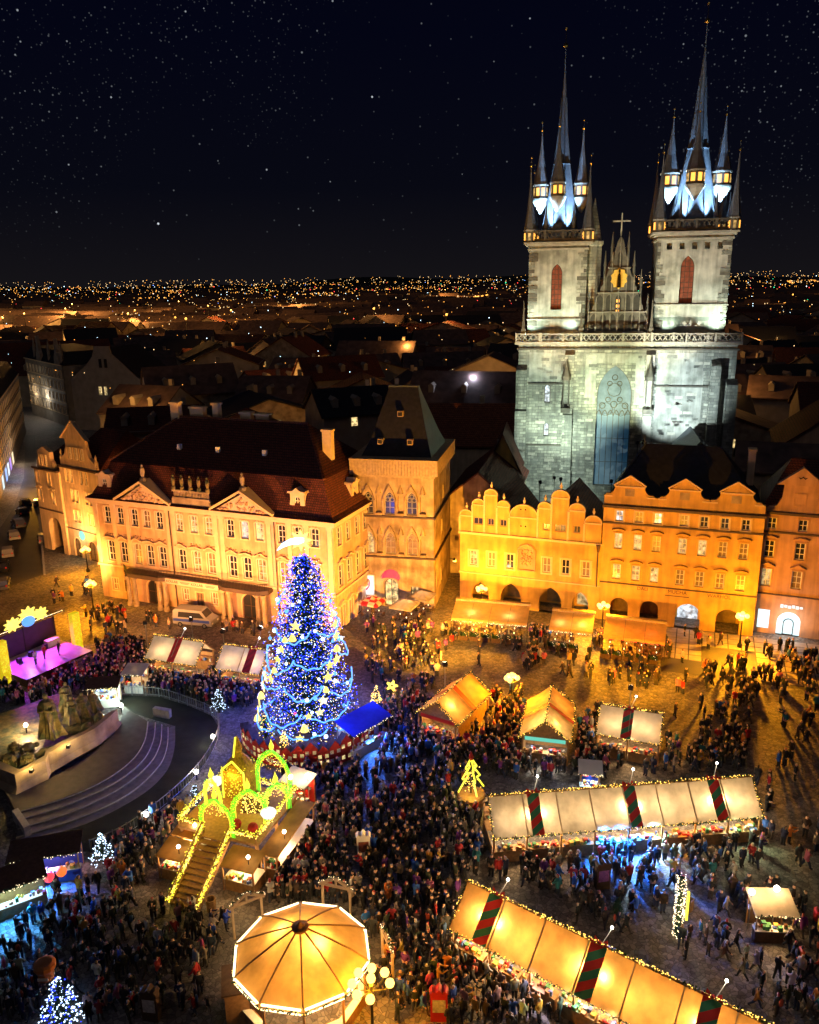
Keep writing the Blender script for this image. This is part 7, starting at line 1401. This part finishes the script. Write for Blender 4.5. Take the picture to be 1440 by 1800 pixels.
c = Z(432,1775); t = thing('wooden_hut', 'plain square hut with dark flat roof left of the round kiosk', 'hut', c, R_(12)); b = B(); b.box(-1.1,1.1,-1.0,1.0,0,2.3); b.ob('wall', M['wooden'], t); b = B(); b.box(-1.25,1.25,-1.15,1.15,2.31,2.43); b.ob('roof', M['darkwood'], t); b = B(); b.box(.3,.95,-1.03,-1.005,0,1.9); b.ob('door', M['darkwood'], t); block(c.x,c.y,1.4,1.3)
# small street furniture
for k,(px,py,m,lab) in enumerate(((268,1790,'darkwood','dark wooden notice board with pale poster at the lower left'),(772,1790,'red','orange-red notice board with pale poster near the bottom edge'),(640,1508,'white','small white notice board amid the dark crowd'),(1058,1560,'darkwood','dark pillar board with violet poster before the long pale tent'))):
    c = Z(px,py); t = thing('notice_board', lab, 'notice board', c, R_(-8+6*k), 'market notice boards'); b = B(); b.box(-.5,.5,-.25,.25,0,2.0); b.pxz([(-.55,2.0),(.55,2.0),(.4,2.2),(.2,2.1),(0,2.35),(-.2,2.1),(-.4,2.2)], -.28,.28); b.ob('body', M[m], t); b = B(); b.box(-.38,.38,-.275,-.255,.7,1.6); b.ob('poster', mat('poster_%d' % k, ((.6,.55,.5),(.6,.55,.4),(.3,.1,.08),(.3,.12,.4))[k], var=.5, scale=5), t); block(c.x,c.y,.6,.4)
for k,(px,py,lab) in enumerate(((372,1600,'wooden bin at the foot of the platform stairs'),(1090,1395,'round bar table behind the long pale tent'),(1210,1600,'low planter crate beside the light column'))):
    c = Z(px,py); t = thing(('waste_bin','bar_table','planter_crate')[k], lab, ('bin','table','planter')[k], c); b = B()
    if k == 1: b.lathe([(.4,1.05),(.4,1.1)],10); b.cyl((0,0,0),(0,0,1.05),.04,.04,6); b.lathe([(.25,0),(.2,.04)],8)
    else: b.lathe([(.32,0),(.36,.9),(.38,.95),(.3,.95),(.28,.2)], 8 if k == 0 else 4)
    b.ob('body', M['wooden'] if k != 1 else M['iron'], t)
# ------------------------------------------------------------------ people
def objcol(name, k=1.0, off=0., rough=.85):
    m = bpy.data.materials.new(name); m.use_nodes = True; n = m.node_tree.nodes; l = m.node_tree.links; p = n['Principled BSDF']; o = n.new('ShaderNodeObjectInfo')
    x = n.new('ShaderNodeMixRGB'); x.blend_type = 'MULTIPLY'; x.inputs[0].default_value = 1; l.new(o.outputs['Color'], x.inputs[1]); x.inputs[2].default_value = (k,k,k,1); l.new(x.outputs[0], p.inputs['Base Color']); p.inputs['Roughness'].default_value = rough; return m
def rndcol(name, cols, rough=.85):
    m = bpy.data.materials.new(name); m.use_nodes = True; n = m.node_tree.nodes; l = m.node_tree.links; p = n['Principled BSDF']; o = n.new('ShaderNodeObjectInfo'); r = n.new('ShaderNodeValToRGB'); l.new(o.outputs['Random'], r.inputs[0]); cr = r.color_ramp; cr.interpolation = 'CONSTANT'
    cr.elements[0].color = (*cols[0],1); cr.elements[1].color = (*cols[-1],1); cr.elements[1].position = 1-1/len(cols)
    for i, c in enumerate(cols[1:-1]): e = cr.elements.new((i+1)/len(cols)); e.color = (*c,1)
    l.new(r.outputs[0], p.inputs['Base Color']); p.inputs['Roughness'].default_value = rough; return m
TROU = [(.02,.022,.03),(.03,.04,.08),(.015,.015,.016),(.06,.05,.04),(.025,.03,.05)]; HAIR = [(.03,.018,.01),(.01,.008,.007),(.12,.07,.03),(.35,.33,.3),(.3,.03,.03),(.05,.05,.06)]
PM = [objcol('coat_cloth'), rndcol('trouser_cloth', TROU), mat('skin', (.5,.3,.2), rough=.6, var=.05), rndcol('hair_or_hat', HAIR), mat('shoe_leather', (.03,.022,.018), rough=.5)]
def skeleton(p):
    """p: dict of pose angles; returns verts, edges, radii, tags (0 coat 1 trousers 2 skin 3 hair 4 shoe). Faces -y."""
    V = []; E_ = []; Rr = []; Tg = []
    def v(c, r, par=None, tag=0):
        V.append(Vector(c)); Rr.append(r if isinstance(r, tuple) else (r, r)); i = len(V)-1
        if par is not None: E_.append((par, i)); Tg.append(tag)
        return i
    ln = p.get('lean', 0)
    pel = v((0,0,.94), (.17,.13)); sp = v((0,-ln*.3,1.14), (.17,.125), pel, 0); ch = v((0,-ln*.7,1.36), (.19,.13), sp, 0); nk = v((0,-ln,1.5), (.065,.065), ch, 0)
    hd = v((0,-ln-.03,1.61), (.085,.1), nk, 2); v((0,-ln-.02,1.72), (.075,.085), hd, 3)
    for s, (hipf, knee) in zip((-1,1), p['legs']):
        h = v((s*.09,0,.88), (.11,.115), pel, 0); k = v((s*.1,-.44*math.sin(hipf),.88-.40*math.cos(hipf)), (.075,.08), h, 1)
        a2 = hipf-knee; ky = -.44*math.sin(hipf); kz = .88-.40*math.cos(hipf); an = v((s*.1,ky-.40*math.sin(a2),max(.07,kz-.41*math.cos(a2))), (.055,.06), k, 1)
        an_ = V[an]; v((s*.12,an_.y-.15,max(.045,an_.z-.03)), (.05,.04), an, 4)
    for s, (up, out, el, inn) in zip((-1,1), p['arms']):
        sh = v((s*.2,-ln*.7,1.41), (.075,.08), ch, 0); e0 = V[sh]; d = Vector((s*math.sin(out), -math.sin(up)*math.cos(out), -math.cos(up)*math.cos(out))); e = v(e0+d*.29, (.06,.062), sh, 0)
        u2 = up+el; d2 = Vector((-s*math.sin(inn), -math.sin(u2)*math.cos(inn), -math.cos(u2)*math.cos(inn))); w = v(V[e]+d2*.24, (.045,.046), e, 0); v(V[w]+d2*.13, (.04,.03), w, 2)
    return V, E_, Rr, Tg
POSES = {'standing': dict(legs=((.03,.0),(-.03,.0)), arms=((.05,.12,.15,.05),(.05,.12,.15,.05))),
 'hands_in_pockets': dict(legs=((.1,.1),(-.02,.0)), arms=((-.15,.35,.55,.5),(-.15,.35,.55,.5))),
 'walking': dict(legs=((.42,.15),(-.36,.25)), arms=((-.4,.1,.25,0),(.45,.1,.35,0)), lean=.05),
 'striding': dict(legs=((-.4,.35),(.38,.1)), arms=((.4,.12,.4,.1),(-.4,.12,.2,0)), lean=.06),
 'taking_photo': dict(legs=((.05,.0),(-.05,.0)), arms=((1.0,.2,1.1,.35),(1.0,.2,1.1,.35))),
 'holding_cup': dict(legs=((.02,.0),(-.08,.0)), arms=((.3,.12,1.5,.4),(.05,.12,.2,.05))),
 'talking': dict(legs=((.08,.05),(-.1,.05)), arms=((.35,.25,1.2,.3),(.15,.2,.8,.4)), lean=.02),
 'bag_on_shoulder': dict(legs=((.2,.1),(-.2,.12)), arms=((.2,.3,1.9,.6),(.1,.15,.25,.1)), lean=.03)}
def body(pname, sub):
    V, E_, Rr, Tg = skeleton(POSES[pname]); me = bpy.data.meshes.new('person_base'); me.from_pydata(V, E_, []); o = bpy.data.objects.new('person_base', me); COL.objects.link(o)
    o.modifiers.new('s', 'SKIN').use_smooth_shade = True
    for i, r in enumerate(Rr): d = me.skin_vertices[0].data[i]; d.radius = r; d.use_root = i == 0
    if sub: o.modifiers.new('d', 'SUBSURF').levels = sub; o.modifiers['d'].render_levels = sub
    bpy.context.view_layer.update(); res = bpy.data.meshes.new_from_object(o.evaluated_get(bpy.context.evaluated_depsgraph_get())); bpy.data.objects.remove(o)
    # skirt of the coat and widening
    res.materials.clear(); [res.materials.append(m) for m in PM]; idx = []
    for f in res.polygons:
        c = f.center; best = (9, 0)
        for (i, j), t in zip(E_, Tg):
            a, bq = V[i], V[j]; d = bq-a; t_ = max(0, min(1, (c-a).dot(d)/max(1e-6, d.length_squared))); q = (c-a-d*t_).length
            if q < best[0]: best = (q, t)
        t = best[1]
        if t in (2, 3) and c.z > 1.5: t = 3 if (c.z > 1.69 or c.y > V[4].y+.02) else 2
        if t == 1 and c.z > .72: t = 0
        idx.append(t)
    res.polygons.foreach_set('material_index', idx); res.polygons.foreach_set('use_smooth', [True]*len(idx)); return res
HI = {k: body(k, 1) for k in POSES}; LO = {k: body(k, 0) for k in POSES}
COATS = [('black',(.012,.012,.013),40),('dark grey',(.03,.03,.033),16),('navy blue',(.015,.02,.06),12),('dark brown',(.05,.03,.02),10),('olive green',(.05,.055,.025),6),('red',(.4,.02,.02),6),('bright blue',(.03,.12,.5),5),('mustard yellow',(.5,.3,.04),4),('white',(.5,.48,.45),3),('beige',(.35,.27,.18),6),('orange',(.55,.17,.03),2),('purple',(.18,.04,.25),2),('teal',(.02,.16,.18),2),('pink',(.5,.12,.2),1)]
regions = [([(70,1195),(130,1172),(190,1135),(255,1135),(262,1165),(262,1200),(150,1208),(90,1225),(40,1225)],150),([(0,1215),(70,1200),(75,1235),(0,1250)],22),([(205,1172),(350,1180),(460,1200),(462,1235),(390,1250),(330,1228),(215,1215)],120),
 ([(625,1095),(760,1105),(780,1190),(740,1240),(650,1230),(640,1150)],95),([(640,1240),(745,1235),(760,1300),(850,1290),(900,1320),(840,1345),(690,1340),(655,1320)],120),([(470,1340),(600,1340),(690,1335),(815,1340),(850,1420),(850,1540),(790,1600),(650,1610),(480,1560),(500,1480),(545,1420)],300),
 ([(860,1230),(925,1215),(915,1300),(1000,1320),(1055,1250),(1055,1310),(1060,1360),(880,1370),(850,1310)],115),([(765,1100),(960,1115),(1050,1140),(1180,1160),(1320,1170),(1430,1180),(1440,1250),(1330,1235),(1180,1230),(1030,1200),(870,1180),(790,1160)],110),([(1180,1240),(1330,1235),(1330,1345),(1180,1345)],46),
 ([(1040,1315),(1170,1310),(1320,1345),(1180,1360),(1040,1370)],30),([(1335,1240),(1440,1240),(1440,1560),(1345,1500)],26),([(855,1490),(1340,1455),(1345,1540),(1180,1565),(950,1580),(860,1545)],84),([(1130,1580),(1330,1560),(1440,1600),(1440,1800),(1350,1790),(1180,1670)],64),
 ([(950,1590),(1120,1590),(1130,1650),(1050,1650)],14),([(800,1670),(880,1690),(960,1745),(1010,1800),(780,1800)],46),([(20,1580),(180,1545),(290,1530),(300,1600),(400,1630),(390,1700),(370,1800),(0,1800)],165),([(200,1470),(310,1420),(330,1440),(310,1500),(280,1570),(170,1540)],42),([(655,1610),(795,1620),(790,1700),(820,1800),(700,1800),(660,1740)],74),([(430,1560),(560,1530),(640,1580),(480,1590)],26),
 ([(100,1085),(215,1065),(230,1120),(150,1135),(140,1090)],20),([(90,1000),(175,1000),(170,1050),(95,1060)],12),([(800,1100),(1000,1120),(1180,1140),(1180,1160),(960,1130),(800,1115)],40),([(1335,1135),(1440,1150),(1440,1195),(1340,1170)],24),([(230,1090),(300,1090),(300,1110),(240,1110)],6),([(395,1100),(470,1105),(470,1120),(400,1115)],8),([(1180,1115),(1320,1135),(1320,1150),(1180,1140)],8)]
def inpoly(x, y, P):
    c = False
    for (x0,y0),(x1,y1) in zip(P, P[1:]+P[:1]):
        if (y0 > y) != (y1 > y) and x < (x1-x0)*(y-y0)/(y1-y0)+x0: c = not c
    return c
rp_ = random.Random(99); ppl = []; grid = {}
def free(p, md):
    for cx_, cy_, hx, hy, c, s in BLK:
        dx, dy = p.x-cx_, p.y-cy_
        if abs(dx*c+dy*s) < hx+.15 and abs(-dx*s+dy*c) < hy+.15: return False
    gx_, gy_ = int(p.x//1), int(p.y//1)
    for i in (-1,0,1):
        for j in (-1,0,1):
            for q in grid.get((gx_+i, gy_+j), ()):
                if (q-p).length < md: return False
    return True
for P, n in regions:
    xs = [q[0] for q in P]; ys = [q[1] for q in P]; k = tries = 0
    while k < n and tries < n*40:
        tries += 1; x, y = rp_.uniform(min(xs), max(xs)), rp_.uniform(min(ys), max(ys))
        if not inpoly(x, y, P) or inpoly(x, y, MONO): continue
        p = Z(x, y)
        if not free(p, .5): continue
        m = 1 if rp_.random() < .45 else rp_.choice((2, 2, 3))     # singles and small groups
        for q in range(m):
            pp = p+Vector((q*.55*math.cos(k), q*.55*math.sin(k), 0))
            if q and not free(pp, .45): continue
            grid.setdefault((int(pp.x//1), int(pp.y//1)), []).append(pp); ppl.append((pp, (x, y))); k += 1
ppl.sort(key=lambda a: a[0].y)
LM = [('the round kiosk',-6.9,39.9),('the platform stairs',-16,47),('the platform huts',-11.5,52),('the big lit fir',TL_.x,TL_.y),('the long pale tent',16,52),('the long honey tent',9,39),('the light column',Z(1190,1645).x,Z(1190,1645).y),('the light sculpture',Z(828,1412).x,Z(828,1412).y),('the white booth',Z(1350,1640).x,Z(1350,1640).y),('the leaning corner fir',Z(112,1800).x,Z(112,1800).y),('the turquoise stall',Z(14,1600).x,Z(14,1600).y),('the red-lantern stall',Z(88,1540).x,Z(88,1540).y),('the blue-roofed stall',Z(640,1312).x,Z(640,1312).y),('the eight-globe lamp',-2.5,36.6),('the white notice board',Z(640,1508).x,Z(640,1508).y),('the red notice board',Z(772,1790).x,Z(772,1790).y),('the dark notice board',Z(268,1790).x,Z(268,1790).y),('the violet poster pillar',Z(1058,1560).x,Z(1058,1560).y),('the teal-signed hut',12.5,66),('the sideways honey hut',4,70),('the right ribboned tent',20,66),('the monument railing',Z(300,1410).x,Z(300,1410).y),('the tiny blue kiosk',Z(1036,1392).x,Z(1036,1392).y),('the open square',36,60)]
PW = {'standing':'standing','hands_in_pockets':'with hands in pockets','walking':'walking','striding':'striding','taking_photo':'holding up a phone','holding_cup':'holding a cup','talking':'gesturing in talk','bag_on_shoulder':'hand on shoulder'}
BAG = [B().lathe([(.02,-.24),(.13,-.22),(.16,-.05),(.15,.12),(.1,.21),(.02,.23)], 8, (0,.2,1.22), 0, .6).mesh('backpack', mat('bag_%d' % i, c, var=.2)) for i, c in enumerate(((.02,.02,.025),(.3,.05,.03),(.05,.1,.2)))]
names = list(POSES); cw_ = [c[2] for c in COATS]; made = []
for k, (p, px) in enumerate(ppl[:300]):
    pn = rp_.choices(names, (5,6,5,4,2,3,4,2))[0]; cn, cc, _ = rp_.choices(COATS, cw_)[0]; o = put('person', HI[pn], None, p, rp_.uniform(0, 6.28)); s = rp_.uniform(.93, 1.06)*(1 if rp_.random() > .05 else .68); o.scale = (s*1.06, s*1.06, s)
    o.color = (*[min(1, c*rp_.uniform(.5, 1.05)) for c in cc], 1); lm = min(LM, key=lambda l: math.hypot(l[1]-p.x, l[2]-p.y)); side = 'in front of' if p.y < lm[2]-1.0 and abs(p.x-lm[1]) < abs(p.y-lm[2]) else 'behind' if p.y > lm[2]+1.0 and abs(p.x-lm[1]) < abs(p.y-lm[2]) else 'left of' if p.x < lm[1] else 'right of'
    if k % 5 == 0 and pn != 'taking_photo': put('backpack', BAG[k % 3], o)
    made.append((o, f'person in {cn} coat {PW[pn]} {side} {lm[0]}', p)); o['category'] = 'person'; o['group'] = 'visitors in the market crowd'
by = {}
for o, l, p in made: by.setdefault(l, []).append((p.y, p.x, o))
ORD = ['nearest','second nearest','third nearest','fourth nearest','fifth nearest','sixth nearest','seventh nearest','eighth nearest','ninth nearest']
for l, g_ in by.items():
    g_.sort(key=lambda a: (a[0], a[1]))
    for i, (_, _, o) in enumerate(g_): l2 = l if len(l.split()) < 15 else ' '.join(w_ for w_ in l.split() if w_ not in ('coat', 'the')); o['label'] = l if len(g_) == 1 else l2+f', {ORD[min(i, 8)]}'
# the rest of the crowd, one mass
def crowdmat():
    m = bpy.data.materials.new('crowd_cloth'); m.use_nodes = True; n = m.node_tree.nodes; a = n.new('ShaderNodeAttribute'); a.attribute_name = 'pc'; m.node_tree.links.new(a.outputs['Color'], n['Principled BSDF'].inputs['Base Color']); n['Principled BSDF'].inputs['Roughness'].default_value = .85; return m
arr = {}
for pn, me in LO.items():
    co = np.empty(len(me.vertices)*3, np.float32); me.vertices.foreach_get('co', co); arr[pn] = (co.reshape(-1,3), [list(f.vertices) for f in me.polygons], [f.material_index for f in me.polygons])
VV = []; FF = []; CC = []; off = 0
for p, px in ppl[300:]:
    pn = rp_.choices(names, (5,6,5,4,2,3,4,2))[0]; co, fs, mi = arr[pn]; a = rp_.uniform(0, 6.28); s = rp_.uniform(.92, 1.06); c, sn = math.cos(a)*s, math.sin(a)*s; m3 = np.array(((c,-sn,0),(sn,c,0),(0,0,s)), np.float32)
    VV.append(co @ m3.T+np.array((p.x,p.y,0), np.float32)); FF += [[i+off for i in f] for f in fs]; off += len(co); cc = rp_.choices(COATS, cw_)[0][1]; cols = [cc, rp_.choice(TROU), (.5,.3,.2), rp_.choice(HAIR), (.03,.022,.018)]; CC += [(*cols[i],1) for i in mi]
me = bpy.data.meshes.new('crowd'); me.from_pydata(np.concatenate(VV).tolist(), [], FF); at = me.attributes.new('pc', 'FLOAT_COLOR', 'FACE'); at.data.foreach_set('color', np.array(CC, np.float32).ravel()); me.materials.append(crowdmat()); me.polygons.foreach_set('use_smooth', [True]*len(me.polygons)); put('crowd', me, None, label='dense far part of the market crowd in dark winter clothes', cat='crowd', kind='stuff')
# performers on the stage
for k, (x, y_, cn, cc) in enumerate(((3.2,-.8,'white',(.6,.58,.55)),(4.6,-.4,'red',(.4,.02,.02)),(6.1,-.9,'black',(.012,.012,.013)))):
    p = sgm @ Vector((x,y_,.99)); o = put('person', HI['talking'], None, p, R_(58)+.2*k, f'performer in {cn} on the purple stage floor', 'person', 'performers on the stage'); o.color = (*cc,1)
print('people', len(ppl), 'tris', sum(len(o.data.polygons) for o in bpy.data.objects if o.type == 'MESH'), 'objects', len(bpy.data.objects))
